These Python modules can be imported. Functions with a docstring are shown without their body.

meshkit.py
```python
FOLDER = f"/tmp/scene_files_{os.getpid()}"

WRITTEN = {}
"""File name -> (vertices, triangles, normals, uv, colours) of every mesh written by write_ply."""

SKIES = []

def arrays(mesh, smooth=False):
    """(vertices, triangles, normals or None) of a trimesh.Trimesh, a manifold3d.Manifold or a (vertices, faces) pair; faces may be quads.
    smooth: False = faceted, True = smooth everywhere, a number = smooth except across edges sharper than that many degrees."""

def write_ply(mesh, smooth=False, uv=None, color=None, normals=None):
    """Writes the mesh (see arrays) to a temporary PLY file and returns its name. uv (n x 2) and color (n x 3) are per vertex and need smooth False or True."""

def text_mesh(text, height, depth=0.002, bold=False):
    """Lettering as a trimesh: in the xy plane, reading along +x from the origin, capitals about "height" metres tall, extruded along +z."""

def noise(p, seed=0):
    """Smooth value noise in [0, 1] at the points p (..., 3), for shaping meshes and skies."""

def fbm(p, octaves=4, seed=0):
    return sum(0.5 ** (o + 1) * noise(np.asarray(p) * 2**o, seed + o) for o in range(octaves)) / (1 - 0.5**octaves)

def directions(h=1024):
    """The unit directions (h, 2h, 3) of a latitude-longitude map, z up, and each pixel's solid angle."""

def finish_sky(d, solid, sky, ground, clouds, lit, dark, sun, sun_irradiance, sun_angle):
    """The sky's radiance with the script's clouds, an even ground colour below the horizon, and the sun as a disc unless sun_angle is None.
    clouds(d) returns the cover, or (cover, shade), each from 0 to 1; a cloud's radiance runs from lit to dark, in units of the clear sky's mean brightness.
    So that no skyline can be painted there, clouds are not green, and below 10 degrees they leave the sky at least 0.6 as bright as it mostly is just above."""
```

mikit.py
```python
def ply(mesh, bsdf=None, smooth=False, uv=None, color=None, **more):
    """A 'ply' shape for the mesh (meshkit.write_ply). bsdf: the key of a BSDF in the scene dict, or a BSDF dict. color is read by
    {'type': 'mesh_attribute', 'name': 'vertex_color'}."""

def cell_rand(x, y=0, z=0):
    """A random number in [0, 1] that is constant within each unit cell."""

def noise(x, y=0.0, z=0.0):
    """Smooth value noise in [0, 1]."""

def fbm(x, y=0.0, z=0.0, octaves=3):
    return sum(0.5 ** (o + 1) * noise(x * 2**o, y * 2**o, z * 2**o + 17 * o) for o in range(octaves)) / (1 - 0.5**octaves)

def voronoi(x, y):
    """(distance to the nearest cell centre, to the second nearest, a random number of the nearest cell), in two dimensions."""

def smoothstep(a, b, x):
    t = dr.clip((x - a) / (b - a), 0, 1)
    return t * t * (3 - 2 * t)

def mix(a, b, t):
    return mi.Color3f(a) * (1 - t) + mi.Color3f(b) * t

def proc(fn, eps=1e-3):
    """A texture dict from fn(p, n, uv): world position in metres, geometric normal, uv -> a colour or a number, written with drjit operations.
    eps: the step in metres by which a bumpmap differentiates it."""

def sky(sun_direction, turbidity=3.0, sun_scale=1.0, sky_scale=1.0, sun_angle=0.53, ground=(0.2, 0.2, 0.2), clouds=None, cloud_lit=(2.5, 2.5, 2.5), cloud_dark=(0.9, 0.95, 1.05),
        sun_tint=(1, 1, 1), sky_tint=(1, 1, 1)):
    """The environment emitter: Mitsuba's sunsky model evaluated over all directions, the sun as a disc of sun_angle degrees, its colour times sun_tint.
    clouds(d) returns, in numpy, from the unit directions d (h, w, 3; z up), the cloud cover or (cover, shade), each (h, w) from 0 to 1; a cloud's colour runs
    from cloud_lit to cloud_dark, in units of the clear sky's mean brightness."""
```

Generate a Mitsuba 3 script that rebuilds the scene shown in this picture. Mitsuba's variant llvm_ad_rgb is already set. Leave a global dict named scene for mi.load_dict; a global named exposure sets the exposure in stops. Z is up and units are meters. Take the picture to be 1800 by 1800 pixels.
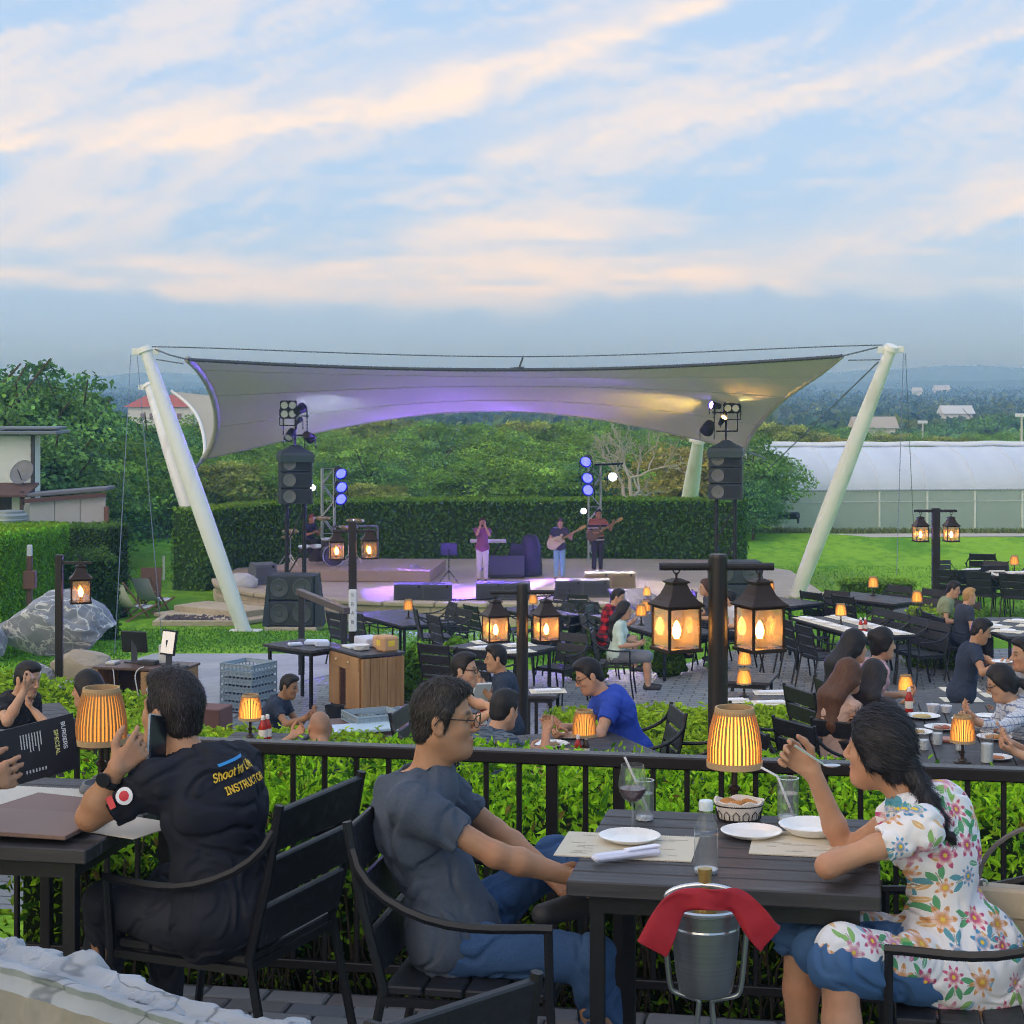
import math, numpy as np, trimesh, drjit as dr, mitsuba as mi, mikit, meshkit
from shapely.geometry import Polygon
scene, labels = {}, {}
T = mi.ScalarTransform4f
exposure = 3.2
# ------------------------------------------------------------------ camera, sky, air
F, HOR, EYE = 3300.0, 665.0, 6.0          # focal length and horizon row in pixels of the 1800 px photograph, eye height
scene['camera'] = {'type': 'perspective', 'fov': 2 * math.degrees(math.atan(900 / F)), 'fov_axis': 'x', 'near_clip': 0.05, 'far_clip': 20000.0,
    'principal_point_offset_y': -(HOR - 900) / 1800, 'to_world': T().look_at(origin=[0, 0, EYE], target=[0, 1, EYE], up=[0, 0, 1]),
    'medium': {'type': 'ref', 'id': 'air'}}

def sky_clouds(d):
    """a veil of cirrus: streaks that rise to the right, pink bands below them, a blue bank of far cloud along the horizon; (cover, shade)"""
    def layer(d):
        x, y, z = d[..., 0], d[..., 1], np.maximum(d[..., 2], 0.0)
        u, v = np.degrees(np.arctan2(x, y)), np.degrees(np.arcsin(np.clip(z, 0, 1)))
        n = lambda a, b, c, s, o=4: meshkit.fbm(np.stack([a, b, np.full_like(a, c)], -1), o, s) - .5
        st = lambda a, b, t: np.clip((t - a) / (b - a), 0, 1) ** 2 * (3 - 2 * np.clip((t - a) / (b - a), 0, 1))
        w = n(u * .12, v * .3, 3, 1)
        r = v - .2 * u - .007 * u * np.abs(u) + 2.2 * w
        fine = n(u * .55, r * 2.6, 0, 17, 4) + .55 * n(u * 1.6, r * 8.5, 4, 27, 3); mid = n(u * .16 + 5, r * .8, 0, 2, 4)
        hi = st(-.16, .36, mid + .55 * fine - .005 * u) * st(2.6, 4.8, v) * .85
        def streak(pu, pv, wid, k):
            t = v - np.interp(u, pu, pv) + .5 * w + .5 * fine * wid
            return k * np.exp(-np.where(t > 0, t / (1.9 * wid), -t / (.55 * wid)) ** 1.4) * st(pu[0] - 3, pu[0] + 2, u) * (1 - st(pu[-1] - 3, pu[-1] + 3, u)) * (.75 + .9 * fine)
        s1 = streak((-30, -14.4, -9, -5.2, 0, 2.6, 7, 20), (7.0, 6.75, 7.1, 7.9, 9.0, 10.0, 11.8, 18), .62, 1.15)
        s2 = streak((-1, 6.1, 12.9, 22), (6.8, 7.75, 9.4, 12.2), .42, .8)
        s3 = streak((9, 15, 26), (3.75, 5.0, 7.6), .5, .8)
        lo = n(u * .10 + 3, v * .9 - u * .03, 0, 4, 4) + .45 * n(u * .4, v * 3.2, 0, 6, 4)
        band = st(-.14, .22, lo) * st(1.9, 3.0, v) * (1 - st(4.6, 7.5, v)) + 1.15 * np.exp(-((v - 3.0 - .03 * u + .8 * w) / .95) ** 2 - ((u - 1.5) / 11) ** 2) * (.8 + 1.6 * n(u * .5, v * 4.5, 2, 21, 4))
        top = 2.1 + 1.9 * n(u * .16, v * .2, 2, 9, 3) + .9 * n(u * .8, v * 1.6, 5, 11, 4) + .03 * np.abs(u)
        bank = 1 - st(-.25, .35, v - top)
        warm = 1 - (1 - np.clip(hi * .66, 0, 1)) * (1 - np.clip(s1, 0, 1)) * (1 - np.clip(s2, 0, 1)) * (1 - np.clip(s3, 0, 1)) * (1 - np.clip(band * .8, 0, 1))
        warm = warm * (1 - .93 * bank)
        shade = np.clip(1 - warm + .25 * np.clip(n(u * .2 + 40, r * .7, 3, 12) + .05, 0, 1) * (1 - bank), 0, 1)
        cover = np.clip(.93 + .07 * np.maximum(warm, bank), 0, 1)
        return np.where(d[..., 2] > 0, cover, 0), shade
    cover, shade = (np.repeat(np.repeat(a, 4, 0), 4, 1)[:d.shape[0], :d.shape[1]] for a in layer(d[::4, ::4]))   # coarse all round, fine ahead
    rows = np.where(d[:, 0, 2] < .42)[0]; cols = np.where(d[-1, :, 1] > .8)[0]
    ix = np.ix_(rows, cols); cover[ix], shade[ix] = layer(d[ix])
    return cover, shade

scene['sky'] = mikit.sky([-0.55, -0.75, 0.30], turbidity=3.0, sun_scale=0.15, sky_scale=1.0, sun_angle=60, sun_tint=(0.90, 0.98, 1.16), clouds=sky_clouds,
    cloud_lit=(1.92, 1.58, 1.34), cloud_dark=(0.82, 1.13, 1.60), sky_tint=(0.95, 1.0, 1.06), ground=(0.12, 0.14, 0.08))
scene['air'] = {'type': 'homogeneous', 'albedo': {'type': 'rgb', 'value': [0.68, 0.84, 0.999]}, 'sigma_t': {'type': 'rgb', 'value': [0.00042, 0.00060, 0.00094]}}
scene['haze'] = {'type': 'cube', 'to_world': T().translate([0, 2300, 4]).scale([2600, 2420, 38]), 'bsdf': {'type': 'null'}, 'interior': {'type': 'ref', 'id': 'air'}}
labels['haze'] = {'label': 'thin bluish evening haze over the plain and far hills', 'category': 'haze', 'kind': 'stuff'}

# ------------------------------------------------------------------ helpers
A, B, C, LAWN, STAGE = 4.0, 2.8, 1.8, 0.0, 0.5          # floor heights
def at(px, py, d):
    return np.array([(px - 900) / F * d, d, EYE - (py - HOR) / F * d])
def on(px, py, z):                                       # the point of the plane at height z under a pixel
    d = (EYE - z) * F / (py - HOR); return at(px, py, d)
def sst(a, b, t):
    t = np.clip((np.asarray(t, float) - a) / (b - a), 0, 1); return t * t * (3 - 2 * t)
def new(name):
    if name not in USED: USED[name] = 0; return name
    USED[name] += 1; return '%s_%03d' % (name, USED[name])
USED = {}
def tag(key, label, cat=None, group=None, kind=None):
    d = {'label': label}
    if cat: d['category'] = cat
    if group: d['group'] = group
    if kind: d['kind'] = kind
    labels[key] = d; return key
def thing(name, label, cat, group=None): return tag(new(name), label, cat, group)
def struct(name, mesh, mat, label=None, **k):
    key = new(name); scene[key] = pl(mesh, mat, **k); labels[key] = {'kind': 'structure', **({'label': label} if label else {})}; return key
MATS = {}
def M(rgb, rough=.6, metal=0., spec=.5, **k):
    s = repr((rgb, rough, metal, spec, sorted(k.items())))
    if s not in MATS:
        MATS[s] = 'material_%d' % len(MATS)
        col = rgb if isinstance(rgb, dict) else {'type': 'rgb', 'value': list(map(float, rgb))}
        scene[MATS[s]] = {'type': 'twosided', 'b': {'type': 'principled', 'base_color': col, 'roughness': rough, 'metallic': metal, 'specular': spec, **k}}
    return MATS[s]
VC = {'type': 'mesh_attribute', 'name': 'vertex_color'}
def pl(mesh, mat, smooth=False, color=None, to_world=None, **k):
    if isinstance(mesh, MB): mesh = mesh.mesh()
    if isinstance(mesh, tuple):
        if len(mesh) > 2 and color is None: color = mesh[2]
        f = np.asarray(mesh[1]); f = np.vstack([f[:, [0, 1, 2]], f[:, [0, 2, 3]]]) if f.shape[1] == 4 else f
        mesh = trimesh.Trimesh(np.asarray(mesh[0], float), f, process=False)
    d = mikit.ply(mesh, mat, smooth=smooth, color=color, **k)
    if to_world is not None: d['to_world'] = to_world
    return d
def part(parent, name, mesh, mat, label=None, kind=None, **k):
    key = new(parent + '__' + name); scene[key] = pl(mesh, mat, **k)
    if label or kind:
        labels[key] = {**({'label': label} if label else {}), **({'kind': kind} if kind else {})}
    return key
def rot(axis, deg):
    return trimesh.transformations.rotation_matrix(math.radians(deg), axis)[:3, :3]
RZ = lambda deg: rot([0, 0, 1], deg)
def mat4(R=None, t=(0, 0, 0), s=1.0):
    m = np.eye(4); m[:3, :3] = (np.eye(3) if R is None else R) * s; m[:3, 3] = t; return T(m)
_cb = {}
def cbox(bev):                                           # unit cube (+-1) with chamfers is size dependent: built per size
    return None
class MB:                                                # mesh builder
    def __init__(s): s.v, s.f, s.c, s.n = [], [], [], 0
    def add(s, v, f, c=None):
        v, f = np.asarray(v, float), np.asarray(f, int)
        if f.shape[1] == 4: f = np.vstack([f[:, [0, 1, 2]], f[:, [0, 2, 3]]])
        s.v.append(v); s.f.append(f + s.n); s.n += len(v)
        if c is not None: s.c.append(np.broadcast_to(np.asarray(c, float), (len(v), 3)))
        return s
    def box(s, c, size, R=None, bev=0.0, col=None):
        h = np.asarray(size, float) / 2
        sg = np.array([[x, y, z] for x in (-1, 1) for y in (-1, 1) for z in (-1, 1)], float)
        if bev <= 0:
            v = sg * h; f = np.array([[0, 1, 3, 2], [4, 6, 7, 5], [0, 4, 5, 1], [2, 3, 7, 6], [0, 2, 6, 4], [1, 5, 7, 3]])
        else:
            bev = min(bev, h.min() * .9)
            key = (tuple(np.round(h, 5)), round(bev, 5))
            if key not in _cb:
                p = np.vstack([sg * (h - bev * np.array(m)) for m in ((0, 1, 1), (1, 0, 1), (1, 1, 0))])
                hull = trimesh.convex.convex_hull(p); _cb[key] = (np.array(hull.vertices), np.array(hull.faces))
            v, f = _cb[key]
        if R is not None: v = v @ np.asarray(R).T
        return s.add(v + np.asarray(c), f, col)
    def beam(s, a, b, w, h, up=(0, 0, 1), bev=0.0, col=None):       # box from a to b, w sideways, h along up
        a, b = np.asarray(a, float), np.asarray(b, float); x = b - a; L = np.linalg.norm(x); x /= L
        y = np.cross(up, x); y /= np.linalg.norm(y) + 1e-12; z = np.cross(x, y)
        return s.box((a + b) / 2, (L, w, h), np.stack([x, y, z], 1), bev, col)
    def tube(s, pts, r, n=8, col=None, caps=True):
        p = np.asarray(pts, float); r = np.broadcast_to(np.asarray(r, float), (len(p),))
        t = np.gradient(p, axis=0); t /= np.linalg.norm(t, axis=1, keepdims=True) + 1e-12
        a = np.zeros_like(t); ref = np.array([0, 0, 1.]) if abs(t[0][2]) < .9 else np.array([1., 0, 0])
        for i in range(len(p)):
            ref = ref - t[i] * (ref @ t[i]); ref = ref / (np.linalg.norm(ref) + 1e-12); a[i] = ref
        b = np.cross(t, a); th = np.arange(n) * 2 * np.pi / n
        v = p[:, None] + r[:, None, None] * (np.cos(th)[None, :, None] * a[:, None] + np.sin(th)[None, :, None] * b[:, None])
        v = v.reshape(-1, 3); f = []
        m = len(p)
        i, j = np.meshgrid(np.arange(m - 1), np.arange(n), indexing='ij')
        q = np.stack([i * n + j, i * n + (j + 1) % n, (i + 1) * n + (j + 1) % n, (i + 1) * n + j], -1).reshape(-1, 4)
        f = np.vstack([q[:, [0, 1, 2]], q[:, [0, 2, 3]]])
        if caps:
            v = np.vstack([v, p[0], p[-1]]); k = np.arange(n); k2 = (k + 1) % n
            f = np.vstack([f, np.stack([k2, k, k * 0 + m * n], 1), np.stack([(m - 1) * n + k, (m - 1) * n + k2, k * 0 + m * n + 1], 1)])
        return s.add(v, f, col)
    def rod(s, a, b, r, r2=None, n=8, col=None): return s.tube([a, b], [r, r if r2 is None else r2], n, col)
    def lathe(s, prof, c=(0, 0, 0), n=24, R=None, col=None):            # prof: (radius, height) rows
        pr = np.asarray(prof, float); m = len(pr); th = np.arange(n) * 2 * np.pi / n
        v = np.stack([pr[:, 0:1] * np.cos(th), pr[:, 0:1] * np.sin(th), np.repeat(pr[:, 1:2], n, 1)], -1).reshape(-1, 3)
        i, j = np.meshgrid(np.arange(m - 1), np.arange(n), indexing='ij')
        q = np.stack([i * n + j, i * n + (j + 1) % n, (i + 1) * n + (j + 1) % n, (i + 1) * n + j], -1).reshape(-1, 4)
        if R is not None: v = v @ np.asarray(R).T
        return s.add(v + np.asarray(c), q, col)
    def prism(s, poly, d, R=None, t=(0, 0, 0), col=None):              # polygon in xy, extruded 0..d along z
        m = trimesh.creation.extrude_polygon(poly if isinstance(poly, Polygon) else Polygon(poly), d, engine='earcut')
        v = np.array(m.vertices)
        if R is not None: v = v @ np.asarray(R).T
        return s.add(v + np.asarray(t), m.faces, col)
    def move(s, R=None, t=(0, 0, 0)):
        s.v = [(v if R is None else v @ np.asarray(R).T) + np.asarray(t) for v in s.v]; return s
    def mesh(s):
        v, f = np.vstack(s.v), np.vstack(s.f)
        return (v, f, np.vstack(s.c)) if s.c else (v, f)
def box(c, size, R=None, bev=0.0): return MB().box(c, size, R, bev)
class Proto:                                            # a thing's parts, built once, placed many times
    def __init__(s): s.p = []
    def add(s, name, mesh, mat, label=None, kind=None, **k): s.p.append((name, pl(mesh, mat, **k), label, kind)); return s
    def place(s, name, m, label, cat, group=None):
        root = thing(name, label, cat, group)
        for nm, d, lb, kd in s.p:
            key = new(root + '__' + nm); scene[key] = {**d, 'to_world': m}
            if lb or kd: labels[key] = {**({'label': lb} if lb else {}), **({'kind': kd} if kd else {})}
        return root
def emit(rgb, k=1.0): return {'type': 'area', 'radiance': {'type': 'rgb', 'value': [float(c * k) for c in rgb]}}
U = np.array([math.cos(math.radians(10.5)), -math.sin(math.radians(10.5)), 0]); V = np.array([-U[1], U[0], 0])   # the terraces lie turned by 10.5 degrees
RU = np.stack([U, V, [0, 0, 1]], 1)
rng = np.random.default_rng(7)
# ------------------------------------------------------------------ ground, lawn, paving, plain, hills
nz, fb, mixc, ss = mikit.noise, mikit.fbm, mikit.mix, mikit.smoothstep
def gz(x, y):
    x, y = np.asarray(x, float), np.asarray(y, float)
    t0 = 26 + 10 * sst(2, 5.5, x); t1 = 45 + 2 * sst(2, 5.5, x)
    z = 1.8 * (1 - np.clip((y - t0) / (t1 - t0), 0, 1))
    z = np.where(y < 15.6, 2.8, z); z = np.where(y < 7.15 - .18 * x, 3.9, z)
    z = z - 10.0 * sst(86, 330, y) + .25 * (meshkit.fbm(np.stack([x * .05, y * .05, x * 0], -1), 3, 5) - .5) * sst(50, 70, y)
    return z - .02
xs = np.unique(np.concatenate([np.linspace(-60, 60, 121), np.linspace(-8, 8, 81), np.geomspace(60, 3000, 22), -np.geomspace(60, 3000, 22)]))
ys = np.unique(np.concatenate([np.linspace(-20, 6, 12), np.linspace(6, 8.2, 45), np.linspace(8.2, 15.4, 12), [15.58, 15.62], np.linspace(16, 50, 80), np.linspace(50, 120, 60), np.geomspace(120, 5000, 34)]))
gx, gy = np.meshgrid(xs, ys, indexing='ij'); gzv = gz(gx, gy)
ni, nj = gx.shape; ii, jj = np.meshgrid(np.arange(ni - 1), np.arange(nj - 1), indexing='ij')
gf = np.stack([ii * nj + jj, (ii + 1) * nj + jj, (ii + 1) * nj + jj + 1, ii * nj + jj + 1], -1).reshape(-1, 4)
def grass_col(p, n, uv):
    a = fb(p.x * .35, p.y * .18, 0, 3); b = nz(p.x * 5, p.y * 2.2, 1); c = nz(p.x * 22, p.y * 9, 2)
    col = mixc((.095, .26, .016), (.22, .42, .03), ss(.3, .7, a * .6 + b * .25 + c * .15))
    col = mixc(col, (.16, .22, .05), ss(.62, .8, fb(p.x * .12 + 7, p.y * .1, 3, 3)) * .5)
    return mixc(col, (.07, .15, .04), ss(90, 160, p.y))
scene['grass_material'] = {'type': 'twosided', 'b': {'type': 'bumpmap', 'scale': .03, 't': mikit.proc(lambda p, n, uv: nz(p.x * 16, p.y * 16, 0) * .6 + nz(p.x * 40, p.y * 40, 3) * .4, .01),
    'b': {'type': 'principled', 'base_color': mikit.proc(grass_col), 'roughness': .9, 'specular': .15}}}
struct('lawn', (np.stack([gx, gy, gzv], -1).reshape(-1, 3), gf), 'grass_material', smooth=True)

# paving of the lower dining terrace: sheets over the ground, with small pavers beyond the size that can be told apart
def paver_col(p, n, uv):
    u, v = p.x * .984 - p.y * .178, p.x * .178 + p.y * .984
    row = dr.floor(v / .16); q = u / .32 + .5 * row
    fu, fv = q - dr.floor(q), v / .16 - row
    e = dr.minimum(dr.minimum(fu, 1 - fu) * 2, dr.minimum(fv, 1 - fv))
    c = mixc((.15, .165, .185), (.25, .265, .28), mikit.cell_rand(dr.floor(q), row, 4) * .6 + fb(p.x * 1.2, p.y * 1.2, 0, 3) * .4)
    return mixc((.075, .08, .085), c, ss(.03, .1, e))
scene['paver_material'] = {'type': 'twosided', 'b': {'type': 'principled', 'base_color': mikit.proc(paver_col), 'roughness': .55, 'specular': .4}}
def sheet(name, pts, mat, dz, nx=40, ny=60, label=None):
    """quadrilateral patch in the ground plane (corner list, counter-clockwise) draped on the ground"""
    a, b, c, d = [np.array(p, float) for p in pts]
    s, t = np.meshgrid(np.linspace(0, 1, nx), np.linspace(0, 1, ny), indexing='ij'); s, t = s[..., None], t[..., None]
    p = a * (1 - s) * (1 - t) + b * s * (1 - t) + c * s * t + d * (1 - s) * t
    z = gz(p[..., 0], p[..., 1]) + dz
    i, j = np.meshgrid(np.arange(nx - 1), np.arange(ny - 1), indexing='ij')
    f = np.stack([i * ny + j, (i + 1) * ny + j, (i + 1) * ny + j + 1, i * ny + j + 1], -1).reshape(-1, 4)
    return struct(name, (np.concatenate([p, z[..., None]], -1).reshape(-1, 3), f), mat, label, smooth=True)
sheet('terrace_paving', [(-4.0, 15.7), (12, 15.7), (14, 29.6), (-3.4, 28.6)], 'paver_material', .012)
sheet('upper_paving', [(-9, 7.9), (9, 7.9), (9, 15.4), (-9, 15.4)], 'paver_material', .012)
def concrete_col(p, n, uv): return mixc((.27, .29, .32), (.40, .41, .43), fb(p.x * 1.1, p.y * .8, 0, 4)) * (.85 + .15 * nz(p.x * 9, p.y * 9, 2))
scene['concrete_material'] = {'type': 'twosided', 'b': {'type': 'principled', 'base_color': mikit.proc(concrete_col), 'roughness': .7, 'specular': .3}}
sheet('concrete_path', [(-6.2, 20), (-4.05, 20), (-1.6, 33.5), (-6.4, 33.5)], 'concrete_material', .018)

# far hills: ridges that rise from the plain
def ridge(name, y, xa, xb, base, h, seed, freq, col, label, depth=500):
    x = np.linspace(xa, xb, 260); t = np.linspace(0, 1, 26)
    X, Tt = np.meshgrid(x, t, indexing='ij')
    crest = h(X)
    prof = np.sin(np.pi * Tt) ** .8
    z = base + (crest - base) * prof * (1 + .0 * X) + (meshkit.fbm(np.stack([X * freq, Tt * 6, X * 0], -1), 4, seed) - .5) * 5 * np.sin(np.pi * Tt)
    Y = y + (Tt - .5) * depth
    i, j = np.meshgrid(np.arange(len(x) - 1), np.arange(len(t) - 1), indexing='ij'); m = len(t)
    f = np.stack([i * m + j, (i + 1) * m + j, (i + 1) * m + j + 1, i * m + j + 1], -1).reshape(-1, 4)
    struct(name, (np.stack([X, Y, z], -1).reshape(-1, 3), f), M(col, .95, spec=.1), label, smooth=True)
def crest(y, pts, seed, amp):
    px, py = np.array(pts, float).T
    X, Z = (px - 900) / F * y, EYE - (py - HOR) / F * y
    return lambda x: np.interp(x, X, Z) + (meshkit.fbm(np.stack([x * .012, x * 0, x * 0 + seed], -1), 4, seed) - .5) * amp
ridge('hills', 3400, -1300, 1300, -12, crest(3400, [(-400, 668), (100, 664), (200, 660), (300, 656), (370, 660), (600, 668), (1250, 668), (1440, 657), (1560, 649), (1640, 643), (1720, 641), (1760, 645), (1850, 648), (2200, 655)], 3, 7), 3, .004, (.05, .075, .05), 'blue far hills along the horizon')
ridge('hills', 2300, -1000, 1000, -12, crest(2300, [(-400, 676), (200, 675), (400, 672), (800, 678), (1350, 678), (1500, 672), (1600, 668), (1700, 670), (1850, 667), (2200, 672)], 8, 5), 8, .006, (.05, .08, .045), 'lower wooded ridge in front of the far hills', 700)
# ------------------------------------------------------------------ foliage
scene['leaf_material'] = {'type': 'principledthin', 'base_color': VC, 'roughness': .55, 'diff_trans': .7, 'specular': .3} if False else {'type': 'principledthin', 'base_color': VC, 'roughness': .5, 'diff_trans': .6, 'spec_trans': 0.0, 'eta': 1.4}
scene['leaf_core'] = {'type': 'twosided', 'b': {'type': 'principled', 'base_color': VC, 'roughness': .95, 'specular': .1}}
def cards(p, nrm, L, W, cols, r, tilt=.9, fold=.25, tri=False):
    """leaf-shaped cards at the points p: four points each (tip, sides, base), folded along the midrib, facing about nrm"""
    n = len(p); q = nrm + r.normal(0, tilt, (n, 3)); q /= np.linalg.norm(q, axis=1, keepdims=True) + 1e-9
    a = np.cross(q, r.normal(0, 1, (n, 3))); a /= np.linalg.norm(a, axis=1, keepdims=True) + 1e-9
    b = np.cross(q, a); L = np.broadcast_to(L, (n,))[:, None] * r.uniform(.7, 1.25, (n, 1)); W = np.broadcast_to(W, (n,))[:, None] * r.uniform(.8, 1.2, (n, 1))
    v = np.stack([p - a * L * .5, p + b * W * .5 + q * W * fold, p + a * L * .5, p - b * W * .5 + q * W * fold], 1).reshape(-1, 3)
    k = np.arange(n)[:, None] * 4
    f = np.concatenate([k + [0, 1, 2], k + [0, 2, 3]], 0)
    return v, f, np.repeat(cols, 4, 0)
def tint(n, r, base, var=.25, warm=(1.35, 1.2, .75), pw=.08):
    c = np.asarray(base) * np.exp(r.normal(0, var, (n, 1))); w = r.random((n, 1)) < pw
    return np.clip(np.where(w, c * np.asarray(warm), c), .004, .9)
def join(*ms):
    b = MB()
    for m in ms: b.add(m[0], m[1], m[2])
    return b
def crown_mesh(r, lobes, cards_per, size, base, rx=1., rz=1., var=.22):
    """leaf cards on the shells of many uneven lobes in an egg-shaped volume of height 1 (z 0..1)"""
    out = []
    for i in range(lobes):
        d = r.normal(0, 1, 3); d /= np.linalg.norm(d); rad = r.random() ** .4
        t = d[2] * .5 + .5; c = np.array([d[0] * rx * (.42 - .12 * t) * rad, d[1] * rx * (.42 - .12 * t) * rad, .47 + .36 * rz * d[2] * rad])
        R = r.uniform(.09, .19) * (1.15 - .35 * t); n = int(cards_per * r.uniform(.6, 1.3))
        q = r.normal(0, 1, (n, 3)); q[:, 2] = np.abs(q[:, 2]) * .9 + .1 * q[:, 2]; q /= np.linalg.norm(q, axis=1, keepdims=True)
        p = c + q * R * r.uniform(.55, 1.08, (n, 1)) * np.array([1.15, 1.15, .8])
        col = tint(n, r, np.asarray(base) * np.exp(r.normal(0, .3)), var)
        out.append(cards(p, q + [0, 0, .5], size, size * .62, col, r))
    return join(*out).mesh()
def trunk_mesh(r, h0=.55, rad=.022, limbs=7, col=(.10, .08, .06)):
    m = MB(); pts = np.cumsum(np.vstack([[0, 0, -.04], r.normal(0, .012, (6, 3)) + [0, 0, h0 / 6 + .007]]), 0)
    m.tube(pts, np.linspace(rad, rad * .5, 7), 7, col)
    for k in range(limbs):
        s = pts[r.integers(3, 7)]; a = r.uniform(0, 6.28); l = r.uniform(.18, .32)
        e = s + np.array([math.cos(a) * l, math.sin(a) * l, l * r.uniform(.6, 1.3)]); mid = (s + e) / 2 + [0, 0, -.03]
        m.tube([s, mid, e], [rad * .5, rad * .35, rad * .15], 5, col)
    return m.mesh()
VARIANTS = []
def variant(base, size, lobes, per, rx=1., rz=1., seed=0, trunk=(.10, .08, .06), var=.22):
    r = np.random.default_rng(100 + seed); k = 'tree_variant_%d' % len(VARIANTS)
    scene[k] = {'type': 'shapegroup', 'trunk': pl(trunk_mesh(r, col=trunk), 'leaf_core', smooth=True), 'crown': pl(crown_mesh(r, lobes, per, size, base, rx, rz, var), 'leaf_material')}
    VARIANTS.append(k)
variant((0.172, 0.328, 0.090), .034, 90, 95, 1.15, 1.0, 1)     # 0 deep green broadleaf
variant((0.125, 0.276, 0.107), .034, 90, 95, 1.0, 1.1, 2)      # 1 blue green
variant((0.229, 0.382, 0.072), .034, 90, 95, 1.2, .95, 3)      # 2 olive
variant((0.362, 0.420, 0.114), .038, 80, 85, 1.25, .9, 4)      # 3 bright green
variant((0.192, 0.348, 0.068), .032, 95, 95, 1.3, .9, 5)       # 4 mid green
variant((0.420, 0.380, 0.114), .034, 80, 80, 1.2, .9, 6)       # 5 rusty
variant((0.162, 0.356, 0.106), .040, 60, 85, .8, 1.25, 7)      # 6 tall
TINTS = ['deep green', 'blue green', 'yellowish green', 'bright green', 'mid green', 'rusty', 'feathery green']
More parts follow.
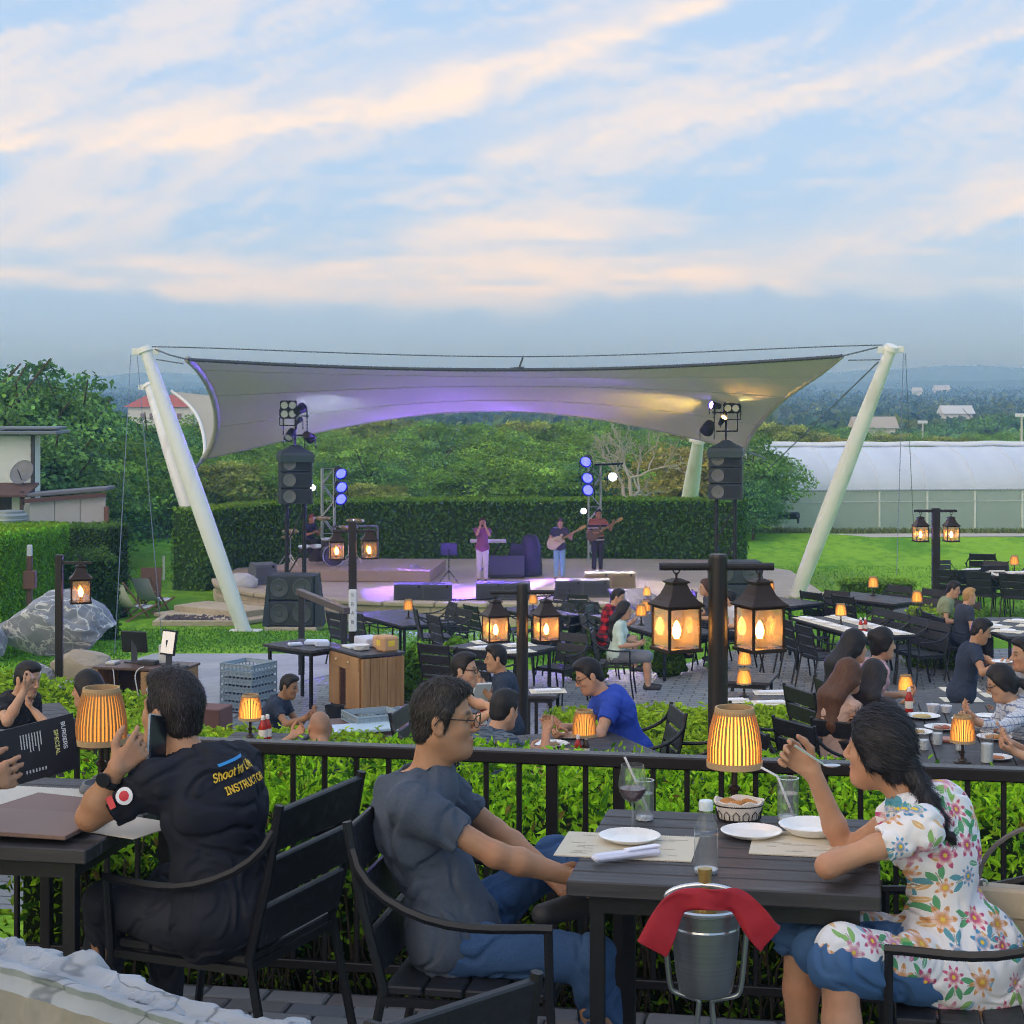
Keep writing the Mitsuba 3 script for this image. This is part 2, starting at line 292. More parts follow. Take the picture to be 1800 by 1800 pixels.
MARKS = [(-99, 'at the left edge'), (40, 'behind the white house'), (110, 'right of the white house'), (165, 'above the lean-to shed'), (225, 'left of the front mast'), (275, 'behind the white masts'), (325, 'right of the front mast'), (385, 'left of the left speaker tower'), (470, 'behind the left speaker tower'), (545, 'behind the left truss'), (615, 'right of the left truss'), (680, 'above the floor fan'), (745, 'above the music stand'), (815, 'above the singer'), (880, 'above the covered amplifier'), (945, 'above the guitarist'), (1010, 'behind the right truss'), (1070, 'behind the bare tree'), (1150, 'right of the bare tree'), (1220, 'behind the rear right mast'), (1270, 'behind the right speaker tower'), (1340, 'left of the greenhouse'), (1400, 'at the left end of the greenhouse roof'), (1455, 'left of the front right mast'), (1520, 'behind the front right mast'), (1575, 'right of the front right mast'), (1630, 'above the greenhouse lantern post'), (1685, 'above the middle of the greenhouse roof'), (1740, 'near the right edge above the greenhouse')]
SEEN = {}
def tree_label(px, py, d, v):
    t = tree_label0(px, py, d, v); SEEN[t] = SEEN.get(t, 0) + 1
    return t + ('' if SEEN[t] == 1 else [', lower one', ', third one', ', fourth one'][min(SEEN[t] - 2, 2)])
def tree_label0(px, py, d, v):
    row = 'nearest' if d < 66 else 'near' if d < 74 else 'middle' if d < 84 else 'farther' if d < 100 else 'farthest' if d < 130 else 'distant' if d < 175 else 'very distant'
    return '%s tree of the %s row, %s, top at height %d' % (TINTS[v], row, [m for x, m in MARKS if px >= x][-1], 0) if False else '%s tree, %s row, %s' % (TINTS[v], row, [m for x, m in MARKS if px >= x][-1])
def tree(px, py, d, var, wide, name, label, group=None, sink=0.):
    top = at(px, py, d); g = float(gz(top[0], d)) - sink; h = top[2] - g
    key = thing(name, label, 'tree', group); r = np.random.default_rng(abs(hash((px, py))) % 99991 if False else int(px * 7 + py * 13 + d))
    s = T().translate([float(top[0]), float(d), g]).rotate([0, 0, 1], float(r.uniform(0, 360))).scale([h * wide, h * wide, h * 1.10])
    scene[key] = {'type': 'instance', 'to_world': s, 'g': {'type': 'ref', 'id': VARIANTS[var]}}
    return key
FOREST = 'trees of the wood behind the stage and the hedges'
# the left stand, its tops against the sky
for k, (px, py, d, v, w, lb) in enumerate([
    (18, 618, 66, 1, 1.0, 'tall dark broadleaf tree at the left edge of the photo'), (98, 632, 68, 6, 1.1, 'tall light green tree with feathery top, left of the white masts'),
    (132, 668, 64, 0, .9, 'dark tree stepping down from the tall left group towards the masts'), (-40, 640, 60, 0, 1.1, 'dark tree cut by the left edge behind the shed')]):
    tree(px, py, d, v, w, 'tree', lb)
for px, py, d, v, w in [(55, 672, 62, 0, 1.3), (12, 660, 64, 1, 1.5), (70, 655, 70, 1, 1.2), (140, 690, 66, 6, 1.1), (40, 720, 60, 6, 1.2), (105, 715, 63, 1, 1.4), (150, 745, 62, 4, 1.5), (235, 750, 82, 0, 1.5), (280, 735, 82, 1, 1.4), (310, 728, 88, 4, 1.3), (165, 712, 72, 1, 1.2), (215, 712, 84, 4, 1.3), (255, 728, 80, 0, 1.3), (300, 752, 76, 1, 1.4), (190, 770, 78, 0, 1.6), (120, 775, 62, 4, 1.5), (245, 790, 79, 1, 1.7), (300, 800, 80, 0, 1.6), (150, 815, 60, 1, 1.8), (215, 835, 77, 0, 1.9), (280, 840, 78, 1, 1.9), (330, 770, 74, 4, 1.4),
    (345, 735, 92, 5, 1.2), (30, 740, 58, 1, 1.3), (85, 745, 58, 0, 1.3), (330, 850, 78, 0, 1.8)]:
    tree(px, py, d, v, w, 'tree', tree_label(px, py, d, v), 'trees of the left wood')
r_ = np.random.default_rng(31)
for row, (d, y0, step) in enumerate([(112, 726, 46), (92, 752, 52), (78, 792, 56)]):
    for px in np.arange(355, 1330, step):
        px2, py, dd = px + r_.uniform(-14, 14), y0 + r_.uniform(-9, 12) + (10 if px > 1080 else 0), d + r_.uniform(-5, 5)
        v = int(r_.choice([0, 4, 2, 4, 2, 1, 2][:7] if row else [2, 4, 2, 3, 4, 3, 4]))
        if 1050 < px < 1190 and row == 2: py += 45
        tree(px2, py, dd, v, r_.uniform(1.25, 1.65), 'tree', tree_label(px2, py, dd, v), FOREST)
for px, py, v, lb in [(420, 795, 3, 'bright green bushy tree above the left end of the stage hedge'), (655, 838, 3, 'light green bushy tree above the hedge right of the left light truss'), (490, 800, 4, 'mid green bushy tree behind the left speaker tower'), (1195, 765, 5, 'rusty brown leaved tree right of the bare tree'), (1322, 752, 0, 'dark round tree between the canopy and the greenhouse'),
    (1290, 800, 0, 'dark tree behind the right speaker tower')]:
    tree(px, py, 72, v, 1.1 if px > 1300 else 1.55, 'tree', lb)
tree(1322, 830, 69, 1, 1.1, 'tree', 'dark bush-like tree at the foot of the trees left of the greenhouse')
for px, py, d, v in [(1410, 745, 150, 0), (1440, 738, 190, 1), (1485, 742, 170, 4), (1385, 735, 130, 3), (1530, 748, 160, 2), (1580, 752, 150, 3), (1625, 756, 140, 2), (1668, 758, 130, 3), (1715, 755, 140, 2), (1760, 752, 150, 4), (1810, 748, 160, 2), (1470, 760, 120, 5), (1560, 742, 220, 4), (1640, 738, 240, 0), (1690, 728, 260, 1), (1745, 722, 250, 0), (1790, 720, 260, 1), (1595, 748, 210, 1)]:
    tree(px, py, d, v, r_.uniform(1.3, 1.8), 'tree', tree_label(px, py, d, v), 'trees behind the greenhouse')
for px, py, d, v in [(-110, 640, 62, 0), (-190, 655, 66, 1), (-280, 650, 60, 4), (-380, 670, 64, 0), (-500, 660, 62, 1), (1880, 748, 140, 2), (1960, 742, 150, 0), (2050, 738, 150, 4), (2160, 730, 160, 1)]:
    tree(px, py, d, v, 1.5, 'tree', 'green tree standing outside the photo frame', 'trees outside the frame')
# the wooded plain far off: one mass
def woods():
    r = np.random.default_rng(5); ms = []
    n = 4200; d = 260 * (2150 / 260) ** r.random(n); x = r.uniform(-.31, .31, n) * d
    keep = meshkit.fbm(np.stack([x * .010, d * .004, x * 0], -1), 3, 9) > .43 - .1 * (d > 900); d, x = d[keep], x[keep]
    h = r.uniform(5, 9.5, len(d)); n = len(d); K = 34
    q = r.normal(0, 1, (n, K, 3)); q[..., 2] = np.abs(q[..., 2]); q /= np.linalg.norm(q, axis=-1, keepdims=True)
    w = h * r.uniform(.5, .95, n)
    p = np.stack([x[:, None] + q[..., 0] * w[:, None], d[:, None] + q[..., 1] * w[:, None], gz(x, d)[:, None] + h[:, None] * (.15 + .8 * q[..., 2] * r.uniform(.7, 1, (n, K)))], -1).reshape(-1, 3)
    base = np.array([(.10, .17, .055), (.15, .20, .05), (.07, .14, .06)])[r.integers(0, 3, n)]
    c = np.repeat(base, K, 0) * np.exp(r.normal(0, .25, (n * K, 1)))
    return cards(p, q.reshape(-1, 3), np.repeat(h * .34, K), np.repeat(h * .26, K), c, r)
k = new('distant_woods'); scene[k] = pl(woods(), 'leaf_material'); tag(k, 'hazy blue green woods covering the plain below the hills', 'woods', kind='stuff')
# bare tree
def bare_tree():
    r = np.random.default_rng(12); tr, tw = MB(), MB()
    def grow(p, d, l, rad, depth):
        e = p + d * l; mid = (p + e) / 2 + r.normal(0, l * .06, 3)
        (tr if depth < 2 else tw).tube([p, mid, e], [rad, rad * .85, rad * .7], 6 if depth < 3 else 4)
        if depth >= 6: return
        for k in range(3 if depth < 2 else int(r.integers(2, 4))):
            a = d + r.normal(0, .52, 3) + [0, 0, .12]; a[1] *= .8; grow(e, a / np.linalg.norm(a), l * r.uniform(.62, .85), rad * .62, depth + 1)
    grow(np.zeros(3), np.array([-.05, 0, 1.]), 1.25, .13, 0)
    return tr, tw
key = thing('bare_tree', 'pale leafless tree with spreading branches behind the stage hedge', 'tree')
tr_, tw_ = bare_tree(); p0 = at(1112, 880, 68); mm = mat4(None, (p0[0], 68, .1), 1.0)
part(key, 'trunk', tr_, M((.42, .36, .29), .9), smooth=True, to_world=mm); part(key, 'branches', tw_, M((.45, .40, .33), .9), smooth=True, to_world=mm)

# ------------------------------------------------------------------ hedges: a dark core and the leaf shell clipped to its shape
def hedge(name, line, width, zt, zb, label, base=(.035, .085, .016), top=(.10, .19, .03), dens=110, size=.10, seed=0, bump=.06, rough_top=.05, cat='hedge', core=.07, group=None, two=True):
    r = np.random.default_rng(500 + seed); line = np.asarray(line, float); key = thing(name, label, cat, group)
    seg = np.diff(line, axis=0); L = np.linalg.norm(seg, axis=1); s = np.concatenate([[0], np.cumsum(L)])
    m = 40; t = np.linspace(0, s[-1], m); c = np.stack([np.interp(t, s, line[:, k]) for k in range(2)], 1)
    c2 = c.copy()
    for _ in range(4): c2[1:-1] = (c2[:-2] + 2 * c2[1:-1] + c2[2:]) / 4
    c = c2; tg = np.gradient(c, axis=0); tg /= np.linalg.norm(tg, axis=1, keepdims=True); nr = np.stack([tg[:, 1], -tg[:, 0]], 1)
    zt_ = np.broadcast_to(zt, (2,)); ztop = np.interp(t, [0, s[-1]], zt_)
    zbt = np.interp(t, [0, s[-1]], np.broadcast_to(zb, (2,)))
    w = width / 2 - core; ring = []
    for sx, sz in ((w, 0), (w, 1), (-w, 1), (-w, 0)):
        ring.append(np.column_stack([c + nr * sx, zbt if sz == 0 else ztop - core]))
    v = np.stack(ring, 1).reshape(-1, 3); f = []
    for i in range(m - 1):
        for k in range(3): f.append([i * 4 + k, (i + 1) * 4 + k, (i + 1) * 4 + k + 1, i * 4 + k + 1])
    f += [[0, 1, 2, 3], [(m - 1) * 4 + 3, (m - 1) * 4 + 2, (m - 1) * 4 + 1, (m - 1) * 4]]
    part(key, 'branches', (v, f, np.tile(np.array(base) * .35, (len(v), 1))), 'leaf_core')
    P, N, Cc = [], [], []
    def scatter(n, face):
        ts = r.uniform(0, s[-1], n); cc = np.stack([np.interp(ts, t, c[:, k]) for k in range(2)], 1); nn = np.stack([np.interp(ts, t, nr[:, k]) for k in range(2)], 1)
        zt2, zb2 = np.interp(ts, t, ztop), np.interp(ts, t, zbt); u = r.random(n)
        if face == 'top':
            b = meshkit.fbm(np.stack([cc[:, 0] * 3, cc[:, 1] * 3 + u * 5, u * 0], -1), 3, seed) - .5
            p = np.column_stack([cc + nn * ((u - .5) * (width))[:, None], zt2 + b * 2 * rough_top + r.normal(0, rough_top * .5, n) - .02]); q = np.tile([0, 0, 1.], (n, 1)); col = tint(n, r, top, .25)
        else:
            sg = 1 if face == 'a' else -1; zz = zb2 + (zt2 - zb2) * u
            b = meshkit.fbm(np.column_stack([cc * 2.2, zz * 2.2]), 3, seed + 3) - .5
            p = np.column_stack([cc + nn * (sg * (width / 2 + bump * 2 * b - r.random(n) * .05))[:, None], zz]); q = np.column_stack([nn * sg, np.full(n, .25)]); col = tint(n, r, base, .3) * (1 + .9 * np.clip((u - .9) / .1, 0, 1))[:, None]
        P.append(p); N.append(q); Cc.append(col)
    Hh = float((ztop - zbt).mean())
    scatter(int(dens * s[-1] * width * 1.2), 'top'); scatter(int(dens * s[-1] * Hh), 'a')
    if two: scatter(int(dens * s[-1] * Hh * .8), 'b')
    for e, sg in ((0, -1), (m - 1, 1)):
        n = int(dens * width * Hh); u = r.uniform(-.5, .5, n); zz = zbt[e] + (ztop[e] - zbt[e]) * r.random(n)
        P.append(np.column_stack([c[e] + nr[e] * (u * width)[:, None] + tg[e] * sg * r.uniform(-.03, .08, (n, 1)), zz])); N.append(np.tile([*(tg[e] * sg), .25], (n, 1))); Cc.append(tint(n, r, base, .3))
    P, N, Cc = np.vstack(P), np.vstack(N), np.vstack(Cc)
    part(key, 'leaves', cards(P, N, size, size * .5, Cc, r, .55), 'leaf_material', kind='stuff')
    return key
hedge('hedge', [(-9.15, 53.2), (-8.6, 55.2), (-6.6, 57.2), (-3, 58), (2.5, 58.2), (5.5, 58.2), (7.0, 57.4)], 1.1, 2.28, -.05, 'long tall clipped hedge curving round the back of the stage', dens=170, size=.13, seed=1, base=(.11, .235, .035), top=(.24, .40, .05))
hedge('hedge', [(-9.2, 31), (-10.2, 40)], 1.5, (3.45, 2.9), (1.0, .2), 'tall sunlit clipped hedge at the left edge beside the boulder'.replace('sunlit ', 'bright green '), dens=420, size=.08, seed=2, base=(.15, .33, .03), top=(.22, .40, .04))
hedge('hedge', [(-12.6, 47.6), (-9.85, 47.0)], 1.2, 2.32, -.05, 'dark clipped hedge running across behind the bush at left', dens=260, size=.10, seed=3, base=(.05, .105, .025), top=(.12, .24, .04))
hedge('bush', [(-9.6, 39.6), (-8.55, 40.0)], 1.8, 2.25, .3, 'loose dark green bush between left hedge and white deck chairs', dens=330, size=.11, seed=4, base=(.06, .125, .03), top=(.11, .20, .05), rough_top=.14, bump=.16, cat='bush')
# reeds and tall grass below the left wood
def reeds(n, x0, x1, y0, y1, h0, h1, seed, base):
    r = np.random.default_rng(seed); x, y = r.uniform(x0, x1, n), r.uniform(y0, y1, n); h = r.uniform(h0, h1, n); z = gz(x, y); a = r.uniform(0, 6.28, n)
    w = .035; dx, dy = np.cos(a) * w, np.sin(a) * w; lx, ly = r.normal(0, .25, n) * h, r.normal(0, .2, n) * h
    v = np.stack([np.stack([x - dx, y - dy, z], -1), np.stack([x + dx, y + dy, z], -1), np.stack([x + lx * .4 + dx * .6, y + ly * .4, z + h * .7], -1), np.stack([x + lx, y + ly, z + h], -1)], 1).reshape(-1, 3)
    k = np.arange(n)[:, None] * 4
    return v, np.concatenate([k + [0, 1, 2], k + [0, 2, 3]]), np.repeat(tint(n, r, base, .3), 4, 0)
k = new('tall_grass'); scene[k] = pl(reeds(9000, -16.5, -11.5, 70, 74, .6, 1.9, 3, (.12, .20, .06)), 'leaf_material'); tag(k, 'unmown tall grass at the foot of the left wood', 'grass', kind='stuff')
k = new('tall_grass'); scene[k] = pl(reeds(5000, 7.6, 26, 72.2, 73.4, .05, .22, 4, (.20, .24, .10)), 'leaf_material'); tag(k, 'pale rough strip of grass between the lawn and the greenhouse', 'grass', kind='stuff')
# short tufts that break the edges of the lawn
def lawn_tufts():
    r = np.random.default_rng(9); n = 60000
    y = r.uniform(29.5, 60, n); x = r.uniform(-.29, .29, n) * y; h = r.uniform(.02, .06, n); z = gz(x, y); a = r.uniform(0, 6.28, n); w = .018
    ok = ~((np.abs(x + 1.0) < 9) & (y > 45.3)) & ~((x > -1.6) & (y < 30.5)) & ~((x < -1.5) & (x > -6.6) & (y < 34)); x, y, h, z, a = x[ok], y[ok], h[ok], z[ok], a[ok]; n = len(x)
    v = np.stack([np.stack([x - np.cos(a) * w, y - np.sin(a) * w, z], -1), np.stack([x + np.cos(a) * w, y + np.sin(a) * w, z], -1), np.stack([x + r.normal(0, .02, n), y + r.normal(0, .02, n), z + h], -1)], 1).reshape(-1, 3)
    return v, np.arange(3 * n).reshape(-1, 3), np.repeat(tint(n, r, (.11, .27, .025), .3), 3, 0)
k = new('grass_tufts'); scene[k] = pl(lawn_tufts(), 'leaf_material'); tag(k, 'short bright green grass blades of the lawn', 'grass', kind='stuff')
# ------------------------------------------------------------------ canopy, masts, cables
def curve(pts, n=40):
    p = np.asarray(pts, float); t = np.linspace(0, 1, len(p))
    from scipy.interpolate import CubicSpline
    return CubicSpline(t, p)(np.linspace(0, 1, n))
def coons(c0, c1, d0, d1):
    """c0, c1: opposite curves along u; d0, d1: along v, joining their ends"""
    n, m = len(c0), len(d0); u, v = np.linspace(0, 1, n)[:, None, None], np.linspace(0, 1, m)[None, :, None]
    S = (1 - v) * c0[:, None] + v * c1[:, None] + (1 - u) * d0[None] + u * d1[None]
    S = S - ((1 - u) * (1 - v) * c0[0] + u * (1 - v) * c0[-1] + (1 - u) * v * c1[0] + u * v * c1[-1])
    return S
def grid_faces(n, m):
    i, j = np.meshgrid(np.arange(n - 1), np.arange(m - 1), indexing='ij')
    return np.stack([i * m + j, (i + 1) * m + j, (i + 1) * m + j + 1, i * m + j + 1], -1).reshape(-1, 4)
FLc, FRc, MLc, MRc = at(330, 632, 44), at(1480, 626, 45), at(357, 807, 50), at(1309, 792, 51)
front = curve([FLc, at(500, 641, 44.8), at(700, 648, 45.3), at(905, 650, 45.6), at(1100, 647, 45.6), at(1300, 638, 45.3), FRc], 60)
arch = curve([MLc, at(480, 778, 50.6), at(620, 747, 51.2), at(760, 727, 51.6), at(880, 722, 51.8), at(1010, 731, 51.8), at(1150, 755, 51.5), MRc], 60)
left = curve([FLc, at(356, 660, 45.6), at(375, 700, 47), at(381, 740, 48.4), at(374, 777, 49.3), MLc], 30)
right = curve([FRc, at(1417, 674, 46.3), at(1377, 702, 47.5), at(1341, 738, 49), at(1319, 768, 50.2), MRc], 30)
S1 = coons(front, arch, left, right)
RLc, RRc = at(302, 688, 58), at(1392, 700, 58)
rear = curve([RLc, at(600, 712, 56.5), at(880, 718, 56), at(1150, 714, 56.5), RRc], 60)
left2 = curve([MLc, at(359, 775, 51.5), at(349, 737, 53.5), at(330, 710, 56), RLc], 30)
right2 = curve([MRc, at(1318, 770, 52), at(1335, 740, 54), at(1365, 712, 56), RRc], 30)
S2 = coons(arch, rear, left2, right2)
scene['membrane'] = {'type': 'principledthin', 'base_color': mikit.proc(lambda p, n, uv: mixc((.46, .43, .355), (.54, .505, .425), fb(p.x * .5, p.z * .9, p.y * .3, 3))), 'roughness': .7, 'diff_trans': .30, 'spec_trans': 0.0}
cano = thing('canopy', 'white tensile membrane canopy stretched over the stage between leaning masts', 'canopy')
part(cano, 'front_membrane', (S1.reshape(-1, 3), grid_faces(60, 30)), 'membrane', smooth=True)
part(cano, 'rear_membrane', (S2.reshape(-1, 3), grid_faces(60, 30)), 'membrane', smooth=True)
dk, gy_ = M((.07, .08, .10), .6), M((.40, .40, .38), .6)
part(cano, 'edge_cable', MB().tube(front, .042, 8), dk, 'dark hem along the front edge of the canopy', smooth=True)
part(cano, 'edge_cable', MB().tube(left, .085, 8), gy_, 'grey curved hem on the left side', smooth=True); part(cano, 'edge_cable', MB().tube(right, .06, 8), gy_, 'grey curved hem on the right side', smooth=True)
part(cano, 'edge_cable', MB().tube(arch, .03, 6), gy_, smooth=True); part(cano, 'edge_cable', MB().tube(left2, .05, 6), M((.7, .7, .68), .6), smooth=True)
for j in (4, 11, 19): part(cano, 'seam', MB().tube(S1[:, j] + [0, -.004, -.004], .007, 4), M((.42, .40, .35), .8))
white, wm = M((.80, .80, .77), .45), 'mast_paint'
scene['mast_paint'] = {'type': 'twosided', 'b': {'type': 'principled', 'base_color': mikit.proc(lambda p, n, uv: mixc((.82, .83, .85), (.62, .61, .58), ss(.56, .85, fb(p.x * 3, p.y * 3, p.z * .7, 4)) * .75)), 'roughness': .42, 'specular': .5}}
def mast(top, base, r, label, plates=True):
    key = thing('mast', label, 'mast'); top, base = np.array(top), np.array(base); ax = (top - base) / np.linalg.norm(top - base)
    L = np.linalg.norm(top - base); s = np.linspace(0, 1, 13)
    part(key, 'pole', MB().tube([base + ax * L * t for t in s], [r * (.80 + .36 * math.sin(math.pi * min(1, max(0, t * .9 + .08))) - .12 * t) for t in s], 20), wm, smooth=35)
    part(key, 'cap', MB().rod(top - ax * .02, top + ax * .10, r * .98, r * .8, 16), white, smooth=35)
    part(key, 'bracket', MB().beam(top + [-.32, 0, -.02], top + [.32, 0, .0], .05, .16, bev=.01), white)
    part(key, 'base_plate', MB().box(base + [0, 0, .015], (.75, .75, .05), None, .01), white)
    return key
mLt, mLb = at(256, 617, 44.2), on(430, 1112, LAWN + .06); mast(mLt, mLb, .19, 'front left white mast leaning out of the lawn before the stage')
m2t, m2b = at(262, 680, 57), at(372, 1028, 54.2); mast(m2t, m2b, .19, 'rear left white mast half hidden behind the front left one')
mRt, mRb = at(1566, 614, 45), on(1388, 1078, LAWN + .06); mast(mRt, mRb, .19, 'front right white mast leaning outwards before the greenhouse')
m4t, m4b = at(1228, 772, 62), at(1196, 985, 66); mast(m4t, m4b, .26, 'rear right white mast rising behind the stage hedge')
def cable(pts, label, r=.012, group='stay cables of the canopy'):
    k = new('cable'); scene[k] = pl(MB().tube(pts, r, 5), M((.16, .19, .24), .5, .3)); tag(k, label, 'cable', None)
cable(curve([mLt + [.15, 0, .1], at(560, 619, 44.6), at(915, 627, 45.4), at(1250, 618, 45.4), mRt + [-.2, 0, .1]], 40), 'thin cable sagging from mast top to mast top above the canopy', .016)
cable([mLt + [.2, 0, .05], at(298, 624, 44), FLc], 'short cable from the front left mast top to the canopy corner', .02); cable([mLt + [.25, 0, -.2], FLc + [-.1, 0, -.1]], 'lower of two short cables at the front left canopy corner', .016)
cable([mRt + [-.3, 0, .05], FRc], 'short cable from the front right mast top to the canopy corner', .02); cable([mRt + [-.25, 0, -.25], FRc + [.15, 0, -.1]], 'lower of two short cables at the front right canopy corner', .016)
cable([mRt + [-.3, 0, -.3], at(1345, 830, 58)], 'dark cable running from the right mast down behind the trees', .018)
for a, b, lb in [(mLt + [-.35, 0, -.1], at(199, 1190, 33), 'stay cable left of the front left mast, down to the lawn by the boulder'), (mLt + [-.2, 0, -.1], at(284, 1118, 38), 'second stay cable of the front left mast, ending above the cashier monitors'),
    (mRt + [.3, 0, -.1], at(1576, 1010, 41), 'stay cable hanging straight down right of the front right mast'), (mRt + [.35, 0, -.1], at(1606, 930, 50), 'slanting stay cable right of the front right mast')]:
    cable([a, b], lb, .008)
cable([MLc, at(342, 824, 47.5)], 'pale strut between the low left canopy corner and the mast', .045)
cable([MRc, at(1345, 806, 53)], 'rope from the low right canopy corner', .03)
k = new('canopy_spike'); c0 = at(912, 648, 45.6); scene[k] = pl(MB().rod(c0, c0 + [.1, 0, .27], .025, .02).lathe([(0, -.03), (.035, 0), (0, .03)], c0 + [.1, 0, .29], 8).rod(c0 + [-.2, 0, .0], c0 + [.12, 0, .02], .03), M((.05, .06, .07), .5)); tag(k, 'small spike on the middle of the canopy front edge', 'spike')

# ------------------------------------------------------------------ stage: stone blocks, steps, deck
def stone_col(p, n, uv): return mixc((.42, .36, .26), (.60, .53, .40), fb(p.x * 1.3, p.y * 1.3, p.z * 3, 4)) * (.85 + .15 * nz(p.x * 14, p.y * 14, p.z * 14))
scene['sandstone'] = {'type': 'twosided', 'b': {'type': 'bumpmap', 'scale': .01, 't': mikit.proc(lambda p, n, uv: fb(p.x * 9, p.y * 9, p.z * 9, 3), .01), 'b': {'type': 'principled', 'base_color': mikit.proc(stone_col), 'roughness': .85, 'specular': .2}}}
stg = thing('stage', 'low sandstone stage with a pale deck under the canopy', 'stage')
edge = curve([(-8.1, 51.5), (-7.0, 48.6), (-4.5, 46.6), (-1, 45.8), (3, 45.8), (6, 46.4), (8, 48.2)], 44)       # front edge in plan
deck = np.vstack([edge[:, :2], [(8.0, 54), (6, 57.2), (2.5, 57.5), (-3, 57.4), (-6, 56.6), (-8, 54.6)]])
def deck_col(p, n, uv):
    q = p.y / .6; r = dr.floor(q); e = dr.abs(q - r - .5)
    return mixc((.40, .32, .26), (.55, .47, .39), fb(p.x * .8, p.y * .8, 0, 4)) * (.72 + .28 * ss(.0, .04, .5 - e))
scene['deck_material'] = {'type': 'twosided', 'b': {'type': 'principled', 'base_color': mikit.proc(deck_col), 'roughness': .6, 'specular': .3}}
part(stg, 'deck', MB().prism(deck, STAGE - .02 + .2, t=(0, 0, -.2)), 'deck_material')
for row, (z0, z1, off, ln) in enumerate([(-.06, .24, .10, 1.6), (.25, .41, .05, 2.0), (.42, .52, .14, 1.3)]):
    L = np.concatenate([[0], np.cumsum(np.linalg.norm(np.diff(edge, axis=0), axis=1))]); s = (.5 * ln if row == 1 else 0)
    cuts = np.concatenate([[0], np.arange(s if s else ln, L[-1], ln), [L[-1]]])
    for a, b in zip(cuts[:-1], cuts[1:]):
        if b - a < .2: continue
        pa, pb = [np.array([np.interp(t, L, edge[:, 0]), np.interp(t, L, edge[:, 1])]) for t in (a + .012, b - .012)]
        d = (pb - pa) / np.linalg.norm(pb - pa); n = np.array([d[1], -d[0]]); dep = .35 + off
        c = (pa + pb) / 2 + n * (off - dep / 2)
        part(stg, 'stone_block', MB().box((c[0], c[1], (z0 + z1) / 2), (np.linalg.norm(pb - pa), dep, z1 - z0), np.stack([[*d, 0], [-d[1], d[0], 0], [0, 0, 1]], 1), .02), 'sandstone')
for k, (px, py, w, h) in enumerate([(395, 1052, 2.4, .2), (375, 1064, 3.0, .1)]): # steps at the left end
    c = at(px, py, 47.4 - k * .5); part(stg, 'step', MB().box((c[0], c[1], .05 + .1 * (1 - k)), (w, 1.2, h), RZ(-35), .02), 'sandstone')
part(stg, 'riser', MB().box((-4.2, 52.6, .64), (4.3, 3.4, .30), RZ(-5), .015), M((.36, .27, .22), .7), 'reddish riser under the drum kit')
k = new('planting_bed'); c = on(352, 1090, .04)
scene[k] = pl(MB().box(c + [0, -.62, 0], (2.1, .16, .14), None, .02).box(c + [0, .62, 0], (2.1, .16, .14), None, .02).box(c + [-.97, 0, 0], (.16, 1.08, .14), None, .02).box(c + [.97, 0, 0], (.16, 1.08, .14), None, .02).box(c + [0, 0, -.04], (1.78, 1.08, .1)), 'sandstone'); tag(k, 'square stone kerbed bed in the lawn beside the left mast', 'planter')
def pebbles():
    r = np.random.default_rng(4); m = MB(); ico = trimesh.creation.icosphere(subdivisions=1)
    for i in range(160): m.add(ico.vertices * r.uniform(.03, .07, 3) + c + [r.uniform(-.85, .85), r.uniform(-.5, .5), .03], ico.faces)
    return m
part(k, 'pebbles', pebbles(), M((.10, .085, .10), .8), kind='stuff', smooth=True)
# ------------------------------------------------------------------ greenhouse
gh = thing('greenhouse', 'long white plastic greenhouse with a curved roof behind the lawn at right', 'greenhouse')
scene['plastic_film'] = {'type': 'twosided', 'b': {'type': 'principled', 'base_color': mikit.proc(lambda p, n, uv: mixc((.52, .57, .66), (.66, .70, .78), fb(p.x * .9, p.z * .5, p.y * .3, 4) * .7 + .3 * nz(p.x * 2.2 + p.z * .8, 0, 0))), 'roughness': .38, 'specular': .5}}
scene['film_net'] = {'type': 'principledthin', 'base_color': {'type': 'rgb', 'value': [.66, .71, .69]}, 'roughness': .5, 'diff_trans': .9, 'spec_trans': .35}
g0 = at(1376, 930, 74.); gx_ = np.array([1., .10, 0]); gx_ /= np.linalg.norm(gx_); gy2 = np.array([-gx_[1], gx_[0], 0]); zg = -.06
bays, bw, dep, ev = 14, 1.95, 9.0, 1.62
prof = [(0, ev)] + [(dep / 2 * (1 - math.cos(a)) * .92 + .0, ev + 1.62 * math.sin(a)) for a in np.linspace(.12, math.pi / 2 * .93, 9)]
for i in range(bays):
    o = g0 + gx_ * i * bw
    P3 = lambda s, u, z: (o + gx_ * u + gy2 * s) * [1, 1, 0] + [0, 0, z + zg]
    v, f = [], []
    for (s, z) in prof:
        for u in np.linspace(.0, bw, 5):
            v.append(P3(s, u, z - .035 * math.sin(math.pi * u / bw)))
    n5 = 5; f = [[a * n5 + b, a * n5 + b + 1, (a + 1) * n5 + b + 1, (a + 1) * n5 + b] for a in range(len(prof) - 1) for b in range(4)]
    part(gh, 'roof_panel', (np.array(v), np.array(f)), 'plastic_film', smooth=True)
    part(gh, 'rib', MB().tube([P3(s, 0, z + .015) for s, z in prof], .022, 5), M((.62, .66, .72), .5))
    w0 = [P3(.03 + .03 * math.sin(7 * u), u, z) for z in (.05, .6, 1.15, ev - .06) for u in np.linspace(.03, bw - .03, 6)]
    part(gh, 'wall_panel', (np.array(w0), grid_faces(4, 6)), 'film_net', smooth=True)
    part(gh, 'post', box(P3(0, 0, ev / 2 + .0), (.07, .07, ev), np.stack([gx_, gy2, [0, 0, 1]], 1)), M((.70, .72, .70), .5))
o = g0; Pg = lambda s, u, z: (o + gx_ * u + gy2 * s) * [1, 1, 0] + [0, 0, z + zg]
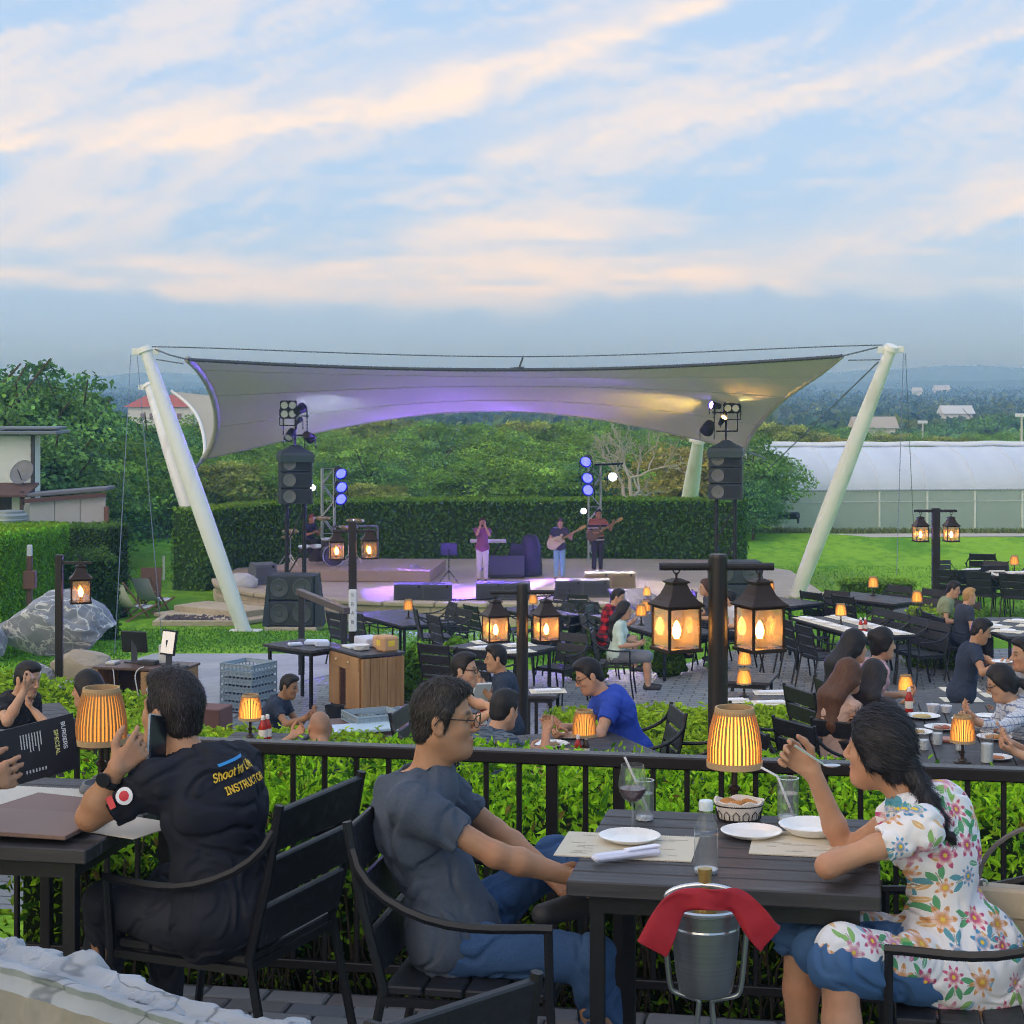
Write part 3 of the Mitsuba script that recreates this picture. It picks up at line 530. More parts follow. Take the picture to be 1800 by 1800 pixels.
s_r, z_r = prof[-1]
part(gh, 'ridge_vent', MB().tube([Pg(s_r - .15 + .06 * math.sin(u * 1.3), u, z_r + .10 + .02 * math.sin(u * 2.1)) for u in np.linspace(.1, bays * bw, 60)], [.10] * 60, 8), M((.74, .77, .82), .5), 'rolled white film along the ridge', smooth=True)
part(gh, 'eave_rail', MB().rod(Pg(-.04, -.1, ev), Pg(-.04, bays * bw, ev), .035), M((.30, .33, .36), .6))
part(gh, 'mid_rail', MB().rod(Pg(-.05, 0, ev * .72), Pg(-.05, bays * bw, ev * .72), .018), M((.55, .58, .58), .6))
gv = [Pg(s, -.01, z) for s, z in prof] + [Pg(2 * dep / 2 - s * 1.0 + .6, -.01, z) for s, z in prof[::-1]] ; base_ = [Pg(dep + .6, -.01, 0), Pg(0, -.01, 0)]
poly = gv + base_; cen = np.mean(poly, 0); part(gh, 'gable', (np.vstack([poly, cen]), np.array([[i, (i + 1) % len(poly), len(poly)] for i in range(len(poly))])), 'film_net')
part(gh, 'rear_wall', (np.array([Pg(dep, 0, 0), Pg(dep, bays * bw, 0), Pg(dep, bays * bw, ev + .3), Pg(dep, 0, ev + .3)]), np.array([[0, 1, 2, 3]])), 'film_net')
k = new('water_pipe'); scene[k] = pl(MB().tube([at(1310, 905, 73), at(1375, 907, 73), at(1403, 906, 72.5)], .14, 8).rod(at(1403, 906, 72.5) - [0, 0, .3], at(1403, 906, 72.5) + [0, 0, .05], .05), M((.05, .06, .08), .5), smooth=40); tag(k, 'dark pipe lying at the left foot of the greenhouse', 'pipe')
k = new('road'); scene[k] = pl((np.array([[9.0, 70.2, .012], [30, 71.6, .012], [30, 73.2, .012], [9, 71.8, .012]]) + [0, 0, .02], np.array([[0, 1, 2, 3]])), M((.38, .36, .32), .9)); labels[k] = {'kind': 'structure'}
# ------------------------------------------------------------------ house, sheds and what stands by them at the left edge
hs = thing('house', 'white house corner with a flat dark roof at the left edge', 'house')
a0 = at(60, 900, 54)
hx0, hx1, hz1 = -16.5, a0[0], 4.35
part(hs, 'wall', box(((hx0 + hx1) / 2, 54.35, hz1 / 2), (hx1 - hx0, .7, hz1)), M((.66, .70, .72), .8))
part(hs, 'corner_trim', box((hx1 - .03, 53.97, hz1 / 2), (.10, .1, hz1)), M((.05, .06, .07), .6))
part(hs, 'roof', MB().box((-14.75, 54.2, hz1 + .1), (3.6, 1.6, .10), None, .02).box((-13.9, 54.2, hz1 + .22), (1.8, 1.3, .07), None, .02), M((.16, .19, .22), .6))
part(hs, 'window', box((-14.72, 53.985, 2.72), (.36, .05, .36)), M((.02, .02, .03), .2))
dish = thing('satellite_dish', 'round grey satellite dish in front of the white house', 'satellite dish'); c = at(41, 832, 53)
th = np.linspace(0, 1, 9); Rd = rot([0, 0, 1], -20) @ rot([1, 0, 0], 62)
part(dish, 'reflector', MB().lathe([(r * .37, .10 * r * r) for r in th] + [(.37, .088), (0, -.014)], c, 28, Rd), M((.16, .17, .19), .5), smooth=40)
part(dish, 'arm', MB().rod(c + [0, 0, -.3], c + [-.04, -.45, .12], .015).rod(c + [0, 0, -.3], c + [.0, .05, -.9], .03), iron if False else M((.02, .02, .025), .5))
sh = thing('shed', 'low dark roofed kiosk with a striped awning at the left edge', 'shed'); c = at(18, 880, 52.5)
part(sh, 'roof', MB().box(c + [-.15, 0, .30], (1.55, 1.5, .07), rot([1, 0, 0], 10), .01), M((.10, .05, .04), .6))
part(sh, 'wall', MB().box(c + [-.30, .4, -.5], (1.1, .06, 1.5)), M((.035, .03, .03), .7)); part(sh, 'post', box(c + [.45, -.5, -.55], (.09, .09, 1.7)), M((.05, .03, .025), .6)); part(sh, 'door', box(c + [.1, .34, -.3], (.28, .04, .9)), M((.62, .66, .70), .5))
tk = thing('water_tank', 'round grey metal tank at the left edge above the hedge', 'tank'); c = at(16, 905, 50.5)
part(tk, 'drum', MB().lathe([(0, -.9), (.5, -.9), (.5, .0), (.46, .04), (.4, .05), (.4, .11), (.0, .14)], c, 26), M((.30, .35, .38), .4, .4), smooth=40)
for i in range(3): part(tk, 'hoop', MB().lathe([(.505, -.03), (.53, 0), (.505, .03)], c + [0, 0, -.12 - i * .26], 26), M((.34, .40, .42), .4, .4), smooth=True)
ls = thing('shed', 'grey lean-to shed with a sloping felt roof behind the dark clipped hedge', 'shed')
p_ = [at(52, 880, 52), at(186, 866, 52)]; zb = -.05
part(ls, 'roof', MB().beam(p_[0] + [-.1, .45, .14], p_[1] + [.05, .45, .1], 1.2, .10, bev=.02), M((.13, .14, .17), .8)); part(ls, 'fascia', MB().beam(p_[0] + [-.1, -.2, .0], p_[1] + [.05, -.2, -.04], .05, .12), M((.09, .045, .045), .7))
xs_ = np.linspace(p_[0][0], p_[1][0], 4)
for i in range(3):
    z1 = np.interp((xs_[i] + xs_[i + 1]) / 2, [p_[0][0], p_[1][0]], [p_[0][2], p_[1][2]]); part(ls, 'wall_panel', box(((xs_[i] + xs_[i + 1]) / 2, 52.0, (zb + z1) / 2), (xs_[i + 1] - xs_[i] - .02, .06, z1 - zb)), M((.36 + .02 * i, .38, .43), .7))
part(ls, 'corner_post', box((xs_[-1] + .03, 51.95, 1.2), (.12, .12, 2.5)), M((.16, .07, .05), .7))
# red roofed building far behind
rb = thing('building', 'white building with a red tiled roof seen between mast and canopy', 'building'); c = at(292, 740, 240)
part(rb, 'wall', box((c[0], 240, -3.2), (8.2, 8, 11.2)), M((.72, .70, .68), .8)); 
rp = MB(); 
v = np.array([[-4.6, -4.5, 0], [4.6, -4.5, 0], [4.6, 4.5, 0], [-4.6, 4.5, 0], [-2.4, 0, 1.5], [2.4, 0, 1.5]]) + [c[0], 240, 2.4]
part(rb, 'roof', (v, np.array([[0, 1, 5], [0, 5, 4], [1, 2, 5], [2, 3, 4], [2, 4, 5], [3, 0, 4], [0, 2, 1], [0, 3, 2]])), M((.42, .10, .06), .8))
for i in range(5): part(rb, 'window', box((c[0] - 2.2 + i * 1.15, 235.97, 1.2), (.55, .1, .8)), M((.24, .16, .16), .4))
part(rb, 'window', box((c[0] + 1.6, 235.97, -1.5), (2.6, .1, .35)), M((.16, .17, .2), .4))
for (px, py, d, w, h, rc, lb) in [(1535, 752, 215, 4.2, 1.8, (.45, .40, .34), 'small white house with a pale gabled roof half hidden in the far trees'), (1680, 727, 420, 6, 2.6, (.62, .64, .66), 'pale roofed far house on the wooded plain right of the mast'), (1655, 686, 1300, 9, 5, (.6, .6, .62), 'tiny white far house, the upper one on the plain at right'), (1612, 688, 1350, 6, 4, (.6, .6, .6), 'tiny white far house left of the upper one on the plain')]:
    k = thing('house', lb, 'house'); c = at(px, py, d); part(k, 'wall', box((c[0], d, c[2] - h * 1.5), (w, w, h * 3)), M((.75, .74, .72), .8))
    v = np.array([[-w * .6, -w * .6, 0], [w * .6, -w * .6, 0], [w * .6, w * .6, 0], [-w * .6, w * .6, 0], [-w * .6, 0, h * .7], [w * .6, 0, h * .7]]) + [c[0], d, c[2] + .02]
    part(k, 'roof', (v, np.array([[0, 1, 5], [0, 5, 4], [2, 3, 4], [2, 4, 5], [1, 2, 5], [3, 0, 4], [0, 2, 1], [0, 3, 2]])), M(rc, .8))
for (px, ty, by, d, lb) in [(1796, 730, 775, 130, 'pale power pole at the right edge among the trees'), (1622, 742, 765, 170, 'pale floodlight pole above the trees behind the greenhouse')]:
    k = thing('pole', lb, 'pole'); t, b = at(px, ty, d), at(px, by, d); part(k, 'shaft', MB().rod(b - [0, 0, 2], t, .10, .07, 6), M((.62, .60, .55), .7)); part(k, 'head', MB().box(t, (.9, .2, .25), None, .02), M((.75, .76, .78), .5))
# ------------------------------------------------------------------ materials of the furniture
def wood_fn(c0, c1, sc=1.0, wear=0.0, wc=(.3, .28, .26)):
    def fn(p, n, uv):
        u, v = p.x * .984 - p.y * .178, p.x * .178 + p.y * .984
        g = fb(u * 5 * sc, v * 60 * sc, p.z * 60 * sc, 3); h = fb(u * 2, v * 2, p.z * 2, 3)
        c = mixc(c0, c1, g * .65 + h * .35)
        return mixc(c, wc, ss(.55, .85, fb(u * 7, v * 30, p.z * 20, 4)) * wear) if wear else c
    return fn
scene['dark_wood'] = {'type': 'twosided', 'b': {'type': 'bumpmap', 'scale': .0015, 't': mikit.proc(lambda p, n, uv: fb((p.x * .984 - p.y * .178) * 8, (p.x * .178 + p.y * .984) * 90, p.z * 90, 3), .002),
    'b': {'type': 'principled', 'base_color': mikit.proc(wood_fn((.016, .016, .020), (.055, .053, .060), 1, .35, (.12, .118, .125))), 'roughness': .5, 'specular': .5}}}
scene['chair_wood'] = {'type': 'twosided', 'b': {'type': 'principled', 'base_color': mikit.proc(wood_fn((.007, .008, .012), (.020, .021, .027), 1, .25, (.05, .05, .058))), 'roughness': .48, 'specular': .5}}
scene['teak'] = {'type': 'twosided', 'b': {'type': 'principled', 'base_color': mikit.proc(lambda p, n, uv: mixc((.22, .11, .045), (.46, .27, .12), fb(p.x * 22 + p.y * 17, p.y * 3, p.z * 1.6, 4))), 'roughness': .5, 'specular': .4}}
iron, black, bronze = M((.009, .010, .013), .45), M((.008, .008, .010), .55), M((.045, .026, .018), .42, .55)
post_m = 'post_wood'
scene['post_wood'] = {'type': 'twosided', 'b': {'type': 'principled', 'base_color': mikit.proc(lambda p, n, uv: mixc((.009, .008, .009), (.030, .021, .018), fb(p.x * 30, p.y * 30, p.z * 1.5, 4))), 'roughness': .4, 'specular': .5}}
whiteware = M((.82, .83, .84), .18); paperm, linen = M((.62, .58, .48), .8), M((.74, .74, .78), .8)

# ------------------------------------------------------------------ chair: x right, y forward, z up
def chair_proto():
    P = Proto()
    for i, y in enumerate((-.155, -.05, .055, .16)): P.add('seat_slat', box((0, y, .445), (.46, .098, .022), None, .004), 'chair_wood')
    for z, w in ((.535, .44), (.665, .455), (.80, .465)):
        y = -.215 - (z - .45) * .20
        P.add('back_slat', box((0, y, z), (w, .02, .118), rot([1, 0, 0], 11), .004), 'chair_wood')
    for sx in (-1, 1):
        P.add('rear_leg', MB().tube([(sx * .235, -.30, 0), (sx * .232, -.235, .30), (sx * .23, -.205, .45), (sx * .232, -.262, .66), (sx * .234, -.300, .87)], .013, 6), iron, smooth=40)
        P.add('front_leg', MB().tube([(sx * .24, .27, 0), (sx * .235, .235, .25), (sx * .245, .225, .46), (sx * .265, .225, .63)], .012, 6), iron, smooth=40)
        P.add('armrest', MB().tube(curve([(sx * .236, -.285, .80), (sx * .28, -.20, .70), (sx * .30, -.05, .645), (sx * .285, .10, .632), (sx * .265, .235, .632)], 12), .0125, 6), iron, smooth=40)
    P.add('seat_frame', MB().beam((-.235, -.205, .425), (.235, -.205, .425), .018, .025).beam((-.235, .215, .425), (.235, .215, .425), .018, .025).beam((-.237, -.21, .42), (-.237, .22, .42), .016, .022).beam((.237, -.21, .42), (.237, .22, .42), .016, .022), iron)
    return P
CHAIR = chair_proto()
def chair(x, y, z, yaw, label, group=None):              # yaw: the direction the sitter faces, degrees from +x
    return CHAIR.place('chair', mat4(RZ(yaw - 90), (x, y, z)), label, 'chair', group)

# ------------------------------------------------------------------ table lamp with a pleated rattan shade
def lamp_proto(k=1.0, glow=1.0):
    P = Proto()
    P.add('base', MB().lathe([(0, 0), (.052, 0), (.056, .006), (.05, .014), (.03, .018), (.026, .03), (.012, .036), (.0, .036)], n=20), M((.03, .018, .014), .35), smooth=50)
    P.add('stem', MB().lathe([(.011, .034), (.010, .06), (.016, .066), (.016, .075), (.009, .08), (.009, .118), (.020, .122), (.020, .127), (.009, .131), (.009, .15)], n=14), M((.03, .018, .014), .35), smooth=50)
    m = MB()
    for i in range(40):
        a = i * 2 * math.pi / 40; w = .0032 if i % 2 else .0022
        for t0, t1 in ((0, .34), (.34, .67), (.67, 1)):
            pr = lambda t: (.077 - .0225 * t ** 1.7 + .004 * math.sin(math.pi * t), .138 + .160 * t)
            (r0, z0), (r1, z1) = pr(t0), pr(t1); c, s = math.cos(a), math.sin(a)
            m.beam((r0 * c, r0 * s, z0), (r1 * c, r1 * s, z1), w * 2, .0026, up=(c, s, 0))
    P.add('rattan_ribs', m, M((.36, .19, .07), .7))
    ring = lambda r0, z0, r1, z1: MB().lathe([(r0 - .004, z0), (r0 + .001, z0), (r1 + .001, z1), (r1 - .004, z1), (r0 - .004, z0)], n=36)
    P.add('shade_band', ring(.0795, .132, .0795, .150), M((.44, .30, .16), .8), smooth=40); P.add('shade_band', ring(.0575, .284, .055, .303), M((.44, .30, .16), .8), smooth=40)
    prof = [(.0745 - .0225 * t ** 1.7 + .004 * math.sin(math.pi * t), .140 + .156 * t) for t in np.linspace(0, 1, 9)]
    d = pl(MB().lathe(prof, n=36), M((.5, .28, .10), .8), smooth=True); d['emitter'] = emit((1.0, .33, .035), .27 * glow)
    P.p.append(('shade_liner', d, None, None))
    return P
LAMP, LAMP_B, LAMP_C, LAMP_DIM = lamp_proto(), lamp_proto(1, .72), lamp_proto(1, 1.35), lamp_proto(1, .42)
def lamp(p, label, proto=None, s=1.0, yaw=0): return (proto or (LAMP, LAMP_B, LAMP_C)[int(abs(p[0]) * 37 + p[1] * 11) % 3]).place('table_lamp', mat4(RZ(yaw), p, s), label, 'table lamp')

# ------------------------------------------------------------------ lantern and lantern posts
scene['dusty_glass'] = {'type': 'blendbsdf', 'weight': .16, 'a': {'type': 'thindielectric'}, 'b': {'type': 'principledthin', 'base_color': {'type': 'rgb', 'value': [.80, .62, .42]}, 'roughness': .6, 'diff_trans': 1.1, 'spec_trans': 0.0}}
def lantern_proto():
    P = Proto(); h = .105
    P.add('tray', box((0, 0, .012), (.245, .245, .024), None, .004), bronze)
    for sx in (-1, 1):
        for sy in (-1, 1): P.add('corner_post', box((sx * h, sy * h, .15), (.014, .014, .252)), bronze)
    P.add('frame', MB().tube([(h, h, .27), (-h, h, .27), (-h, -h, .27), (h, -h, .27), (h, h, .27)], .008, 4), bronze)
    for s in (-1, 1):
        P.add('pane', box((0, s * (h - .001), .15), (.194, .002, .226)), 'dusty_glass'); P.add('pane', box((s * (h - .001), 0, .15), (.002, .194, .226)), 'dusty_glass')
    r4 = lambda prof: MB().lathe([(r * 1.414, z) for r, z in prof], n=4, R=RZ(45))
    P.add('roof', r4([(.0, .276), (.128, .276), (.130, .286), (.100, .312), (.075, .345), (.058, .385), (.050, .405), (.050, .415), (.062, .418), (.062, .426), (.02, .445), (0, .447)]), bronze)
    P.add('ring', MB().rod((0, 0, .44), (0, 0, .475), .008).tube([(math.cos(a) * .022, 0, .495 + math.sin(a) * .022) for a in np.linspace(-math.pi / 2, 1.5 * math.pi, 15)], .005, 5), bronze)
    P.add('socket', MB().rod((0, 0, .024), (0, 0, .075), .016), bronze)
    d = pl(MB().lathe([(.0, .072), (.014, .075), (.026, .105), (.028, .125), (.020, .155), (.008, .18), (0, .186)], n=14), M((.8, .6, .3), .4), smooth=True); d['emitter'] = emit((1.0, .40, .06), 6.0)
    P.p.append(('bulb', d, None, None))
    return P
LANTERN = lantern_proto()
def lantern_post(name, px, ty, by, d, w, bar, lanterns, label, llabels, size=1.0, yaw=0, square=False):
    key = thing('lantern_post', label, 'lantern post'); t, b = at(px, ty, d), at(px, by, d)
    if square: part(key, 'pole', box((t + b) / 2, (w, w, t[2] - b[2]), None, .008), post_m)
    else: part(key, 'pole', MB().lathe([(0, b[2]), (w / 2 * 1.06, b[2]), (w / 2, t[2] - .02), (w / 2 - .01, t[2]), (0, t[2])], (t[0], d, 0), 14), post_m, smooth=40)
    l, r = at(bar[0], bar[2], d), at(bar[1], bar[2], d)
    part(key, 'crossbar', MB().rod(l, r, w * .2, n=10) if not square else MB().beam(l, r, w * .35, w * .35), post_m)
    for (lx, byy), lb in zip(lanterns, llabels):
        bt = at(lx, byy, d); q = LANTERN.place('lantern', mat4(RZ(yaw), bt, size), lb, 'lantern')
        top = l[2] - w * .2; part(q, 'hook', MB().rod((bt[0], d, bt[2] + .51 * size), (bt[0], d, max(top, bt[2] + .52 * size)), .006, n=5), bronze)
lantern_post('', 1262, 974, 1330, 11.5, .117, (1159, 1360, 996), [(1189, 1144), (1335, 1144)], 'thick dark lantern post with crossbar, the nearest and largest of the posts', ['large lit lantern hanging left of the thick near post', 'large lit lantern hanging right of the thick near post'], 1.0, 24)
lantern_post('', 918, 1025, 1290, 19.4, .118, (862, 974, 1041), [(871, 1128), (960, 1127)], 'dark lantern post with two lanterns, middle of the terrace, left of the plaid shirt diner', ['lit lantern on the left of the middle lantern post', 'lit lantern on the right of the middle lantern post'], .98, 20)
lantern_post('', 620, 916, 1150, 27.5, .115, (585, 662, 934), [(592, 984), (649, 982)], 'lantern post with a white sign box before the drum kit', ['lit lantern left of the post before the drum kit', 'lit lantern right of the post before the drum kit'], .98, 10, True)
lantern_post('', 1645, 893, 1070, 33, .13, (1607, 1682, 898), [(1618, 952), (1672, 952)], 'lantern post on the lawn edge before the greenhouse', ['lit lantern left of the post before the greenhouse', 'lit lantern right of the post before the greenhouse'], 1.0, 8, True)
lantern_post('', 104, 975, 1190, 20.5, .078, (104, 160, 989), [(142, 1060)], 'thin lantern post with one arm in front of the boulder', ['lit lantern hanging before the boulder'], .95, 15, True)
# white sign box on the third post, with its small characters
k = new('sign_box'); q0, q1 = at(620, 1110, 27.36), at(620, 1036, 27.36); scene[k] = pl(box((q0 + q1) / 2, (.115, .07, q1[2] - q0[2]), None, .012), M((.72, .76, .80), .4)); tag(k, 'narrow white upright sign box on the lantern post before the drum kit', 'sign')
tx = MB()
for i in range(4): tx.add(*(lambda m: (m.vertices @ rot([1, 0, 0], 90).T + [(q0[0]) - .022, 27.32, q0[2] + .12 + i * .13], m.faces))(meshkit.text_mesh('BARS'[i], .05, .004)))
part(k, 'lettering', tx, M((.12, .14, .2), .6))

# ------------------------------------------------------------------ dining tables of the terraces
def table_between(p1, p2, w, label, floor, planks=5, thick=.035, group=None, mat='dark_wood'):
    """tabletop centre line from p1 to p2 (points on its upper face)"""
    key = thing('dining_table', label, 'table', group); p1, p2 = np.array(p1), np.array(p2)
    x = p2 - p1; L = np.linalg.norm(x[:2]); x = x / np.linalg.norm(x); y = np.array([-x[1], x[0], 0]); R = np.stack([x, y, [0, 0, 1]], 1); c = (p1 + p2) / 2; pw = w / planks
    for i in range(planks):
        o = -w / 2 + pw * (i + .5); part(key, 'plank', box(c + y * o + [0, 0, -thick / 2], (L, pw - .006, thick), R, .004), mat)
    part(key, 'apron', MB().box(c + y * (w / 2 - .06) + [0, 0, -thick - .025], (L - .1, .02, .05), R).box(c - y * (w / 2 - .06) + [0, 0, -thick - .025], (L - .1, .02, .05), R).box(c + x * (L / 2 - .06) + [0, 0, -thick - .025], (.02, w - .14, .05), R).box(c - x * (L / 2 - .06) + [0, 0, -thick - .025], (.02, w - .14, .05), R), iron)
    for sx in (-1, 1):
        for sy in (-1, 1):
            q = c + x * sx * (L / 2 - .07) + y * sy * (w / 2 - .07); z = float(floor(q[0], q[1])) if callable(floor) else floor
            part(key, 'leg', box((q[0], q[1], (z + c[2] - thick) / 2), (.035, .035, c[2] - thick - z), R), iron)
    return c, x, y, R, L
NAP = Proto().add('mat', box((0, 0, .002), (.42, .30, .003)), paperm).add('napkin', box((.02, -.02, .012), (.24, .055, .016), RZ(12), .004), linen).add('plate', MB().lathe([(0, .004), (.06, .004), (.105, .016), (.106, .019), (.06, .009), (0, .008)], (-.02, .05, 0), 20), whiteware, smooth=50)
MATN = Proto().add('mat', box((0, 0, .002), (.40, .29, .003)), paperm).add('napkin', box((0, 0, .014), (.30, .12, .02), RZ(8), .005), linen)
def setting(p, yaw, label, proto=None, group=None): return (proto or NAP).place('place_setting', mat4(RZ(yaw), p), label, 'place setting', group)
ORD = ['nearest', 'second nearest', 'third nearest', 'farthest']
def seats(c, x, y, L, w, spec, label, group, floor):
    """spec: (along, side) pairs, along in metres from the centre, side +1/-1, optional push; every chair is told apart by its side and its order from the camera"""
    Q = [c + x * s[0] + y * s[1] * (w / 2 + (s[2] if len(s) > 2 else .22)) for s in spec]
    for s, q in zip(spec, Q):
        f = -y * s[1]; z = float(floor(q[0], q[1])) if callable(floor) else floor; m = sorted([float(k[1]) for k, t in zip(Q, spec) if t[1] == s[1]])
        side = ('right' if -f[0] > 0 else 'left') if abs(f[0]) > .5 else ('far' if -f[1] > 0 else 'near'); i = m.index(float(q[1])); o = '' if len(m) == 1 else ORD[min(i, 2)] if i < len(m) - 1 else 'farthest'
        chair(q[0], q[1], z, math.degrees(math.atan2(f[1], f[0])) + rng.uniform(-5, 5), '%s, %s side%s' % (label, side, ', ' + o if o else ''), group)
fl = lambda x, y: float(gz(x, y)) + .02
ZC = C + .75
def onz(px, py, h=.75):                                  # a point above the sloping ground at height h
    d = 28.
    for _ in range(40):
        p = at(px, py, d); z = float(gz(p[0], d)) + .02 + h; d = d * .5 + .5 * (EYE - z) * F / (py - HOR)
    return at(px, py, d)
def tabl(e1, e2, w, label, spec, clabel, cgroup, planks=5):
    a, b = onz(*e1), onz(*e2); zz = (a[2] + b[2]) / 2; a[2] = b[2] = zz
    r = table_between(a, b, w, label, fl, planks); seats(r[0], r[1], r[2], r[4], w, spec, clabel, cgroup, fl); return r
g = 'chairs round the tables of the lower terrace'
T1 = tabl((662, 1082), (755, 1088), .95, 'square dark table with a lamp on the grass before the left part of the stage', [(.35, -1), (-.25, -1, .35), (.3, 1), (-.3, 1, .3)], 'chair at the square lamp table before the stage', g)
chair(*[*onz(770, 1140, .0)[:2]], fl(*onz(770, 1140, .0)[:2]), 200, 'dark chair seen from behind right of the square lamp table', None)
lamp(onz(718, 1087), 'lit table lamp on the square table before the left part of the stage')
T2 = tabl((905, 1072), (985, 1076), .8, 'dark table with a lamp close to the stage, behind the middle lantern post', [(-.4, 1), (.4, 1), (.3, -1), (-.6, -1, .35)], 'chair at the table behind the middle lantern post', g)
lamp(onz(937, 1074), 'lit table lamp close to the stage between the two lanterns of the middle post')
T3 = tabl((822, 1130), (945, 1143), .85, 'dark table laid with white napkins under the left lantern of the middle post', [(-.35, -1, .28), (.3, -1, .3), (.45, 1)], 'chair at the napkin laid table under the middle lanterns', g)
PL = lambda q, i, t: ('far ' if q > 0 else 'near ') + 'side, ' + ['first', 'second', 'third', 'fourth', 'fifth'][i] + ' placemat from the left on ' + t
for i, (u_, v_) in enumerate(((-.4, .22), (.1, .24), (-.1, -.24), (.42, -.22))): setting(T3[0] + T3[1] * u_ + T3[2] * v_, 20, PL(v_, i % 2, 'the table under the middle lanterns'), MATN, 'settings on the table under the middle lanterns')
for (px, py, yw) in ((765, 1172, 10), (795, 1186, 25)):
    q = on(px, py, C); chair(q[0], q[1], C, yw, '%s dark chair facing right beside the bush and the wooden sideboard' % ('farther' if px < 780 else 'nearer'))
for (px, py, yw) in ((945, 1195, 120), (985, 1185, 150)):
    q = on(px, py, C); chair(q[0], q[1], C, yw, 'dark chair seen from behind, %s right of the middle lantern post' % ('just' if px < 960 else 'farther'))
T4 = tabl((1085, 1092), (1215, 1100), .9, 'dark table of the plaid shirt diner, covered with glasses and dishes', [(.25, 1), (-.25, 1), (-.45, -1, .3)], 'dark chair at the table of the plaid shirt diner', g)
lamp(onz(1135, 1090), 'lit table lamp on the table of the plaid shirt diner'); lamp(onz(1127, 1099) + [0, 0, .0], 'second lit table lamp close before the first on the plaid shirt diner\'s table')
q = onz(1138, 1057); T4b = tabl((1100, 1058), (1180, 1060), .8, 'dark table with a lamp between the stage and the plaid shirt diner', [(.2, 1), (-.3, 1)], 'chair at the table between stage and plaid shirt diner', g); lamp(onz(1137, 1058), 'lit table lamp right behind the plaid shirt diner, nearer to the stage')
for (px, py, yw) in ((1045, 1130, 60), (1020, 1105, 75), (975, 1100, 230), (1063, 1150, 340)):
    q = onz(px, py, 0); chair(q[0], q[1], q[2], yw, {1130: 'dark chair left of the plaid shirt diner', 1105: 'dark chair on the grass, farther left of the plaid shirt diner', 1100: 'dark chair turned left, right of the middle lanterns', 1150: 'dark chair before the plaid shirt diner'}[py])
T5 = tabl((1437, 1084), (1562, 1117), .85, 'long dark table laid with white napkins, with a lamp and two ketchup bottles', [(-.8, 1), (-.3, 1), (.25, 1), (.8, 1), (-.75, -1), (-.15, -1), (.55, -1, .3)], 'chair along the long napkin laid table', 'chairs along the long table')
lamp(onz(1478, 1099), 'lit table lamp on the long napkin laid table')
for i, a in enumerate(np.linspace(-.85, .85, 5)):
    for sd in (-1, 1): setting(T5[0] + T5[1] * a + T5[2] * sd * .25, math.degrees(math.atan2(T5[1][1], T5[1][0])), ['nearest', 'second', 'middle', 'fourth', 'farthest'][4 - i] + ' placemat from the camera, ' + ('right' if (T5[2] * sd)[0] > 0 else 'left') + ' side of the long table', MATN, 'settings on the long table')
T6 = tabl((1470, 1043), (1600, 1058), .8, 'dark table with a lamp on the lawn edge, right of the right mast foot', [(-.45, -1), (.2, -1), (.5, 1), (-.2, 1)], 'chair at the lawn edge lamp table by the right mast', 'chairs at the lawn edge table')
lamp(onz(1535, 1047), 'lit table lamp at the lawn edge right of the right mast')
T6b = tabl((1320, 1050), (1420, 1062), .8, 'dark table at the foot of the right mast behind the big lantern', [(.35, 1, .3), (.6, -1), (0, -1)], 'dark chair at the foot of the right mast', 'chairs at the right mast'); lamp(onz(1352, 1053), 'lit table lamp behind the hook of the big right lantern')
T7 = tabl((1570, 1072), (1680, 1082), .8, 'dark lamp table half hidden behind a low hedge, left of the green shirt diner', [(-.4, 1), (.2, 1)], 'dark chair at the half hidden lamp table', 'chairs at the half hidden lamp table'); lamp(onz(1612, 1074), 'lit table lamp left of the lantern post before the greenhouse')
T8 = tabl((1690, 1003), (1830, 1012), .95, 'long dark table laid with white settings at the right edge by the lawn', [(-.6, -1), (0, -1), (.6, -1), (-.5, 1), (.3, 1)], 'chair at the laid lawn table by the right edge', 'chairs at the right edge table'); lamp(onz(1783, 1006), 'lit table lamp on the laid table by the lawn at the right edge')
for i, a in enumerate((-.6, -.2, .2, .6)):
    for sd in (-1, 1): setting(T8[0] + T8[1] * a + T8[2] * sd * .26, 0, PL((T8[2] * sd)[1], i, 'the lawn table at the right edge'), MATN, 'settings on the right edge table')
for (px, py, yw) in ((1690, 1085, 95), (1735, 1075, 100), (1660, 1040, 270), (1725, 1050, 80)):
    q = onz(px, py, 0); chair(q[0], q[1], q[2], yw, 'empty dark chair at right, ' + {1690: 'before the olive T-shirt diner', 1735: 'nearest the right edge', 1660: 'at the foot of the lantern post', 1725: 'behind the blond diner'}[px])
T9 = tabl((1738, 1085), (1830, 1118), .95, 'dark table with plates before the green shirt diner at the right edge', [(.3, 1, .3), (-.75, -1)], 'dark chair at the plates table at the right edge', 'chairs at the plates table')
for i, a in enumerate((-.5, 0, .5)):
    for sd in (-1, 1): setting(T9[0] + T9[1] * a + T9[2] * sd * .27, -30, PL((T9[2] * sd)[1], i, 'the plates table at the right edge'), NAP, 'settings on the plates table')
a_, b_ = on(1262, 1226, ZC), on(1430, 1233, ZC); T10 = table_between(a_, b_, .85, 'dark table with lamp and napkins behind the near hedge, right of the thick post', C, 5)
lamp(on(1308, 1224, ZC), 'lit table lamp right of the thick lantern post, the nearer of two in line')
for (px, py) in ((1357, 1218), (1355, 1236), (1285, 1232)): setting(on(px, py, ZC), 0, {1218: 'farther right', 1236: 'nearer right', 1232: 'left'}[py] + ' napkin placemat on the table behind the near hedge', MATN, 'settings behind the near hedge')
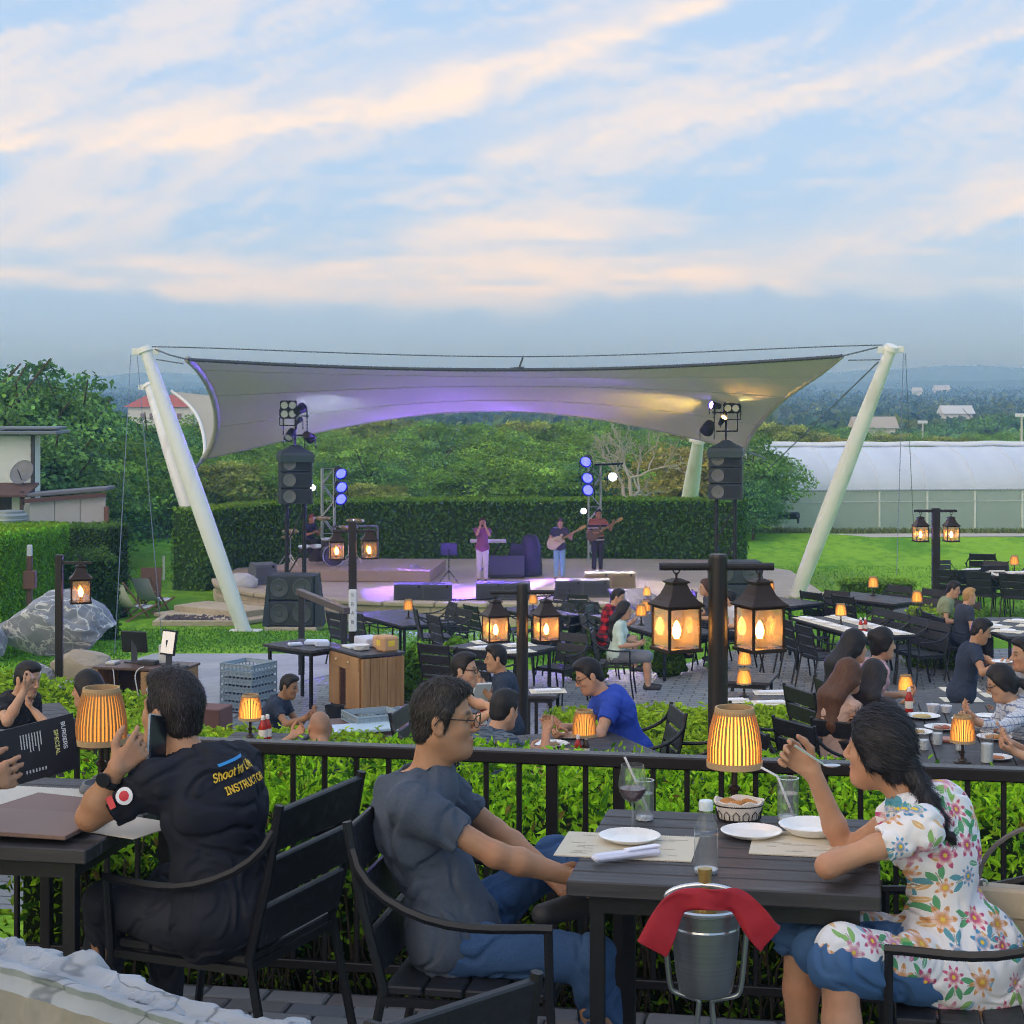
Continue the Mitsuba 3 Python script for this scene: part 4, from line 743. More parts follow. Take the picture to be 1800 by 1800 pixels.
T10b = tabl((1270, 1188), (1360, 1192), .7, 'dark table behind the napkin table, carrying the farther of two lamps in line', [], '', None); lamp(on(1309, 1189, ZC), 'lit table lamp right of the thick lantern post, the farther of two in line')
a_, b_ = on(1572, 1226, ZC), on(1800, 1230, ZC); T11 = table_between(a_, b_, .9, 'dark table with laid placemats behind the checked shirt diner', C, 5)
for (px, py) in ((1688, 1212), (1690, 1230), (1760, 1222)): setting(on(px, py, ZC), 0, {1212: 'farther left', 1230: 'nearer left', 1222: 'right'}[py] + ' plate and napkin placemat behind the checked shirt diner', NAP, 'settings behind the checked shirt diner')
lamp(on(1592, 1236, ZC), 'table lamp glowing behind the hair of the long haired diner')
a_, b_ = on(925, 1214, ZC), on(985, 1216, ZC); T12 = table_between(a_, b_, .6, 'small dark table with one placemat behind the blue shirt diner', C, 4); setting(on(963, 1215, ZC), 5, 'white napkin on the small table behind the blue shirt diner', MATN)
# ketchup bottles
def bottle_proto(col, cap=(.8, .8, .78)):
    return Proto().add('bottle', MB().lathe([(0, 0), (.028, 0), (.030, .01), (.030, .10), (.018, .135), (.012, .15), (.012, .155)], n=14), M(col, .25), smooth=40).add('cap', MB().lathe([(.014, .152), (.014, .178), (.010, .184), (0, .184)], n=12), M(cap, .4), smooth=40).add('paper_label', MB().lathe([(.0307, .03), (.0307, .085)], n=14), M((.75, .70, .62), .6), smooth=True)
KETCH = bottle_proto((.42, .02, .012))
def ketchup(p, label, s=1.0): KETCH.place('ketchup_bottle', mat4(None, p, s), label, 'sauce bottle')
ketchup(onz(1513, 1109), 'red sauce bottle, left one of two on the long napkin table'); ketchup(onz(1521, 1108.5), 'red sauce bottle, right one of two on the long napkin table')
# candle lights
def candle(p, label):
    k = thing('candle_light', label, 'candle'); part(k, 'jar', MB().lathe([(0, 0), (.05, 0), (.055, .1), (.052, .1), (.047, .006), (0, .006)], p, 16), 'dusty_glass', smooth=40)
    d = pl(MB().lathe([(0, .0), (.022, .01), (.026, .035), (.012, .07), (0, .09)], np.array(p) + [0, 0, .02], 10), M((.9, .7, .4), .5), smooth=True); d['emitter'] = emit((1.0, .5, .12), 3.); scene[k + '__flame'] = d
candle(on(1495, 1142, C + .25), 'warm candle light glowing below the end of the long table'); candle(on(805, 1184, C + .45), 'candle light glowing on a chair seat beside the bush')
k = new('stool'); q = on(1495, 1142, C + .25); scene[k] = pl(MB().box(q + [0, 0, -.02], (.3, .3, .03), None, .005).box(q + [0, 0, -.14], (.22, .22, .22)), iron); tag(k, 'low dark block carrying the candle light under the long table', 'stool')

# low hedges, bushes and pieces of the terraces
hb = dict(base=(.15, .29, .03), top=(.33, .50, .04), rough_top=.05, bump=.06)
hedge('hedge', [(-2.9, 15.9), (-.9, 15.75)], 1.5, 3.12, 1.75, 'bright green low hedge between the railing tables and the sideboard', dens=900, size=.07, seed=11, two=False, **hb) if False else None
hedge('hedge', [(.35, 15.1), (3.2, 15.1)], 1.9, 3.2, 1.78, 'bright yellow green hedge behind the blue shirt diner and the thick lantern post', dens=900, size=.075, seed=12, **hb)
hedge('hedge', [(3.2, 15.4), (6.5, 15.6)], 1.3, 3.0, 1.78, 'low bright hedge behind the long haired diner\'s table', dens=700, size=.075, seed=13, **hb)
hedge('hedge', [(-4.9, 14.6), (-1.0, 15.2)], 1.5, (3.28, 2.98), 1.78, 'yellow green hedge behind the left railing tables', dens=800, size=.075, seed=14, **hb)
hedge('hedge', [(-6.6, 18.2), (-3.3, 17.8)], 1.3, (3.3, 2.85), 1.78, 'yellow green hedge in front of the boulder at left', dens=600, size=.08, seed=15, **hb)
def bush(px, py, w, h, z0, d, label, base, seed):
    r = np.random.default_rng(seed); k = thing('bush', label, 'bush'); c = at(px, py, d); n = 2600
    q = r.normal(0, 1, (n, 3)); q[:, 2] = np.abs(q[:, 2]); q /= np.linalg.norm(q, axis=1, keepdims=True); b = .75 + .5 * (meshkit.fbm(q * 2.2, 3, seed))
    p = np.array([c[0], d, z0]) + q * np.array([w, w * .8, h]) * b[:, None] * r.uniform(.75, 1.0, (n, 1))
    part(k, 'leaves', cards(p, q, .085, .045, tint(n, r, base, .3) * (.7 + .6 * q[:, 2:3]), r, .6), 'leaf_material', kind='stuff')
    ic = trimesh.creation.icosphere(subdivisions=2); v = ic.vertices * np.array([w, w * .8, h]) * .68 + [c[0], d, z0]; part(k, 'branches', (v, ic.faces, np.tile(np.array(base) * .3, (len(v), 1))), 'leaf_core')
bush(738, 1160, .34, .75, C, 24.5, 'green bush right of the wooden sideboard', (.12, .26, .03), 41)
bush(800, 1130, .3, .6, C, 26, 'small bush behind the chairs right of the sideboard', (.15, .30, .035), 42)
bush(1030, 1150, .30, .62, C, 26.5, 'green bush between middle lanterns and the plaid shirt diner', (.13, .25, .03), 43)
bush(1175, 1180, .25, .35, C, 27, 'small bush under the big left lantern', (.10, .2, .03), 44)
hedge('hedge', [(5.85, 27.6), (6.7, 27.2)], .6, 2.62, 1.75, 'small bright clipped hedge behind the chairs of the long table', dens=500, size=.07, seed=16, **hb)
hedge('hedge', [(6.0, 34.0), (7.2, 33.9)], .6, 2.36, 1.75, 'small clipped hedge block at the lawn edge left of the lantern post', dens=500, size=.07, seed=17, base=(.10, .2, .03), top=(.2, .36, .05))
# ------------------------------------------------------------------ sound and light gear
cabinet, grille, cone = M((.035, .042, .052), .55), M((.022, .027, .034), .8), M((.16, .16, .16), .6)
def ring_cone(c, r, R=None): return MB().lathe([(0, .03), (r * .28, .025), (r * .34, .005), (r * .8, .02), (r * .86, .035), (r, .035), (r * 1.04, .0)], c, 22, R)
FR = rot([1, 0, 0], 90)                                   # lathe axis turned towards the camera (-y)
def speaker_tower(px, d, y0, y1, w, leg_by, lamps, side, label, tilt):
    k = thing('speaker_tower', label, 'speaker tower'); t, b = at(px, y0, d), at(px, y1, d); h = (t[2] - b[2]) / 3; R = RZ(tilt)
    f = R @ np.array([0, -1., 0]); x = R @ np.array([1., 0, 0])
    for i in range(3):
        c = np.array([t[0], d, t[2] - h * (i + .5)]); q = part(k, 'speaker_box', box(c, (w, .55, h - .02), R, .015), cabinet)
        part(q, 'driver', ring_cone(c + f * .275 - x * w * .22, h * .38, R @ FR), cone, smooth=40); part(q, 'grille', box(c + f * .278 + x * w * .20, (w * .5, .01, h * .78), R), grille)
    part(k, 'tarpaulin', MB().lathe([(w * .74, -.16), (w * .76, .0), (w * .70, .08), (w * .40, .16), (w * .16, .26), (0, .27)], (t[0], d, t[2]), 4, RZ(tilt + 45)), M((.05, .07, .085), .45), 'dark tarpaulin draped over the speakers')
    g = STAGE - .02 if d > 46.2 else float(gz(t[0], d))
    for sx in (-.5, .5): part(k, 'leg', MB().rod((t[0] + sx * w * .55, d + .05, g), (t[0] + sx * w * .55, d + .05, b[2]), .055), black)
    part(k, 'brace', MB().rod((t[0] - .3 * w, d, g + .5), (t[0] + .3 * w, d, g + 1.3), .02).rod((t[0] - .3 * w, d, g + 1.3), (t[0] + .3 * w, d, b[2] - .1), .02), black)
    top = np.array([t[0], d, t[2] + .2]); part(k, 'lamp_stand', MB().rod(top, top + [0, 0, .95], .025).rod(top + [-.35, 0, .78], top + [.35, 0, .78], .02).rod(top + [-.25, 0, .3], top + [.3, 0, .3], .02).rod(top + [-.3, 0, .3], top + [-.3, 0, .95], .015).rod(top + [.3, 0, .3], top + [.3, 0, .95], .015), black)
    return k, top
def blinder(p, label, yaw=0):
    k = thing('stage_light', label, 'stage light'); R = RZ(yaw); f = R @ np.array([0, -1., 0])
    part(k, 'housing', box(p, (.42, .12, .46), R, .03), black)
    for sx in (-1, 1):
        for sz in (-1, 1): c = p + R @ np.array([sx * .1, 0, 0]) + [0, 0, sz * .11] + f * .062; part(k, 'lens', MB().lathe([(0, .0), (.085, .0), (.09, .02), (.078, .03), (.07, .012), (0, .008)], c, 16, R @ FR), M((.62, .62, .55), .2), smooth=40)
    part(k, 'bracket', MB().rod(p + [-.22, 0, 0], p + [-.22, 0, -.4], .012).rod(p + [.22, 0, 0], p + [.22, 0, -.4], .012).rod(p + [-.22, 0, -.4], p + [.22, 0, -.4], .012), black)
def par(p, aim, label, col=None, k=0., r=.13, lens=(.5, .5, .5)):
    key = thing('stage_light', label, 'stage light'); a = np.array(aim, float) - p; a /= np.linalg.norm(a); x = np.cross([0, 0, 1], a); x /= np.linalg.norm(x); R = np.stack([x, np.cross(a, x), a], 1)
    part(key, 'housing', MB().lathe([(0, -.26), (r * .7, -.25), (r * .85, -.12), (r, .05), (r * 1.04, .06), (r * .92, .02), (0, .01)], p, 18, R), black, smooth=40)
    d = pl(MB().lathe([(r * .9, .01), (r * .86, .024), (r * .55, .028), (0, .03)], p, 18, R), M(lens, .2), smooth=True)
    if col is not None: d['emitter'] = emit(col, k)
    scene[key + '__lens'] = d
    part(key, 'yoke', MB().rod(p + x * r * 1.15, p - x * r * 1.15, .012).rod(p + x * r * 1.15, p + x * r * 1.15 - [0, 0, .25], .012).rod(p - x * r * 1.15, p - x * r * 1.15 - [0, 0, .25], .012), black)
    return key, a
TL, topL = speaker_tower(519, 47.2, 800, 886, .80, 1000, None, -1, 'black line of three stacked speakers on legs at the left of the stage', 14)
TR, topR = speaker_tower(1276, 48.4, 792, 878, .86, 985, None, 1, 'black line of three stacked speakers on legs at the right of the stage', -10)
blinder(at(507, 720, 47.2), 'four lens stage light on top of the left speaker tower', 6); blinder(at(1287, 710, 48.4), 'four lens stage light on top of the right speaker tower', -14)
par(at(530, 718, 47.3), at(700, 600, 52), 'black spotlight beside the four lens light on the left tower', None); par(at(527, 738, 47.1), at(560, 700, 49.5), 'small white lit spotlight aimed up at the canopy on the left tower', (.75, .85, 1.), 2.5, .07)
par(at(508, 768, 47.0), at(440, 900, 45), 'lower dark spotlight on the left tower', None, r=.12); par(at(545, 770, 47.1), at(700, 900, 52), 'tilted spotlight under the others on the left tower', None, r=.13)
par(at(1252, 712, 48.3), at(1130, 690, 47.0), 'spotlight on the right tower throwing a blue streak on the canopy', (.25, .15, 1.), 3.0, .10); par(at(1243, 755, 48.2), at(1150, 950, 52), 'large purple lensed spotlight on the right tower', None, r=.17, lens=(.2, .12, .35)); par(at(1272, 735, 48.3), at(1300, 690, 47.5), 'spotlight on the right tower with a warm glow', (1., .55, .15), 2.0, .08)
def spot(p, aim, rgb, k, cut, beam=None):
    n = 'spot_light_%d' % len([q for q in scene if q.startswith('spot_light')])
    scene[n] = {'type': 'spot', 'to_world': T().look_at(origin=list(map(float, p)), target=list(map(float, aim)), up=[0, 0, 1] if abs(aim[0] - p[0]) + abs(aim[1] - p[1]) > .01 else [0, 1, 0]), 'intensity': {'type': 'rgb', 'value': [float(c * k) for c in rgb]}, 'cutoff_angle': float(cut), 'beam_width': float(beam or cut * .5)}
spot(at(1244, 708, 48.1), at(1120, 704, 47.4), (.22, .08, 1.), 26.0, 13)                    # blue streak on the membrane
spot(at(1300, 716, 48.2), at(1325, 690, 46.8), (1., .50, .08), 4.0, 40); spot(at(1262, 742, 48.2), at(1180, 722, 49.0), (1., .68, .1), 5.0, 32)
spot(at(534, 735, 47.2), at(565, 722, 49.2), (.55, .75, 1.), 2.5, 35)
# trusses with blue heads
def truss(px, d, ty, by, w, label):
    k = thing('truss_tower', label, 'truss'); t = at(px, ty, d); z0 = STAGE; h = t[2] - z0; m = MB(); s = w / 2
    alu = M((.50, .52, .56), .35, .8)
    for sx in (-s, s):
        for sy in (-s, s): part(k, 'chord', MB().rod((t[0] + sx, d + sy, z0), (t[0] + sx, d + sy, t[2]), .028), alu, smooth=40)
    n = int(h / .42)
    for i in range(n):
        za, zb = z0 + h * i / n, z0 + h * (i + 1) / n; sg = s if i % 2 else -s
        m.rod((t[0] - sg, d - s, za), (t[0] + sg, d - s, zb), .015).rod((t[0] - sg, d + s, za), (t[0] + sg, d + s, zb), .015).rod((t[0] - s, d - sg, za), (t[0] - s, d + sg, zb), .015).rod((t[0] + s, d - sg, za), (t[0] + s, d + sg, zb), .015).rod((t[0] - s, d - s, zb), (t[0] + s, d - s, zb), .012)
    part(k, 'lattice', m, alu, kind='stuff'); return t
truss(577, 55.2, 823, 1000, .36, 'silver lattice truss left of the drummer carrying three blue lights'); truss(1045, 55.8, 815, 960, .36, 'silver lattice truss behind the bass player carrying three blue lights')
BLUE = (.015, .02, 1.)
for i, (px, py) in enumerate([(599, 832), (600, 856), (599, 877)]): par(at(px, py, 54.8), at(760, 1040, 49), ['top', 'middle', 'lowest'][i] + ' of three glowing blue lights on the left truss', BLUE, 1.3, .17)
for i, (px, py) in enumerate([(1030, 811), (1033, 840), (1034, 861)]): par(at(px, py, 55.4), at(880, 1030, 48.5), ['top', 'middle', 'lowest'][i] + ' of three glowing blue lights on the right truss', BLUE, 1.3, .17)
par(at(1077, 838, 55.4), at(1085, 880, 48), 'black spotlight with a white lit lens right of the right truss', (.9, .95, 1.), 2.5, .13); k = new('lamp_bar'); scene[k] = pl(MB().rod(at(1045, 817, 55.5), at(1095, 815, 55.5), .03), black); tag(k, 'short black bar carrying the white lit spotlight', 'bar')
par(at(1026, 898, 55.2), at(1000, 960, 48), 'white lit spotlight low on the right truss above the guitarist', (.9, .95, 1.), 2.5, .09); par(at(549, 857, 47.6), at(560, 880, 45), 'small white lit lamp on the side of the left speaker tower', (.9, .95, 1.), 4.0, .08)
for (px, py, d, ax, ay, ad, kk, cut) in [(600, 856, 54.4, 790, 1045, 47.5, 420, 16), (1033, 840, 55.0, 930, 1035, 49, 560, 15), (1033, 861, 55.0, 880, 1050, 47.3, 320, 13), (1030, 811, 55.0, 845, 990, 50.4, 130, 6), (612, 832, 54.3, 640, 745, 50.5, 50, 34), (1020, 815, 54.9, 960, 730, 51.0, 48, 34), (1015, 815, 54.6, 800, 728, 51.0, 55, 24)]: spot(at(px, py, d), at(ax, ay, ad), (.20, .10, 1.), kk, cut)
spot(at(1077, 838, 55.0), at(1085, 1040, 47.5), (1., .86, .7), 30, 22)
# subwoofers
def subs(px, y0, y1, d, w, label, yaw=0):
    k = thing('subwoofer_stack', label, 'subwoofer'); t, b = at(px, y0, d), at(px, y1, d); h = (t[2] - b[2]) / 2; R = RZ(yaw); f = R @ np.array([0, -1., 0]); x = R @ np.array([1., 0, 0])
    for i in range(2):
        c = np.array([t[0], d, t[2] - h * (i + .5)]); q = part(k, 'subwoofer', box(c, (w, .75, h - .02), R, .03), cabinet)
        for s in (-1, 1): part(q, 'cone', ring_cone(c + f * .376 + x * w * .25 * s, h * .36, R @ FR), M((.07, .08, .09), .6), smooth=40)
    part(k, 'slab', box((t[0], d, b[2] - .08), (w + .15, .95, .14), R, .02), 'sandstone'); return k
sk = subs(516, 1008, 1098, 44.6, 1.08, 'stack of two large dark subwoofers on a slab at the left front of the stage', -4)
part(sk, 'side_cover', MB().prism([(0, 0), (.20, 0), (.06, 1.2), (0, 1.2)], .7, rot([1, 0, 0], 90), at(516, 1098, 44.6) + [.54, .35, 0]), M((.035, .045, .06), .6), 'dark cloth hanging at the right side of the subwoofers')
part(sk, 'side_cover', MB().prism([(0, 0), (-.16, 0), (-.04, 1.2), (0, 1.2)], .7, rot([1, 0, 0], 90), at(516, 1098, 44.6) + [-.54, .35, 0]), M((.035, .045, .06), .6), 'dark cloth hanging at the left side of the subwoofers')
subs(1292, 985, 1064, 46.6, 1.25, 'stack of two dark subwoofers half hidden behind the thick near lantern post', 5)
# stage monitors
def wedge(px, by, d, w, label, col=None, yaw=0, g=None, h=.42):
    k = thing('stage_monitor', label, 'stage monitor', g); x0 = at(px, by, d)[0]; R = RZ(yaw); P_ = [(-.36, 0), (.30, 0), (.36, .10), (.12, h), (-.24, h * .92)]
    m = MB().prism(P_, w, np.array([[0, 0, 1.], [1, 0, 0], [0, 1, 0]]).T @ np.eye(3) if False else np.stack([[0, 1., 0], [0, 0, 1.], [1., 0, 0]], 1)); m.v = [(v - [w / 2, 0, 0]) @ R.T + [x0, d, STAGE] for v in m.v]
    part(k, 'cabinet', m, M(col or (.05, .055, .06), .6)); 
    c = np.array([0, -.30, h * .48]); part(k, 'grille', box(R @ np.array([0, -.318, h * .46]) + [x0, d, STAGE], (w * .9, .012, h * .70), R @ rot([1, 0, 0], -16)), M(tuple(np.array(col or (.05, .055, .06)) * .7), .8))
    part(k, 'handle', box(R @ np.array([w * .33, -.25, h * .82]) + [x0, d, STAGE], (.05, .08, .07), R), black)
for (px, lb) in [(719, 'left one of two black stage monitors at the left front of the stage'), (768, 'right one of two black stage monitors at the left front of the stage')]: wedge(px, 1054, 46.7, .74, lb, yaw=3)
for (px, lb) in [(861, 'left one of two black stage monitors in front of the singer'), (908, 'right one of two black stage monitors in front of the singer')]: wedge(px, 1049, 47.0, .68, lb)
for (px, lb) in [(1000, 'left one of two black stage monitors in front of the guitarist'), (1047, 'right one of two black stage monitors in front of the guitarist')]: wedge(px, 1040, 47.6, .69, lb)
for (px, lb) in [(1050, 'left one of two tan lit stage monitors before the bass player'), (1094, 'right one of two tan lit stage monitors before the bass player')]: wedge(px, 1016, 49.4, .66, lb, (.28, .22, .13))
wedge(890, 1014, 52, 1.0, 'dark speaker behind the singer', yaw=180, h=.6)
wedge(461, 1020, 50.5, .62, 'grey stage monitor tilted up at the left end of the stage', (.12, .13, .15), 30, h=.55)
k = new('cloth_bundle'); c = at(425, 1030, 49.5); ic = trimesh.creation.icosphere(subdivisions=3); v = ic.vertices * [.42, .3, .24]; v = v * (1 + .35 * (meshkit.fbm(ic.vertices * 3, 3, 2)[:, None] - .5)); scene[k] = pl((v + [c[0], 49.5, STAGE + .12], ic.faces), M((.58, .60, .64), .8), smooth=True); tag(k, 'crumpled pale cloth at the left end of the stage', 'cloth')
# drum kit
dk_ = thing('drum_kit', 'drum kit with cymbals on the riser at the left of the stage', 'drum kit'); c0 = np.array([at(560, 1000, 52.6)[0], 52.6, .80]); shell, skin_, chrome = M((.05, .04, .05), .25), M((.20, .18, .20), .4), M((.6, .6, .62), .2, .9)
bd = c0 + np.array([.42, -.5, .30]); part(dk_, 'bass_drum', MB().lathe([(0, -.22), (.29, -.22), (.30, -.2), (.30, .2), (.29, .22), (0, .215)], bd, 26, RZ(18) @ FR), shell, smooth=40); part(dk_, 'bass_drum_rim', MB().lathe([(.285, .2), (.315, .2), (.315, .245), (.285, .245)], bd, 26, RZ(18) @ FR), chrome)
for i, (dx, dy, dz, r, h) in enumerate([(.25, -.3, .62, .15, .22), (.55, -.35, .60, .17, .24), (-.35, -.35, .45, .18, .16), (-.05, -.1, .32, .22, .4)]): q = part(dk_, 'drum', MB().lathe([(0, 0), (r, 0), (r, h), (0, h)], c0 + [dx, dy, dz - h / 2], 20, rot([1, 0, 0], 8)), shell, smooth=40); part(q, 'head', MB().lathe([(r * 1.02, h - .03), (r * 1.03, h + .006), (0, h + .008)], c0 + [dx, dy, dz - h / 2], 20, rot([1, 0, 0], 8)), chrome, smooth=40)
for i, (dx, dy, dz, r) in enumerate([(-.75, -.3, .95, .24), (.85, -.2, 1.05, .26), (1.0, .3, 1.2, .26), (-.9, .1, .75, .17), (.05, .5, 1.25, .24)]): q = part(dk_, 'cymbal', MB().lathe([(0, .02), (.04, .015), (r, -.01), (0, .0)], c0 + [dx, dy, dz], 22, rot([1, .3, 0], 12)), M((.5, .38, .16), .3, .8), smooth=True); part(q, 'stand', MB().rod(c0 + [dx, dy, dz], c0 + [dx, dy, .02], .012).rod(c0 + [dx, dy, .3], c0 + [dx + .2, dy - .1, .0], .01).rod(c0 + [dx, dy, .3], c0 + [dx - .2, dy - .1, .0], .01), chrome)
k = new('clothes_rack'); a, b = at(586, 925, 54.6), at(664, 925, 54.6); scene[k] = pl(MB().rod(a, b, .03).rod(a, a * [1, 1, 0] + [0, 0, STAGE], .03).rod(b, b * [1, 1, 0] + [0, 0, STAGE], .03), M((.25, .24, .30), .3, .7)); tag(k, 'tubular metal frame standing behind the drum kit', 'frame')
# keyboard, music stand, fan, covered amplifier
kb = thing('keyboard', 'keyboard on a stand behind the singer', 'keyboard'); c = at(858, 951, 52.2); part(kb, 'keys', box(c, (1.0, .3, .09), None, .01), M((.45, .42, .45), .4)); part(kb, 'stand', MB().rod(c + [-.4, 0, 0], (c[0] + .3, 52.2, STAGE), .02).rod(c + [.4, 0, 0], (c[0] - .3, 52.2, STAGE), .02), black)
ms = thing('music_stand', 'dark music stand left of the singer', 'music stand'); c = at(789, 965, 50.8); part(ms, 'desk', box(c, (.44, .02, .36), rot([1, 0, 0], 20), .004), M((.03, .035, .06), .5)); part(ms, 'leg', MB().rod(c, (c[0], 50.8, STAGE + .2), .014).rod((c[0], 50.8, STAGE + .3), (c[0] + .25, 50.6, STAGE), .012).rod((c[0], 50.8, STAGE + .3), (c[0] - .25, 50.6, STAGE), .012).rod((c[0], 50.8, STAGE + .3), (c[0], 51.1, STAGE), .012), black)
fn = thing('fan', 'round floor fan on the stage left of the music stand', 'fan'); c = at(732, 1006, 51.5); cage = MB()
for r in (.10, .17, .23): cage.tube([(c[0] + r * math.cos(a), 51.4 - .04 * (r < .2), c[2] + r * math.sin(a)) for a in np.linspace(0, 2 * math.pi, 21)], .009, 5)
for a in np.linspace(0, math.pi * 2, 17)[:-1]: cage.rod((c[0] + .05 * math.cos(a), 51.36, c[2] + .05 * math.sin(a)), (c[0] + .23 * math.cos(a), 51.4, c[2] + .23 * math.sin(a)), .005, n=4)
part(fn, 'cage', cage, M((.45, .44, .50), .3, .6), kind='stuff'); bl = MB()
for a in range(4): bl.box(c + rot([0, 1, 0], a * 90) @ np.array([.11, 0.02, 0]), (.16, .008, .10), rot([0, 1, 0], a * 90) @ rot([1, 0, 0], 25), .003)
part(fn, 'blades', bl, M((.30, .30, .36), .4)); part(fn, 'foot', MB().box((c[0], 51.45, STAGE + .03), (.34, .25, .04), None, .01).rod((c[0], 51.45, STAGE + .03), c + [0, .05, -.2], .03), black)
am = thing('amplifier', 'tall amplifier under a dark purple cover between singer and guitarist', 'amplifier'); c = at(932, 1012, 52.5); part(am, 'cover', MB().lathe([(.34, 0), (.33, .3), (.28, .8), (.24, 1.02), (.16, 1.12), (0, 1.14)], (c[0], 52.5, STAGE), 9), M((.025, .022, .035), .6), smooth=50); part(am, 'flap', box((c[0] - .35, 52.3, STAGE + .62), (.5, .03, .5), rot([0, 1, 0], 20), .01), M((.022, .02, .032), .6))
k = new('cable'); scene[k] = pl(MB().tube(curve([at(800, 1052, 46.6) * [1, 1, 0] + [0, 0, .52], at(830, 1058, 46.4) * [1, 1, 0] + [0, 0, .53], at(960, 1046, 47.2) * [1, 1, 0] + [0, 0, .53], at(1130, 1040, 48.0) * [1, 1, 0] + [0, 0, .53]], 30), .018, 5), black); tag(k, 'black cable running along the stage front', 'cable')
# ------------------------------------------------------------------ upper terrace: floor, railing, hedge, wall
FL = struct('terrace_floor', box(np.array([0, 0, A - .06]) + U * .5 + V * 4.05, (12, 3.88, .06), RU), M((.10, .105, .115), .8))
gl = np.random.default_rng(3)
pav = [pl(box((0, 0, 0), (.196, .097, .04), None, .006), M(c, .7)) for c in ((.12, .13, .15), (.15, .155, .17), (.18, .18, .19), (.135, .125, .13))]
nrow = 0
for j in range(11):
    for i in range(-10, 17):
        u, v = -.35 + (i + .5 * (j % 2)) * .205, 4.78 + j * .105
        p = U * u + V * v; px = 900 + p[0] / p[1] * F
        if px < 80 or px > 1500: continue
        k = new('terrace_floor__paver'); R = RU @ RZ(gl.normal(0, .4)); scene[k] = {**pav[gl.integers(0, 4)], 'to_world': mat4(R, p + [0, 0, A - .014 + gl.normal(0, .0012)])}
rail_c = np.array([.36, 5.95, 0.]); o_v = rail_c @ V; u_at = lambda px: None
def rail_u(px):                                          # where the railing line crosses a photo column
    k = (px - 900) / F; # (U u + V v).x = k (U u + V v).y
    return (k * V[1] * o_v - V[0] * o_v) / (U[0] - k * U[1])
ral = thing('railing', 'dark metal railing with upright bars along the edge of the upper terrace', 'railing')
paint = M((.010, .008, .009), .38)
pr = lambda u, z: U * u + V * o_v + [0, 0, z]
part(ral, 'top_rail', MB().beam(pr(-3.2, A + .79), pr(3.4, A + .79), .062, .04, bev=.005), M((.015, .012, .013), .34)); part(ral, 'bottom_rail', MB().beam(pr(-3.2, A + .085), pr(3.4, A + .085), .03, .03, bev=.003), paint)
u0 = rail_u(460)
for i in range(-16, 27):
    u = u0 + i * .1075; thick = i in (9, 11, -7, 23)
    part(ral, 'post' if thick else 'bar', box(pr(u, A + (.42 if not thick else .385)), ((.036 if thick else .017), (.036 if thick else .017), .70 if not thick else .77), RU, .003), paint)
